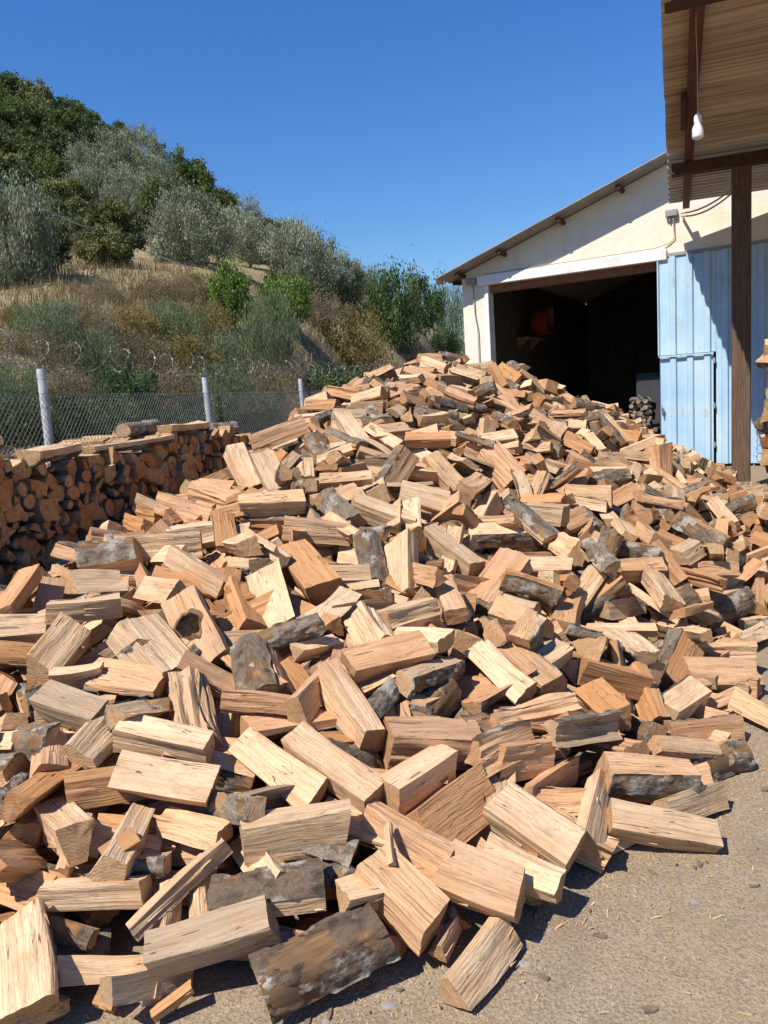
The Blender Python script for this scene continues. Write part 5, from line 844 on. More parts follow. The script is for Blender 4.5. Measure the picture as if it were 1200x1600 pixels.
(23,774,1961,183,114,-6,-103,128),(39,825,1968,138,23,75,-75,-168),(30,959,2037,81,26,169,78,69),(4,1215,2715,57,49,-178,75,-21),(36,-541,1195,149,175,-68,-55,-41),
(0,-78,1001,159,9,49,-170,93),(11,60,1045,124,2,-35,150,128),(39,348,1620,237,55,1,-8,-192),(20,465,1359,146,9,64,188,20),(5,478,2016,307,140,-129,9,61),
(24,605,1773,202,151,101,-33,-77),(46,647,1651,160,51,-66,-117,139),(31,746,2040,221,109,-12,-66,154),(13,1278,2766,30,29,-104,149,-79),(42,-310,630,67,32,137,-133,-50),
(25,-465,1198,194,10,-88,-178,18),(26,-285,1162,217,0,164,112,-26),(25,-505,1619,203,75,169,43,61),(28,-23,528,29,146,45,36,123),(14,42,1979,416,58,-50,-162,-90),
(34,449,1173,29,155,-101,74,-18),(13,651,1839,219,174,29,74,60),(7,638,1906,243,16,171,-95,-41),(7,452,2167,346,52,67,-9,181),(24,443,2228,381,3,151,-118,-57),
(15,861,1990,116,17,-168,71,-80),(45,1045,2173,77,8,151,-124,42),(13,-350,840,118,9,143,-139,-15),(31,-360,1023,181,111,29,1,-164),(18,-157,623,58,168,78,-57,-51),
(40,-95,1474,307,146,130,-10,-38),(15,-201,1491,291,50,-45,-183,-45),(31,84,1093,141,92,-168,44,-38),(5,129,1626,279,91,87,-142,-64),(8,-1,2233,464,41,170,-88,-41),
(46,-111,2102,419,86,155,93,-7),(22,225,1903,346,146,-121,63,-5),(21,293,1162,136,1,-142,-135,-42),(29,341,2097,392,7,126,125,93),(7,289,2320,458,4,159,-117,34),
(0,527,1517,150,68,159,101,3),(18,482,1533,166,37,36,141,-132),(22,440,2293,420,43,-155,18,118),(1,627,1837,204,131,-122,13,89),(25,700,1610,116,129,53,61,-130),
(42,815,2434,237,44,-194,17,-2),(33,1160,2690,92,19,-33,-191,46),(5,1179,3113,128,10,192,-53,-8),(47,-448,1315,206,11,12,-195,42),(29,-170,1229,242,176,71,30,-56),
(5,-215,1357,238,69,-178,-53,-24),(33,-129,548,33,28,-146,107,-81),(10,-144,764,86,127,-114,-103,19),(25,-58,1286,240,92,-141,-56,92),(34,43,1084,177,137,-21,132,-57),
(14,66,1629,317,48,20,19,192),(43,270,1401,195,6,-39,193,32),(32,291,1564,237,189,-8,-3,-66),(24,360,2365,469,129,-121,63,-68),(23,552,2333,347,67,-17,-185,33),
(3,946,2209,121,197,-18,-18,26),(33,1023,2649,156,30,-52,165,-96),(4,-406,916,170,0,20,27,-197),(24,-477,1030,162,157,-91,42,-71),(3,-299,851,133,54,-191,13,20),
(41,-349,1124,188,125,141,-53,-43),(8,-96,962,129,37,36,-73,179),(30,-115,1506,270,10,12,-92,177),(14,-70,2145,423,60,-25,-154,110),(46,176,1538,228,68,-175,4,70),
(10,292,1292,160,199,-7,-18,6),(2,265,2355,465,147,33,-69,-111),(39,498,1374,117,144,-137,-11,24),(24,581,1854,205,95,-79,-63,144),(34,925,1918,117,181,11,-18,-82),
(33,1039,2386,89,7,-104,-88,146),(14,1000,2598,141,78,-168,-70,-27),(42,1115,2815,125,23,184,68,33),(22,-294,1213,201,125,-17,-71,138),(37,-119,643,36,199,7,0,22),
(20,-100,683,37,54,188,-32,-26),(45,13,1148,188,15,-125,155,18),(38,-164,1978,377,62,-62,79,-161),(18,-224,1929,335,103,137,-75,70),(12,101,710,76,1,178,85,33),
(18,78,1384,232,8,-12,44,-194),(5,-70,2094,420,95,-92,139,-57),(45,145,935,76,1,26,41,194),(23,178,1877,392,83,164,-49,-60),(15,384,1287,138,133,-84,-48,113),
(26,397,1412,150,42,-151,116,45),(32,334,2362,455,65,19,-188,-7),(22,360,986,29,18,22,143,137),(36,453,1467,143,52,68,-121,-134),(17,470,2121,337,187,-36,56,-25),
(0,595,1354,105,62,104,96,127),(37,660,1678,129,52,94,160,52),(20,583,2242,314,41,108,161,25),(42,756,1820,129,56,2,174,-81),(14,879,2715,252,114,151,64,9),
(26,926,2059,92,188,-25,-63,-2),(26,-668,1371,112,19,95,170,40),(38,-214,736,112,44,-165,-104,-2),(36,-53,1257,221,15,-101,-170,26),(5,42,1778,349,109,-166,23,-8),
(23,66,1945,391,33,-48,168,-91),(36,297,1263,100,154,-8,50,-117),(31,292,1555,200,52,37,-11,189),(11,227,2116,439,45,172,-66,-63),(34,387,1531,212,17,-33,-72,183),
(3,410,1717,246,69,45,59,173),(37,417,1947,325,75,-47,43,-174),(18,417,2101,331,52,-23,-160,-106),(2,579,1692,185,145,100,-24,-92),(6,572,1760,203,77,26,73,168),
(11,690,2377,302,5,56,176,78),(11,788,1729,121,117,-65,-41,143),(31,902,2993,296,69,44,65,170),(8,1054,2273,76,79,-18,-35,179),(32,-438,1118,194,196,-33,-24,-3),
(6,-414,1268,208,12,-193,51,-13),(45,-352,1345,240,20,192,-21,47),(33,-237,1101,172,32,-14,-41,-193),(13,-96,1327,244,27,-7,196,31),(24,105,1726,332,104,146,-26,-84),
(16,300,1171,103,19,57,143,-126),(11,247,1954,367,43,-191,20,35),(0,321,2030,378,4,59,158,107),(40,380,1588,179,20,-53,-126,-144),(36,400,1829,286,15,-176,94,-7),
(10,275,2110,396,72,-98,-157,26),(37,363,1149,47,23,79,-165,-78),(14,408,1201,79,191,30,17,-47),(13,501,1877,227,13,-69,-186,-18),(13,548,1933,253,167,-105,5,-31),
(42,502,2043,306,44,52,-188,11),(5,517,1194,11,4,3,-150,-132),(11,654,2362,306,21,-196,26,-18),(31,747,2448,294,106,166,21,-26),(29,587,2495,385,39,-159,113,19),
(10,731,1458,72,3,160,100,-66),(24,754,2294,255,5,46,194,-14),(38,871,2804,281,65,128,-130,-49),(34,1307,2857,22,183,-9,40,-69),(21,-650,1487,93,138,135,-8,-52),
(47,-339,1222,216,22,25,196,20),(22,-429,1489,215,41,155,-116,32),(2,-139,1430,258,18,-63,-180,58),(2,-125,908,113,132,114,47,87),(28,119,1692,303,197,0,32,-18),
(5,37,1868,386,110,-122,-85,77),(23,70,2043,431,39,65,153,103),(3,169,1278,139,15,-185,52,52),(35,155,1944,404,46,-116,153,30),(26,276,1219,144,148,13,32,130),
(36,308,1360,173,71,186,-11,-9),(42,160,2189,479,13,-6,199,17),(8,407,1827,257,162,46,-39,-101),(19,365,2067,356,64,-130,-137,-14),(38,425,1338,127,52,9,-181,67),
(5,503,1764,208,82,94,-40,-151),(31,484,1869,253,57,-14,-82,173),(43,548,1578,143,31,-64,-181,46),(36,607,1582,151,42,34,-182,-63),(29,581,1623,157,59,-29,182,-49),
(21,659,1981,253,14,174,-96,-17),(37,469,2353,387,69,-166,-57,67),(29,633,1238,50,134,46,-111,-87),(35,765,2090,215,43,-190,40,26),(2,815,2311,211,26,53,172,-84),
(37,788,2478,252,22,10,-197,-23),(19,907,2016,85,60,-38,55,179),(5,946,2147,116,120,156,20,32),(41,994,2293,114,130,-98,0,116),(41,1153,2662,83,11,-35,-193,-39),
(25,1336,3034,23,102,-166,12,-43),(33,-524,1279,160,163,-42,-69,-84),(22,-160,1338,231,51,159,109,11),(24,2,1199,211,25,34,-169,98),(21,0,1538,300,4,-186,66,34),
(44,11,1830,373,92,-155,51,71),(14,149,1058,88,62,96,-128,-102),(28,168,1473,188,17,182,-79,-15),(15,173,1689,270,13,-89,177,26),(22,153,1891,364,184,-71,32,-8),
(2,444,1819,274,159,76,-30,-90),(25,210,2359,489,117,-146,63,-30),(33,435,1350,146,58,-35,-141,125),(10,508,1406,145,185,-5,3,-75),(45,520,1992,290,43,25,-192,-25),
(42,532,2037,297,183,-17,48,61),(43,562,1514,138,20,-68,168,-83),(24,633,2269,308,189,-51,-33,23),(9,468,2432,440,22,192,39,-35),(27,571,1217,52,142,61,60,111),
(34,602,1304,66,80,129,-81,102),(33,559,1440,120,20,-107,87,-143),(39,634,1612,105,14,-2,192,-56),(1,665,2259,280,13,-177,-84,-40),(37,702,1481,75,96,-142,83,-60),
(41,698,2531,329,46,-21,-160,-110),(40,880,2236,162,97,53,2,167),(16,889,2322,161,15,68,176,64),(4,953,2925,254,23,171,-94,-37),(21,1226,2873,65,0,0,-194,50),
(7,1483,3441,10,4,-43,-195,16),(13,-721,1550,81,32,-170,60,-81),(45,-653,1202,133,60,-111,129,-86),(30,-508,1178,155,138,-126,-37,-62),(24,-266,681,62,11,-42,-193,30),
(40,-231,864,144,11,60,182,-56),(35,-218,943,130,62,-188,-1,25),(18,-206,1061,208,14,-161,110,42),(15,-351,1191,207,52,187,-43,20),(26,-204,1024,172,12,-47,-190,-39),
(14,-272,1449,256,55,-29,184,46),(41,-203,1429,285,50,-190,-25,-25),(43,-96,706,46,188,-11,13,-66),(11,-113,1478,276,10,-20,-177,-90),(38,-474,1911,213,23,-26,-78,181),
(42,-30,839,122,77,183,25,3),(32,67,903,89,32,-7,73,-183),(24,27,1027,151,87,-154,-63,69),(2,33,1467,234,37,-149,121,-42),(21,-12,1468,271,100,105,51,128),
(3,49,1146,147,72,-35,-5,183),(37,5,2058,439,65,181,39,38),(7,161,1071,116,50,-186,-22,49),(41,168,1300,171,43,-80,-172,-47),(17,149,1532,212,13,-60,-178,-67),
(25,190,1622,262,102,164,47,21),(20,197,1657,271,191,39,16,41),(14,265,1669,289,89,154,62,67),(42,45,2159,453,8,-117,-157,-37),(40,228,1528,173,33,45,-16,191),
(0,126,2258,484,9,-22,198,19),(16,319,1136,56,101,-45,34,-163),(33,379,1191,144,45,22,-102,164),(22,327,1411,173,166,-95,13,57),(45,382,1565,191,16,54,19,191),
(34,394,2039,327,57,-155,89,68),(34,397,2013,335,68,22,-69,174),(28,286,2372,471,154,1,-30,-124),(17,329,2325,451,151,-87,59,-78),(13,221,2446,438,32,9,-40,-193),
(28,297,2391,473,42,-34,-192,19),(38,398,1075,18,130,1,-1,-152),(26,372,1162,40,167,-28,12,-105),(11,490,1585,147,74,179,-26,-45),(46,620,2092,263,99,-113,-126,-41),
(20,355,2214,414,30,-49,-184,-53),(25,533,1359,115,6,-36,121,-155),(25,542,1312,87,64,-66,-168,58),(32,624,1566,127,78,-10,-57,-175),(2,719,2024,229,13,-78,-180,35),
(24,631,1338,74,107,-73,-40,147),(21,670,1659,122,160,46,62,91),(5,790,2351,247,55,144,-85,-95),(1,780,2252,233,162,12,-40,-109),(2,821,1810,93,81,22,-139,-117),
(39,852,1893,112,14,197,6,-31),(16,924,1929,88,146,-128,7,-47),(32,943,2254,120,104,166,-36,14),(47,943,2372,146,88,142,59,93),(29,1087,2592,100,52,-10,192,-19),
(2,1184,2836,97,90,2,0,-179),(8,1273,3091,69,4,-181,-80,-29),(25,1274,2827,31,12,-15,-157,122),(23,-765,1447,84,128,139,18,63),(12,-473,986,199,6,-179,87,-14),
(4,-513,1222,148,107,104,-47,125),(14,-396,907,146,163,-61,43,-89),(41,-487,1397,187,1,-23,-47,-193),(26,-302,924,155,15,43,-159,-112),(33,-142,1060,191,104,-163,35,-36),
(45,-66,1173,212,10,101,162,58),(40,-155,1512,296,19,-19,-198,4),(38,-18,790,118,50,21,129,143),(32,-101,2016,414,37,-56,176,66),(22,86,815,44,196,27,29,-3),
(16,146,840,57,18,-10,-67,187),(34,173,1170,138,129,147,-19,-36),(24,124,1411,196,71,-58,-105,143),(26,354,1173,73,19,-108,-160,50),(4,349,1313,127,90,161,61,47),
(31,285,2199,440,41,40,-47,186),(34,433,1173,103,93,-165,-40,51),(44,452,1444,163,187,63,2,35),(42,595,2013,280,47,-127,141,43),(40,497,2254,351,11,-77,37,-181),
(28,426,1113,7,11,-20,-181,81),(17,551,2370,353,42,49,-56,181),(8,655,1272,61,42,42,131,139),(22,830,2149,164,29,-130,-125,-82),(5,784,2557,288,42,-49,121,-146),
(3,813,1643,120,45,8,-29,-193),(34,838,2278,192,16,1,184,-77),(47,824,2526,248,165,-109,-14,-25),(47,854,2614,250,148,-122,54,-16),(37,1054,2626,138,159,62,28,101),
(11,1083,2740,141,126,-33,-46,145),(14,1296,2942,51,154,98,59,58),(3,1375,3045,18,33,29,133,142),(20,-835,1142,51,29,33,74,-180),(43,-860,1094,38,19,93,174,27),
(34,-891,1100,36,173,-22,1,-97),(41,-841,1262,77,89,-116,123,-61),(6,-770,958,57,44,93,172,-4),(29,-783,1006,39,43,-181,-74,-1),(7,-738,960,79,38,195,-21,-12),
(33,-762,990,78,66,185,-12,-36),(0,-882,956,27,32,182,75,13),(20,-816,1073,67,15,-9,96,-174),(24,-878,1039,18,117,-93,-84,103),(9,-859,1031,32,10,194,14,-45),
(37,-806,1026,38,70,182,42,11),(16,-865,1143,80,46,-98,168,3),(21,-803,1135,86,59,4,91,-168),(11,-593,853,93,48,151,100,70),(9,-620,911,104,160,-74,-62,71),
(20,-664,913,93,67,-4,184,-42),(31,-702,872,93,143,78,-64,-96),(30,-706,857,62,73,95,138,81),(2,-681,780,63,119,-152,36,-37),(3,-654,824,96,182,-23,-78,12),
(44,-592,850,120,32,-94,-173,-7),(17,-637,974,139,106,-15,20,-168),(16,-651,888,132,27,84,-22,-178),(20,-736,991,98,110,-53,-56,148),(40,-716,1073,97,46,66,-131,-128),
(41,-713,1052,118,144,-64,-88,86),(46,-652,1066,150,111,-96,116,-70),(29,-826,977,40,42,152,80,93),(2,-759,1107,96,55,-130,-115,83),(1,-794,1116,102,184,6,-66,41),
(23,-820,1162,93,157,74,58,81),(11,-731,1178,105,51,59,179,44),(15,-740,1306,105,182,78,25,15),(24,-742,1272,98,40,-160,-62,95),(31,-655,1441,90,35,-26,-182,71),
(24,-807,1484,62,82,58,12,-172),(30,-825,2022,17,194,-26,11,-42),(17,-789,2082,49,13,-23,-41,194),(0,-532,762,98,22,90,167,59),(32,-493,722,78,1,193,52,9),
(32,-558,719,77,157,-55,-77,80),(29,-546,688,76,41,161,87,69),(29,-560,617,31,36,-195,24,-3),(34,-582,715,75,55,-168,-88,-31),(15,-664,604,31,191,6,-7,-57),
(35,-594,752,79,189,-23,-43,44),(28,-601,764,87,38,189,10,51),(42,-589,683,66,73,-116,145,11),(26,-469,793,109,9,-76,156,99),(36,-605,787,103,194,-10,20,42),
(18,-488,764,108,18,-49,-131,-142),(20,-642,774,89,25,31,-195,-23),(27,-513,749,113,66,-178,39,51),(38,-498,775,139,90,-111,-65,125),(36,-578,643,78,84,93,-15,155),
(27,-523,804,129,17,-131,120,-91),(36,-560,841,116,28,113,137,88),(19,-478,840,144,99,89,27,-146),(26,-554,875,135,108,-36,-115,118),(26,-598,827,115,62,-7,190,-5),
(26,-674,794,80,32,-196,-11,21),(25,-554,864,154,103,-72,-130,85),(41,-500,848,163,24,156,56,109),(17,-547,912,126,34,176,-88,16),(24,-598,902,126,103,-26,93,-142),
(3,-530,936,139,195,-36,14,21),(15,-533,967,156,42,-61,-105,153),(15,-588,860,152,137,35,67,124),(25,-585,963,165,3,-40,-192,38),(22,-600,919,164,48,88,-171,-26),
(0,-581,996,175,199,-13,10,6),(13,-632,1155,153,96,11,-55,-166),(14,-679,1008,141,43,-43,-161,101),(11,-577,1267,125,43,-12,188,52),(10,-595,1161,127,15,190,-61,10),
(0,-745,1124,127,135,-26,54,-135),(23,-632,1386,108,133,-19,-34,144),(43,-656,1392,116,95,53,136,98),(32,-612,1470,118,184,-1,-60,51),(6,-855,1456,62,32,-56,22,188),
(30,-761,1656,71,185,-70,-25,-12),(22,-658,1635,92,174,97,10,8),(40,-736,1897,80,16,-65,-186,30),(25,-774,1958,50,4,-125,-67,141),(25,-761,1978,60,34,-103,-48,161),
(29,-649,2004,121,119,138,28,78),(25,-713,2025,101,62,92,-144,-83),(23,-476,599,36,80,-172,61,-14),(6,-498,558,27,39,129,139,51),(20,-464,520,21,23,5,-66,-187),
(13,-414,539,47,89,25,-57,-168),(6,-455,547,43,133,128,72,-25),(10,-474,498,4,2,15,-193,-52),(18,-446,489,29,9,-105,-146,-87),(3,-432,556,63,138,-9,79,120),
(26,-458,652,55,26,6,54,-191),(22,-430,625,56,43,-8,84,-176),(30,-521,583,49,187,-14,-57,40),(4,-521,544,38,3,-177,-68,-64),(10,-415,596,51,41,-34,-192,17),
(44,-410,671,67,45,164,104,16),(40,-405,599,86,186,39,-10,-61),(40,-548,607,49,180,8,-9,86),(29,-432,583,79,97,-168,46,-11),(42,-394,750,93,197,21,-1,-25),
(41,-450,685,91,40,151,-124,-15),(19,-501,682,62,186,39,-14,59),(29,-467,668,68,10,-58,191,-9),(2,-518,614,83,55,69,-92,-154),(7,-506,667,79,147,-127,-45,19),
(21,-424,652,112,39,41,-181,63),(31,-589,566,24,5,153,129,6),(10,-565,610,59,24,-189,-59,-15),(47,-392,664,124,106,-161,37,-37),(8,-474,732,113,175,62,8,74),
(34,-493,668,102,73,-174,-66,-4),(45,-461,768,145,18,-149,131,-18),(16,-459,882,156,21,-26,40,193),(39,-484,923,158,49,-10,-67,-182),(18,-413,1057,178,175,-51,-13,82),
(36,-510,1096,158,92,5,-21,-176),(0,-529,1364,143,101,-43,-24,-165),(6,-534,1412,160,66,-8,-24,187),(27,-556,1495,136,11,174,-89,-40),(29,-596,1567,137,8,-132,117,94),
(13,-648,1587,108,31,77,-24,-181),(14,-648,2056,125,152,128,-14,20),(28,-347,513,7,13,59,185,47),(1,-347,491,17,169,100,-23,-30),(9,-377,565,22,189,-25,-5,59),
(12,-377,557,38,51,-73,143,-108),(12,-377,602,20,9,20,-149,-132),(14,-388,520,60,65,-81,110,-131),(24,-384,643,49,123,103,-30,-116),(23,-366,633,63,61,138,-101,-83),
(35,-374,589,66,179,37,-6,-80),(5,-372,625,86,78,32,89,158),(17,-339,508,60,82,174,-29,-47),(28,-363,648,85,27,-181,78,-18),(25,-287,818,127,20,-33,65,185),
(27,-379,822,146,78,149,-72,-81),(42,-333,937,141,141,-24,-48,131),(43,-460,1101,180,18,-10,190,-60),(2,-389,1255,181,10,-162,-94,69),(23,-429,1186,187,76,-38,-96,153),
(18,-468,1348,195,24,6,194,41),(34,-417,1331,218,195,10,-10,-42),(25,-642,1819,145,97,156,-74,-29),(42,-634,2035,151,16,107,-160,-51),(32,-208,661,80,75,168,72,-28),
(7,-252,695,77,2,170,-94,47),(41,-292,990,157,110,-149,-51,55),(46,-305,1067,168,116,16,25,-160),(23,-242,1109,220,11,176,95,-1),(35,-287,1345,254,90,22,40,173),
(46,-367,1512,222,26,3,-111,-164),(8,-555,1514,171,135,-79,39,-118),(35,-392,1564,218,106,23,-49,-161),(11,-451,1585,204,14,30,-197,6),(38,-463,1606,196,38,-6,-41,-192),
(22,-624,1703,131,43,-14,190,-42),(38,-533,2182,175,147,-124,47,-29),(32,-162,677,34,189,-63,15,-10),(34,-214,658,62,23,143,-127,55),(13,-200,705,93,118,-120,-91,59),
(4,-122,873,128,25,9,-158,-119),(7,-216,1233,199,199,12,21,0),(37,-166,1401,272,198,16,23,-5),(8,-303,1580,276,60,49,182,28),(38,-475,1667,203,33,31,73,-181),
(21,-340,1901,227,183,-62,0,50),(5,-107,728,64,4,-22,188,-65),(30,-108,650,80,84,168,-66,-20),(33,-129,707,71,13,-33,196,17),(9,-310,1694,264,78,-138,-45,113),
(17,-199,1698,341,173,-85,-47,26),(15,-271,1767,315,70,140,81,95),(18,-361,1779,234,72,158,93,33),(40,-176,1863,347,66,-50,-33,179),(14,-423,1877,217,21,47,-103,-163),
(22,-462,1837,207,29,85,177,27),(14,-211,1915,334,113,-141,-61,-60),(7,-419,1927,216,7,-58,-157,109),(11,-260,1981,313,52,96,58,157),(43,-432,1963,203,3,-128,-82,129),
(16,-280,2084,286,115,-44,-77,-137),(14,-404,2030,214,96,-153,40,-76),(27,-393,2047,217,106,82,148,2),(6,-580,1939,143,112,-57,150,41),(36,-316,2067,276,19,-143,-118,73),
(19,-360,2049,243,22,101,156,-72),(2,-339,2061,250,22,180,-82,23),(47,13,654,47,29,-18,194,36),(25,-36,728,72,1,-137,124,77),(17,-33,840,100,6,26,-198,-17),
(24,-50,908,151,33,-47,125,-145),(34,-23,1174,193,23,-122,148,-52),(21,-378,2043,218,74,141,-120,14),(26,-165,2112,378,49,-194,5,1),(20,-256,2151,305,58,-46,-174,-65),
(17,-295,2015,290,51,154,46,108),(29,14,609,29,198,29,-2,7),(4,103,892,63,9,13,-182,-82),(27,141,1156,150,176,92,-5,-24),(32,126,1207,150,26,55,-13,190),
(23,44,1462,215,75,-113,137,-54),(5,111,1346,200,56,-49,-53,178),(46,62,1411,219,51,-149,-123,-2),(41,141,1477,230,44,172,-69,-62),(38,-134,2066,406,29,-196,20,-22),
(29,144,986,70,109,-56,-118,105),(0,175,1072,142,48,148,-121,-35),(20,221,1322,181,7,-168,-106,-21),(16,-7,2187,447,152,56,-48,-107),(22,248,1026,52,4,39,192,37),
(7,287,980,52,9,40,174,90),(47,251,1180,115,178,-13,-36,83),(24,302,1262,134,114,85,-86,-111),(8,230,1467,186,27,-83,-180,0),(11,320,1685,248,75,-30,42,-178),
(2,303,1743,280,49,37,11,190),(8,180,2069,416,22,13,21,-197),(23,335,1160,88,156,-50,13,-114),(4,360,1153,120,128,1,-29,-151),(10,339,1202,145,29,-6,34,-195),
(35,417,1277,131,168,14,-11,107),(15,325,1487,173,27,89,-165,-63),(25,321,1962,327,102,-2,-108,134),(21,385,1155,92,104,123,-117,-16),(0,460,1215,48,194,47,6,-14),
(0,549,1310,113,191,33,25,-42),(9,680,1927,221,46,4,-124,-150),(3,603,2033,267,157,77,-23,94),(11,628,1169,85,145,1,37,133),(5,744,1950,190,155,-85,89,-28),
(10,723,2241,251,41,-166,99,-32),(17,658,2307,298,187,-63,9,32),(8,652,1231,44,87,-115,-73,118),(12,668,1226,32,74,-102,113,-107),(21,673,1320,89,80,-38,57,170),
(3,768,2192,222,44,108,-123,107),(18,797,2265,213,153,-54,10,-116),(18,644,1172,13,194,-42,9,-26),(1,683,1209,17,114,-157,-29,39),(34,662,1245,9,183,11,4,79),
(45,728,1286,40,87,-150,-61,78),(20,688,1235,30,85,64,-151,-77),(17,709,1348,16,128,-51,-56,134),(13,698,1294,46,45,-92,119,-124),(21,684,1329,63,173,-30,-49,82),
(45,727,1272,71,41,-78,-179,13),(38,694,1346,35,133,-139,-24,-50),(19,767,1364,39,37,-95,91,-146),(26,748,1401,68,14,193,49,17),(29,752,1378,63,129,-127,-3,84),
(22,803,1465,60,144,-24,41,130),(17,760,1439,91,153,62,92,65),(6,854,1405,40,49,-70,-181,-8),(45,774,1502,78,1,-73,-100,157),(20,778,1580,105,185,47,-21,-55),
(43,891,1702,92,35,-23,-184,66),(22,836,2403,213,85,142,-111,-17),(35,800,1405,49,155,113,-36,-44),(23,838,1394,14,158,10,9,122),(8,861,1448,34,154,118,29,-39),
(38,893,1507,40,81,99,148,-41),(27,843,1494,59,126,-142,62,-2),(14,858,1492,75,107,108,-101,-83),(1,784,1522,85,167,75,-80,-11),(29,844,1572,76,113,-19,-54,-155),
(30,813,1583,87,90,-7,43,-173),(38,932,1637,52,33,164,109,-15),(16,870,1638,73,111,18,-104,128),(34,872,1676,108,179,-86,-21,8),(45,928,1771,70,85,75,-18,-164),
(31,898,1712,67,92,-116,119,-62),(6,874,2022,123,97,99,-137,43),(25,849,2317,180,52,-13,179,-72),(12,883,2615,241,7,50,167,98),(5,834,1447,8,24,-68,176,-63),
(1,947,1488,16,46,-61,138,-122),(36,919,1537,15,8,121,159,4),(6,881,1574,54,184,-76,-22,2),(31,972,1650,16,15,195,-43,-2),(20,970,1632,45,138,58,-115,66),
(9,965,1748,30,83,-31,37,-176),(8,995,1731,42,10,189,-59,-28),(19,951,1796,58,187,-23,7,-68),(47,1021,1807,36,62,-36,-181,-46),(46,918,1892,71,39,188,-50,27),
(36,1052,1806,42,94,79,-155,-29),(33,956,1959,91,100,-20,104,137),(10,949,2602,168,78,-182,28,8),(43,970,1839,50,10,1,199,21),(22,1009,1886,57,110,-145,53,-63),
(27,956,1935,73,38,-5,94,172),(32,963,1883,67,7,190,34,51),(2,1030,1893,48,9,-87,-163,75),(32,965,1858,47,52,-180,-35,-62),(21,1015,1996,61,1,199,2,21),
(14,986,1981,81,52,127,-137,-48),(46,1017,2416,117,102,97,-18,-141),(9,971,2650,170,194,29,-3,40),(34,967,2701,197,116,-2,-11,162),(29,1051,1897,34,195,6,-41,17),
(39,1094,1940,25,126,-116,90,-51),(21,1177,2054,13,56,-178,-63,36),(13,1050,2133,60,4,94,160,-73),(13,1097,2211,47,84,-168,63,-29),(31,1060,2499,102,104,-102,87,-106),
(46,1043,2569,115,46,32,-31,190),(38,1004,2892,204,35,-154,-121,20),(19,1082,3065,178,23,-108,166,-5),(7,1099,2078,53,66,35,125,137),(44,1142,2149,43,20,-54,-186,-44),
(36,1126,2312,46,179,-58,-33,58),(37,1095,2712,109,103,-49,-109,123),(46,1142,3018,126,16,17,-11,-198),(3,1121,3103,147,100,-2,15,-173),(39,1140,2048,28,15,-85,150,-100),
(25,1163,2106,17,185,75,-2,-7),(9,1197,2387,13,19,198,16,0),(3,1204,2512,43,3,117,-162,12),(4,1178,2887,85,40,-72,174,-53),(46,1215,2218,16,30,193,-42,-5),
(17,1229,2707,31,136,-84,-35,115),(36,1250,3135,80,17,145,133,32),(6,1271,3254,85,89,-49,-50,165),(21,1233,2645,10,60,-183,53,-9),(25,1293,3060,50,86,-134,84,-87),
(22,1419,3512,33,50,-125,-108,100),
]
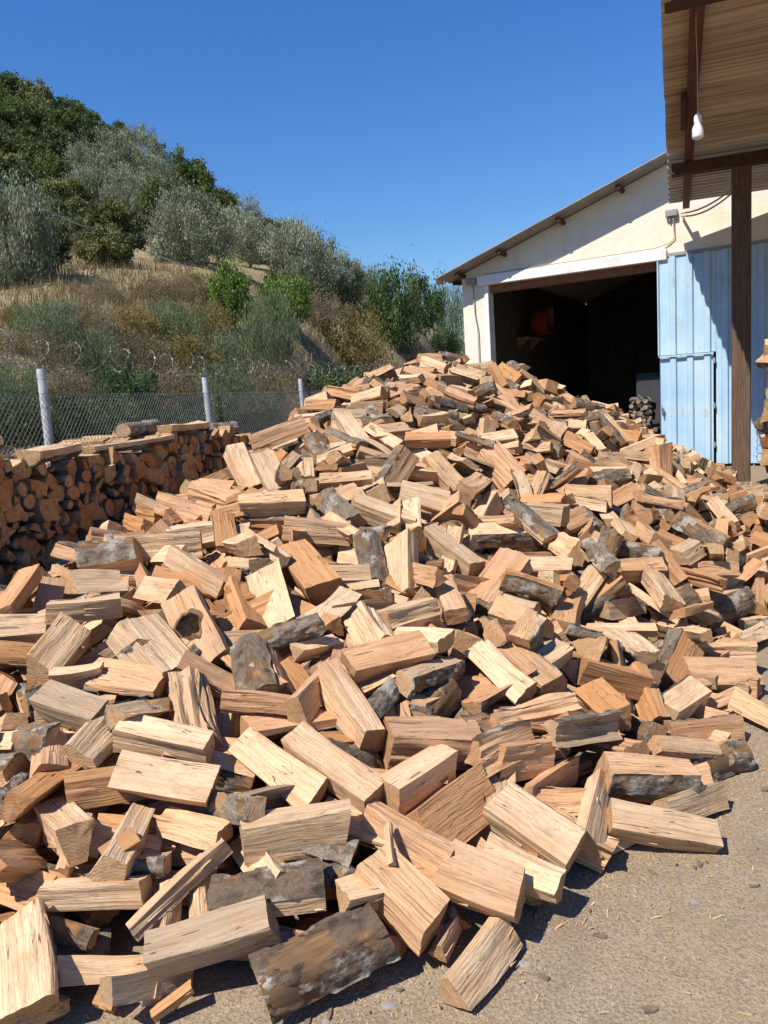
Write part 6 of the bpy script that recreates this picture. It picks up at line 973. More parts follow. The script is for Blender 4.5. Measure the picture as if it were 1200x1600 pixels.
# unseen mound added inside the heap against light leaks: heights in cm
CORE = [
[-50,-50,-50,-50,-50,-50,-50,-50,-50,-50,-50,-50,-50,-50,-50,-50,-50,-50,-50,-50,-50,-50,-50,-50,-50,-50,-50,-50,-50,-50,-50,-50,-50,-50,-50,-50,-50,-50,-50,-50],
[-50,-50,-50,-50,-50,-50,-50,-50,-50,-50,-50,-50,-50,-50,-50,-50,-50,-50,-50,-50,-50,-50,-50,-50,-50,-50,-50,-50,-50,-50,-50,-50,-50,-50,-50,-50,-50,-50,-50,-50],
[-50,-50,-50,-50,-50,-50,-50,-50,-50,-50,-50,-50,-50,-50,-50,-50,-50,-50,-50,-50,-50,-50,-50,-50,-50,-50,-50,-50,-50,-50,-50,-50,-50,-50,-50,-50,-50,-50,-50,-50],
[-50,-50,-50,-50,-50,-50,-50,-50,-50,-50,-50,-50,-50,-50,-50,-50,-50,-50,-50,-50,-50,-50,-50,-50,-50,-50,-50,-50,-50,-50,-50,-50,-50,-50,-50,-50,-50,-50,-50,-50],
[-50,-50,-50,-50,-50,-50,-50,-50,-50,-50,-50,-50,-50,-50,-50,-50,-50,-50,-50,-50,-50,-50,-50,-50,-50,-50,-50,-50,-50,-50,-50,-50,-50,-50,-50,-50,-50,-50,-50,-50],
[-50,-50,-50,-50,-50,-2,-1,-2,-50,-50,-50,-50,-50,-50,-50,-50,-50,-50,-50,-50,-50,-50,-50,-50,-50,-50,-50,-50,-50,-50,-50,-50,-50,-50,-50,-50,-50,-50,-50,-50],
[-50,-50,-50,0,5,9,10,9,7,4,1,-1,-50,-50,-50,-50,-50,-50,-50,-50,-50,-50,-50,-50,-50,-50,-50,-50,-50,-50,-50,-50,-50,-50,-50,-50,-50,-50,-50,-50],
[-50,-50,0,8,14,18,19,19,17,13,10,7,4,1,-50,-50,-50,-50,-50,-50,-50,-50,-50,-50,-50,-50,-50,-50,-50,-50,-50,-50,-50,-50,-50,-50,-50,-50,-50,-50],
[-50,-50,5,13,20,24,27,27,24,21,18,15,12,8,2,-50,-50,-50,-50,-50,-50,-50,-50,-50,-50,-50,-50,-50,-50,-50,-50,-50,-50,-50,-50,-50,-50,-50,-50,-50],
[-50,-2,8,16,23,28,32,32,31,28,24,22,19,15,9,2,-50,-50,-50,-50,-50,-50,-50,-50,-50,-50,-50,-50,-50,-50,-50,-50,-50,-50,-50,-50,-50,-50,-50,-50],
[-50,1,11,19,27,33,37,39,39,36,33,31,28,24,19,11,3,-50,-50,-50,-50,-50,-50,-50,-50,-50,-50,-50,-50,-50,-50,-50,-50,-50,-50,-50,-50,-50,-50,-50],
[-50,2,12,21,29,36,42,45,46,44,42,40,38,34,28,21,12,3,-50,-50,-50,-50,-50,-50,-50,-50,-50,-50,-50,-50,-50,-50,-50,-50,-50,-50,-50,-50,-50,-50],
[-50,1,11,20,29,37,44,49,52,52,51,50,47,43,37,30,22,13,3,-50,-50,-50,-50,-50,-50,-50,-50,-50,-50,-50,-50,-50,-50,-50,-50,-50,-50,-50,-50,-50],
[-50,-50,6,16,25,35,43,50,55,57,58,57,54,50,44,37,29,20,11,1,-50,-50,-50,-50,-50,-50,-50,-50,-50,-50,-50,-50,-50,-50,-50,-50,-50,-50,-50,-50],
[-50,-50,0,10,20,30,41,49,56,61,62,62,59,55,49,43,35,26,17,8,-1,-50,-50,-50,-50,-50,-50,-50,-50,-50,-50,-50,-50,-50,-50,-50,-50,-50,-50,-50],
[-50,-50,-50,3,14,26,38,49,58,64,67,68,66,61,55,49,41,32,24,15,6,-2,-50,-50,-50,-50,-50,-50,-50,-50,-50,-50,-50,-50,-50,-50,-50,-50,-50,-50],
[-50,-50,-50,-3,9,22,36,49,60,68,73,74,72,68,62,55,47,39,30,22,13,4,-50,-50,-50,-50,-50,-50,-50,-50,-50,-50,-50,-50,-50,-50,-50,-50,-50,-50],
[-50,-50,-50,-50,4,19,34,49,62,73,79,81,79,74,68,61,54,46,37,28,19,10,1,-50,-50,-50,-50,-50,-50,-50,-50,-50,-50,-50,-50,-50,-50,-50,-50,-50],
[-50,-50,-50,-50,-1,14,31,49,65,78,86,88,86,81,75,68,61,53,44,35,26,16,7,-50,-50,-50,-50,-50,-50,-50,-50,-50,-50,-50,-50,-50,-50,-50,-50,-50],
[-50,-50,-50,-50,-50,9,28,48,68,84,94,96,94,89,82,75,68,60,51,42,32,22,12,2,-50,-50,-50,-50,-50,-50,-50,-50,-50,-50,-50,-50,-50,-50,-50,-50],
[-50,-50,-50,-50,-50,4,23,45,68,88,100,104,102,97,91,84,77,69,59,49,39,29,18,8,-50,-50,-50,-50,-50,-50,-50,-50,-50,-50,-50,-50,-50,-50,-50,-50],
[-50,-50,-50,-50,-50,-3,18,41,66,88,103,110,111,108,102,95,87,78,68,57,46,35,24,13,2,-50,-50,-50,-50,-50,-50,-50,-50,-50,-50,-50,-50,-50,-50,-50],
[-50,-50,-50,-50,-50,-50,11,35,61,85,104,115,119,118,113,106,98,88,77,66,54,42,31,19,7,-50,-50,-50,-50,-50,-50,-50,-50,-50,-50,-50,-50,-50,-50,-50],
[-50,-50,-50,-50,-50,-50,8,31,57,84,106,122,128,129,124,117,108,98,87,75,62,50,38,25,13,-2,-50,-50,-50,-50,-50,-50,-50,-50,-50,-50,-50,-50,-50,-50],
[-50,-50,-50,-50,-50,-50,6,28,54,84,110,129,137,138,134,127,119,109,98,86,72,58,46,33,19,6,-50,-50,-50,-50,-50,-50,-50,-50,-50,-50,-50,-50,-50,-50],
[-50,-50,-50,-50,-50,-50,5,25,52,84,114,136,145,145,142,136,129,120,109,97,84,70,56,42,28,13,-2,-50,-50,-50,-50,-50,-50,-50,-50,-50,-50,-50,-50,-50],
[-50,-50,-50,-50,-50,-50,7,26,53,85,116,139,148,149,147,143,138,131,121,109,96,82,67,52,37,22,8,-50,-50,-50,-50,-50,-50,-50,-50,-50,-50,-50,-50,-50],
[-50,-50,-50,-50,-50,-50,11,32,57,86,114,135,146,150,150,149,147,141,133,122,109,94,79,63,47,31,15,-1,-50,-50,-50,-50,-50,-50,-50,-50,-50,-50,-50,-50],
[-50,-50,-50,-50,-50,-3,16,37,60,86,111,130,143,150,154,156,155,152,145,134,121,107,91,74,57,40,23,8,-50,-50,-50,-50,-50,-50,-50,-50,-50,-50,-50,-50],
[-50,-50,-50,-50,-50,3,21,41,63,86,108,127,141,151,158,162,164,162,156,146,133,118,102,84,66,49,31,15,-2,-50,-50,-50,-50,-50,-50,-50,-50,-50,-50,-50],
[-50,-50,-50,-50,-50,5,23,43,64,85,106,124,139,151,160,167,171,171,165,156,143,129,112,95,76,57,39,22,6,-50,-50,-50,-50,-50,-50,-50,-50,-50,-50,-50],
[-50,-50,-50,-50,-50,7,24,43,63,84,103,121,137,150,161,169,175,177,172,163,152,137,121,104,85,66,47,29,12,-50,-50,-50,-50,-50,-50,-50,-50,-50,-50,-50],
[-50,-50,-50,-50,-50,7,24,43,62,81,100,117,133,147,159,168,175,177,174,167,157,144,129,112,94,74,55,36,19,5,-50,-50,-50,-50,-50,-50,-50,-50,-50,-50],
[-50,-50,-50,-50,-50,5,23,40,59,77,95,112,128,142,154,164,171,174,173,168,160,148,135,119,101,82,63,43,26,12,-2,-50,-50,-50,-50,-50,-50,-50,-50,-50],
[-50,-50,-50,-50,-50,3,19,37,54,72,89,105,120,134,146,156,164,168,168,165,159,150,139,125,108,90,71,52,34,20,8,-50,-50,-50,-50,-50,-50,-50,-50,-50],
[-50,-50,-50,-50,-50,-3,15,32,48,65,81,97,112,125,137,147,155,159,161,160,156,149,140,128,114,96,78,60,43,29,16,5,-50,-50,-50,-50,-50,-50,-50,-50],
[-50,-50,-50,-50,-50,-50,10,25,41,57,73,88,102,115,126,136,144,149,152,152,150,145,139,129,116,101,85,68,52,37,24,12,-1,-50,-50,-50,-50,-50,-50,-50],
[-50,-50,-50,-50,-50,-50,4,18,33,48,63,77,90,103,114,123,131,137,141,142,142,139,134,127,116,104,89,75,60,45,32,19,7,-50,-50,-50,-50,-50,-50,-50],
[-50,-50,-50,-50,-50,-50,-50,11,25,39,52,66,78,90,100,110,117,124,128,131,132,131,128,122,114,104,93,80,66,52,39,25,12,-2,-50,-50,-50,-50,-50,-50],
[-50,-50,-50,-50,-50,-50,-50,0,15,28,41,53,65,76,86,95,102,109,114,118,121,121,120,117,111,104,94,84,72,59,45,30,16,2,-50,-50,-50,-50,-50,-50],
[-50,-50,-50,-50,-50,-50,-50,-50,5,18,29,41,51,62,71,79,87,94,100,104,108,110,111,110,107,102,95,86,76,64,50,35,19,4,-50,-50,-50,-50,-50,-50],
[-50,-50,-50,-50,-50,-50,-50,-50,-50,6,17,28,38,47,55,63,71,78,84,90,95,99,101,102,101,99,94,88,80,69,55,39,22,5,-50,-50,-50,-50,-50,-50],
[-50,-50,-50,-50,-50,-50,-50,-50,-50,-50,5,15,24,32,40,47,54,61,68,75,81,86,91,94,95,95,92,88,82,73,60,43,23,4,-50,-50,-50,-50,-50,-50],
[-50,-50,-50,-50,-50,-50,-50,-50,-50,-50,-50,0,10,18,25,32,38,45,52,59,67,74,80,84,88,89,89,87,83,75,63,46,24,3,-50,-50,-50,-50,-50,-50],
[-50,-50,-50,-50,-50,-50,-50,-50,-50,-50,-50,-50,-50,4,11,17,23,29,36,45,53,61,69,75,79,82,84,83,81,75,65,47,25,2,-50,-50,-50,-50,-50,-50],
[-50,-50,-50,-50,-50,-50,-50,-50,-50,-50,-50,-50,-50,-50,-50,3,9,15,22,31,40,49,57,64,70,74,77,77,75,70,61,45,24,3,-50,-50,-50,-50,-50,-50],
[-50,-50,-50,-50,-50,-50,-50,-50,-50,-50,-50,-50,-50,-50,-50,-50,-50,3,10,19,29,38,46,54,60,65,68,69,67,63,53,39,22,5,-50,-50,-50,-50,-50,-50],
[-50,-50,-50,-50,-50,-50,-50,-50,-50,-50,-50,-50,-50,-50,-50,-50,-50,-50,-2,9,18,27,36,44,50,55,58,59,58,53,45,33,20,6,-50,-50,-50,-50,-50,-50],
[-50,-50,-50,-50,-50,-50,-50,-50,-50,-50,-50,-50,-50,-50,-50,-50,-50,-50,-50,-2,8,17,26,33,40,45,48,49,48,44,37,27,16,5,-50,-50,-50,-50,-50,-50],
[-50,-50,-50,-50,-50,-50,-50,-50,-50,-50,-50,-50,-50,-50,-50,-50,-50,-50,-50,-50,-3,8,16,23,29,34,37,38,37,34,28,21,12,3,-50,-50,-50,-50,-50,-50],
[-50,-50,-50,-50,-50,-50,-50,-50,-50,-50,-50,-50,-50,-50,-50,-50,-50,-50,-50,-50,-50,-50,6,13,19,23,26,28,27,25,20,14,7,-3,-50,-50,-50,-50,-50,-50],
[-50,-50,-50,-50,-50,-50,-50,-50,-50,-50,-50,-50,-50,-50,-50,-50,-50,-50,-50,-50,-50,-50,-50,3,9,13,16,18,17,15,12,7,-1,-50,-50,-50,-50,-50,-50,-50],
[-50,-50,-50,-50,-50,-50,-50,-50,-50,-50,-50,-50,-50,-50,-50,-50,-50,-50,-50,-50,-50,-50,-50,-50,-3,3,6,8,8,6,4,-2,-50,-50,-50,-50,-50,-50,-50,-50],
[-50,-50,-50,-50,-50,-50,-50,-50,-50,-50,-50,-50,-50,-50,-50,-50,-50,-50,-50,-50,-50,-50,-50,-50,-50,-50,-50,-50,-50,-50,-50,-50,-50,-50,-50,-50,-50,-50,-50,-50],
]
CORE_X, CORE_Y, CORE_D = -3.4, 1.2, 0.25
# ================================================================ ground and hill
def grid(xs, ys, zf):
    X, Y = np.meshgrid(xs, ys); Z = zf(X, Y); ny, nx = X.shape
    V = np.stack([X.ravel(), Y.ravel(), Z.ravel()], 1)
    F = [(j*nx+i, j*nx+i+1, (j+1)*nx+i+1, (j+1)*nx+i) for j in range(ny-1) for i in range(nx-1)]
    return V.tolist(), F
def ground_z(X, Y):
    near = np.exp(-((X / 9) ** 2 + ((Y - 5) / 9) ** 2))
    return (.008 * np.sin(X * 2.1 + 1.3 * np.sin(Y * 1.7)) + .006 * np.sin(Y * 3.3 + X) - .008) * near
_gx = np.concatenate([[-900, -300, -100, -40, -15], np.arange(-6, 10.01, .2), [20, 45, 100, 300, 900]])
_gy = np.concatenate([[-300, -100, -30, -8], np.arange(-2, 17.01, .2), [30, 60, 120, 300, 900]])
V, F = grid(_gx, _gy, ground_z)
kind(mesh_obj('ground', V, F, [MAT['ground']], smooth=True), 'structure')
HILL = np.array(HILL_CP); _hn = len(HILL)
def _tk(r2): r2 = np.maximum(r2, 1e-9); return .5 * r2 * np.log(r2)
_A = np.zeros((_hn + 3, _hn + 3)); _A[:_hn, :_hn] = _tk(((HILL[:, None, :2] - HILL[None, :, :2]) ** 2).sum(-1)) + np.eye(_hn) * 4.
_A[:_hn, _hn] = 1; _A[:_hn, _hn+1:] = HILL[:, :2]; _A[_hn, :_hn] = 1; _A[_hn+1:, :_hn] = HILL[:, :2].T
_W = np.linalg.solve(_A, np.concatenate([HILL[:, 2], [0, 0, 0]]))
FD = np.array((.213, .977)); FN = np.array((-.977, .213)); FP = np.array((-2.4, 5.6))
def outside(x, y):            # metres beyond the fence line
    return (x - FP[0]) * FN[0] + (y - FP[1]) * FN[1]
def hill_z(x, y):
    x = np.asarray(x, float); y = np.asarray(y, float)
    r2 = (x[..., None] - HILL[:, 0]) ** 2 + (y[..., None] - HILL[:, 1]) ** 2
    t = _tk(r2) @ _W[:_hn] + _W[_hn] + _W[_hn+1] * x + _W[_hn+2] * y
    q = np.clip((outside(x, y) - .15) / 3., 0, 1); q = q * q * (3 - 2 * q)
    far = np.clip((np.hypot(x, y) - 68) / 60, 0, 1)
    t = t * (1 - far) * q + .25 * np.sin(x * .9 + 2 * np.sin(y * .4)) * q * np.clip(outside(x, y) / 8, 0, 1)
    return np.where(outside(x, y) < .1, -.4, np.maximum(t, -.02) + .01)
V, F = grid(np.concatenate([np.arange(-110, -30, 4.), np.arange(-30, 12, .5), np.arange(12, 40, 3.)]), np.concatenate([np.arange(-20, 4, 2.), np.arange(4, 34, .5), np.arange(34, 130, 3.)]), hill_z)
kind(mesh_obj('hill', V, F, [MAT['hill']], smooth=True), 'structure')
# ================================================================ barn
BARN = empty('barn', (6.3, 13.86, 0), R(150))       # local x runs left along the front, y points out of the front
tag(BARN, 'cream plastered barn with low gable roof and blue sheet cladding', 'barn')
zr = lambda s: 5.815 - .3403 * s if s >= -.6 else 5.815 + .3403 * .6 + .3403 * (s + .6)
MB().prism([(5.06, 3.75), (5.06, zr(5.06) - .07), (-.6, zr(-.6) - .07), (-6.2, zr(-6.2) - .07), (-6.2, 3.80), (1.15, 3.80), (1.15, 3.75)], -.25, 0).build('gable_wall', MAT['plaster'], BARN)
MB().box((4.57, -.25, -.05), (5.06, 0, 3.748)).build('wall_pier', MAT['plaster'], BARN)
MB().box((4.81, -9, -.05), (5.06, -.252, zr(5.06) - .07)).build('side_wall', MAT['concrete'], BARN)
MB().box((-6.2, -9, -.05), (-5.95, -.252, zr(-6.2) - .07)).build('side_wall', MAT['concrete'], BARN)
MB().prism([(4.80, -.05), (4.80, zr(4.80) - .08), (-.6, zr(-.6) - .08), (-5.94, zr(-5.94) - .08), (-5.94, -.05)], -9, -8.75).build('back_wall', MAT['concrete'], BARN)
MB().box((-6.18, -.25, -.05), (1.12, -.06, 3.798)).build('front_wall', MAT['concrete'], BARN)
def sheet(prof, a0, a1, put, th=.006, segs=1):
    """thin closed sheet: profile points (u, v) swept from a0 to a1; put(u, v, a) -> local xyz"""
    n = len(prof); V, F = [], []
    for off in (0, -th):
        for k in range(segs + 1):
            a = a0 + (a1 - a0) * k / segs
            V += [put(u, v + off, a) for u, v in prof]
    N = n * (segs + 1)
    for k in range(segs):
        for i in range(n - 1):
            q = (k*n+i, k*n+i+1, (k+1)*n+i+1, (k+1)*n+i); F.append(q); F.append(tuple(N + j for j in q[::-1]))
    for i in range(n - 1):
        F.append((i, N+i, N+i+1, i+1)); j = segs * n + i; F.append((j, j+1, N+j+1, N+j))
    for k in range(segs):
        for e in (0, n - 1): F.append((k*n+e, (k+1)*n+e, N+(k+1)*n+e, N+k*n+e))
    return V, F
wave = [(-9.3 + i * .03, .018 * math.sin(i * .03 / .18 * 2 * math.pi)) for i in range(int(9.8 / .03) + 1)]
V, F = sheet(wave, 5.42, -.55, lambda u, v, a: (a, u, zr(a) + v - .02), .02); mesh_obj('roof_slope', V, F, [MAT['roof']], BARN)
V, F = sheet(wave, -.62, -6.6, lambda u, v, a: (a, u, zr(a) + v - .02), .02); mesh_obj('roof_slope', V, F, [MAT['roof']], BARN)
for s in (5.0, 4.10, 2.90, 1.79, .55):
    m = MB(); z = zr(s) - .125; m.tube([(s, .40, z), (s, -.24, z)], .046, 9); m.build('purlin_end', MAT['dark_timber'], BARN, True)
m = MB(); z5 = zr(5.33) - .1
m.box((5.28, .44, z5 - .06), (5.42, .47, z5 + .02)); m.build('eave_board', MAT['dark_timber'], BARN)
for k in range(3):
    MB().box((5.07, -.3 - k * 2.6, 3.88), (5.36, -.2 - k * 2.6, 3.95)).build('rafter', MAT['dark_timber'], BARN)
MB().box((1.03, .003, 3.752), (4.70, .075, 3.945), .008).build('lintel', MAT['white'], BARN)
MB().box((1.2, -.20, 3.60), (4.55, -.06, 3.749)).build('door_rail', MAT['rust'], BARN)
MB().box((4.485, -.26, -.05), (4.568, .03, 3.75), .006).build('door_jamb', MAT['white'], BARN)
MB().box((4.74, .002, 3.80), (4.93, .10, 3.93), .01).build('gutter_bracket', MAT['greybox'], BARN)
m = MB(); m.tube([(4.80, .03, 3.82), (4.79, .03, 3.2), (4.74, .04, 2.9), (4.745, .03, .1)], .011, 6); m.build('wall_wire', MAT['greybox'], BARN, True)
MB().box((-6.2, .004, 3.803), (1.02, .05, 3.86)).build('cladding_trim', MAT['greybox'], BARN)
def clad_prof(s0, s1, o=0.):
    P = []; per = .29; s = s0
    pts = [s0]
    k = math.floor(s0 / per)
    while k * per < s1 + per:
        for f in (.0, .08, .38, .46): pts.append(k * per + f * per)
        k += 1
    pts = sorted({round(min(max(p, s0), s1), 4) for p in pts} | {s1})
    for p in pts:
        f = (p / per) % 1
        d = 1 if .08 <= f <= .38 else (f / .08 if f < .08 else ((.46 - f) / .08 if f < .46 else 0))
        P.append((p, .022 + o + .042 * max(0, min(1, d))))
    return P
cl = lambda u, v, a: (u, v, a)
for s0, s1, z0, z1, o in [(.22, 1.20, 2.06, 3.80, 0), (-.78, .215, .05, 3.80, .003), (-1.78, -.785, .05, 3.80, 0), (-2.78, -1.785, .05, 3.80, .003), (-3.8, -2.785, .05, 3.8, 0)]:
    V, F = sheet(clad_prof(s0, s1, o), z0, z1, cl, .004); mesh_obj('cladding_panel', V, F, [MAT['blue']], BARN)
V, F = sheet(clad_prof(.26, 1.17, .012), .07, 2.02, cl, .004); wk = mesh_obj('wicket_door', V, F, [MAT['blue']], BARN)
MB().box((.25, .070, 2.022), (1.18, .105, 2.05)).build('top_rail', MAT['blue'], wk)
for z in (.35, 1.05, 1.85): MB().box((.225, .075, z), (.262, .10, z + .10), .004).build('hinge', MAT['greybox'], wk)
m = MB(); m.tube([(1.13, .08, 1.0), (1.13, .13, 1.0), (1.13, .13, 1.14), (1.13, .08, 1.14)], .009, 6); m.build('handle', MAT['greybox'], wk, True)
m = MB(); m.box((1.10, .082, 1.04), (1.16, .10, 1.10)); m.build('padlock', MAT['greybox'], wk)
# fittings on the barn
def barn_pt(s, o, z): return BARN_M @ Vector((s, o, z))
BARN_M = Matrix.Translation((6.3, 13.86, 0)) @ Matrix.Rotation(R(150), 4, 'Z')
jb = empty('junction_box', barn_pt(.94, .005, 4.53), R(150)); tag(jb, 'small grey junction box on the barn wall under the canopy edge', 'junction box')
MB().box((-.10, 0, -.05), (.10, .09, .07), .01).build('box_body', MAT['greybox'], jb)
for q in (-.03, .03):
    m = MB(); m.tube([(q, .045, -.05), (q, .045, -.12)], .014, 7); m.build('cable_gland', MAT['greybox'], jb, True)
m = MB(); m.tube([(-.03, .045, -.12), (-.04, .03, -.3), (-.05, .02, -.42), (.05, .02, -.5), (.3, .06, -.555), (1.6, .06, -.565), (3.6, .06, -.568)], .009, 6); m.build('wall_cable', MAT['cable'], jb, True)
A, B = barn_pt(.77, .05, 4.51), Vector((5.36, 11.4, 4.33))
for dz, lab in ((0, 'upper tan cable sagging from the barn wall to the canopy post'), (-.05, 'lower tan cable sagging from the barn wall to the canopy post')):
    m = MB(); m.tube([A.lerp(B, t) + Vector((0, 0, dz - (.22 - dz) * 4 * t * (1 - t) * .45)) for t in np.linspace(0, 1, 14)], .014, 6)
    tag(m.build('cable', MAT['cable'], None, True), lab, 'cable', 'cables under the canopy')
# dim things inside
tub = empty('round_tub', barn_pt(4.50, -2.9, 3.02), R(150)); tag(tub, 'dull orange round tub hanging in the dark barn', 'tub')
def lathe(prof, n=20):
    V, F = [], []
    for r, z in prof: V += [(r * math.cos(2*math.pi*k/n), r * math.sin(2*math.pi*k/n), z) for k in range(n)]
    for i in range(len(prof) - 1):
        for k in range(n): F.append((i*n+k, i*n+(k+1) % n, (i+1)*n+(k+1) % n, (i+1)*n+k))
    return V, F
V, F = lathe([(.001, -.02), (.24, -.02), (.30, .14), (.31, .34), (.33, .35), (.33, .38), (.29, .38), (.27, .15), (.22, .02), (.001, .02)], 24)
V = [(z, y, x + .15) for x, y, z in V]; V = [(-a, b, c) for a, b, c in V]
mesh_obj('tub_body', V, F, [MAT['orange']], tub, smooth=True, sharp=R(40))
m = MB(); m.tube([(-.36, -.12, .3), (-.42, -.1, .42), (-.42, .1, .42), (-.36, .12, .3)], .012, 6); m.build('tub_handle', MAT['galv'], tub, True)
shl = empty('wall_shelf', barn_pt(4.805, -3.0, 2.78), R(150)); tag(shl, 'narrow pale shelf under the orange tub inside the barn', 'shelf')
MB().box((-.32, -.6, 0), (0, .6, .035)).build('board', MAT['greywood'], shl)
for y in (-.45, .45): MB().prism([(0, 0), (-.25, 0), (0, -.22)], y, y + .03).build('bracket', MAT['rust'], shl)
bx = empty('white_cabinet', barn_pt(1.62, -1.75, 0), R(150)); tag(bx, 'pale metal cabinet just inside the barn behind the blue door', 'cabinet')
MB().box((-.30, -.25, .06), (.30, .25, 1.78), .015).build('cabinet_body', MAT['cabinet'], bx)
MB().box((-.27, .252, .12), (.27, .27, 1.72), .006).build('cabinet_door', MAT['cabinet'], bx)
MB().box((.20, .272, .9), (.225, .295, 1.1), .004).build('cabinet_handle', MAT['greybox'], bx)
# blue wire grid leaning on the cladding
wg = empty('wire_grid_panel', barn_pt(-.66, .16, .02), R(150)); tag(wg, 'pale blue wire grid panel by the cladding behind the post', 'grid panel')
m = MB()
for i in range(5): m.box((-.25 + i * .125 - .006, -.006, 0), (-.25 + i * .125 + .006, .006, 2.1))
m.build('upright_bars', MAT['blue'], wg)
m = MB()
for i in range(15): m.box((-.27, .007, .05 + i * .145 - .006), (.27, .018, .05 + i * .145 + .006))
m.build('cross_bars', MAT['blue'], wg)
# ================================================================ canopy
CAN = empty('timber_canopy', (5.09, 10.84, 0), R(-21.1)); tag(CAN, 'open timber canopy with corrugated sheet roof at the right', 'canopy')
m = MB(); m.box((-.118, -.11, -.05), (.118, .11, 4.37), .018); m.build('post', MAT['post_timber'], CAN)
for y, x0, x1 in ((-.01, -.88, 5.0), (-5.22, -.90, 5.0)):
    MB().box((x0, y - .09, 4.372), (x1, y + .09, 4.52), .012).build('beam', MAT['dark_timber'], CAN)
for x, y in ((4.3, 0), (4.6, -5.22), (2.9, -5.22)): MB().box((x - .11, y - .11, -.05), (x + .11, y + .11, 4.37), .015).build('post', MAT['post_timber'], CAN)
for x in (-.655, 1.25, 3.1, 4.7):
    MB().box((x - .055, -7.3, 4.523), (x + .055, 3.05, 4.60), .006).build('purlin', MAT['red_timber'], CAN)
MB().box((-.86, -5.05, 4.50), (-.712, -4.93, 4.585), .006).build('packing_block', MAT['red_timber'], CAN)
MB().box((-.77, -2.72, 4.46), (-.713, -1.75, 4.575), .006).build('splice_board', MAT['dark_timber'], CAN)
rs = random.Random(4)
y = -7.4
while y < 2.85:
    rear = y > -.55; wd = min(.98, 2.87 - y) if not rear else min(1.14, 2.87 - y)
    if wd < .3: break
    if rear: prof = [(y + i * .02, .036 * max(-1, min(1, 2.2 * math.sin(i * .02 / .19 * 2 * math.pi)))) for i in range(int((wd + .05) / .02) + 1)]
    else: prof = [(y + i * .0127, .026 * (abs(((i * .0127 / .1016) % 1) * 2 - 1) * 2 - 1)) for i in range(int((wd + .06) / .0127) + 1)]
    dz = rs.uniform(-.006, .006); xl = -.935 + rs.uniform(-.004, .004); tl = rs.uniform(.0, .012)
    V, F = sheet(prof, xl, 5.1, lambda u, v, a: (a, u, 4.64 + dz + v + tl * (u - y)), .003)
    mesh_obj('roof_sheet', V, F, [MAT['tin2'] if rear else MAT['tin']], CAN, smooth=True, sharp=R(28)); y += wd
lamp = empty('hanging_bulb', (2.772, 6.665, 3.50)); tag(lamp, 'unlit white bulb hanging on a cord under the canopy', 'light bulb')
V, F = lathe([(.001, .035), (.025, .038), (.041, .047), (.045, .06), (.045, .11), (.041, .13), (.031, .15), (.025, .165)], 20); mesh_obj('bulb', V, F, [MAT['plastic']], lamp, smooth=True)
V, F = lathe([(.026, .163), (.030, .166), (.030, .21), (.022, .225), (.008, .235), (.004, .25)], 14); mesh_obj('socket', V, F, [MAT['plastic']], lamp, smooth=True, sharp=R(40))
m = MB(); m.tube([(0, 0, .24), (.004, .01, .6), (-.002, .02, .9), (.0, .02, 1.03)], .004, 6); m.build('cord', MAT['cable'], lamp, True)
# ================================================================ fence
PST = [(-2.95, 2.45), (-2.40, 5.60), (-1.87, 8.73), (-1.06, 11.35), (-.30, 14.2)]
FEN = empty('chain_link_fence', (-2.4, 5.6, 0)); tag(FEN, 'chain-link fence on pale concrete posts along the foot of the bank', 'fence')
FO = Vector((2.4, -5.6, 0))
fr = random.Random(2)
for i, (x, y) in enumerate(PST):
    m = MB(); tl = fr.uniform(-.03, .03)
    P = [Vector((x, y, -.05)), Vector((x + tl * .5, y, 1.0)), Vector((x + tl, y, 1.95)), Vector((x + tl, y, 1.975))]
    m.tube([p + FO for p in P], [.037, .035, .034, .030], 8); m.build('post', MAT['post'], FEN, True, R(50))
for i in range(len(PST) - 1):
    a = Vector((*PST[i], 0)); b = Vector((*PST[i+1], 0)); L = (b - a).length; d = (b - a) / L; nrm = Vector((d.y, -d.x, 0)) * .055
    m = MB(); p = .052; H0, H1 = .05, 1.80
    for fam in (1, -1):
        k = -int(H1 / p) - 2
        while k * p < L + H1 + .1:
            u0 = k * p; P = []
            # a straight diagonal clipped to the bay
            for z in (H0, H1):
                P.append((u0 + fam * (z - H0), z))
            (ua, za), (ub, zb) = P
            def cut(u): return za + (u - ua) * (zb - za) / (ub - ua)
            if min(ua, ub) < L and max(ua, ub) > 0:
                if ua < 0: za, ua = cut(0), 0
                if ua > L: za, ua = cut(L), L
                if ub < 0: zb, ub = cut(0), 0
                if ub > L: zb, ub = cut(L), L
                if abs(ua - ub) > .01:
                    off = nrm + Vector((d.y, -d.x, 0)) * .002 * fam
                    m.tube([a + d * ua + off + Vector((0, 0, za)) + FO, a + d * ub + off + Vector((0, 0, zb)) + FO], .0018, 3, False)
            k += 1
    kind(m.build('wire_mesh', MAT['galv'], FEN), 'stuff')
    for z, w in ((1.80, .0026), (.95, .002), (1.90, .0018)):
        m = MB(); m.tube([a + d * L * t + nrm + Vector((0, 0, z - .03 * 4 * t * (1 - t))) + FO for t in np.linspace(0, 1, 9)], w, 4); m.build('strand', MAT['galv'], FEN)
RW = empty('razor_wire', (-2.4, 5.6, 2.0)); tag(RW, 'coil of razor wire stretched above the chain-link fence', 'razor wire')
wr = MB(); bl = MB(); pts = []
tot = [(Vector((*PST[i], 0)), Vector((*PST[i+1], 0))) for i in range(len(PST) - 1)]
ph = 0.
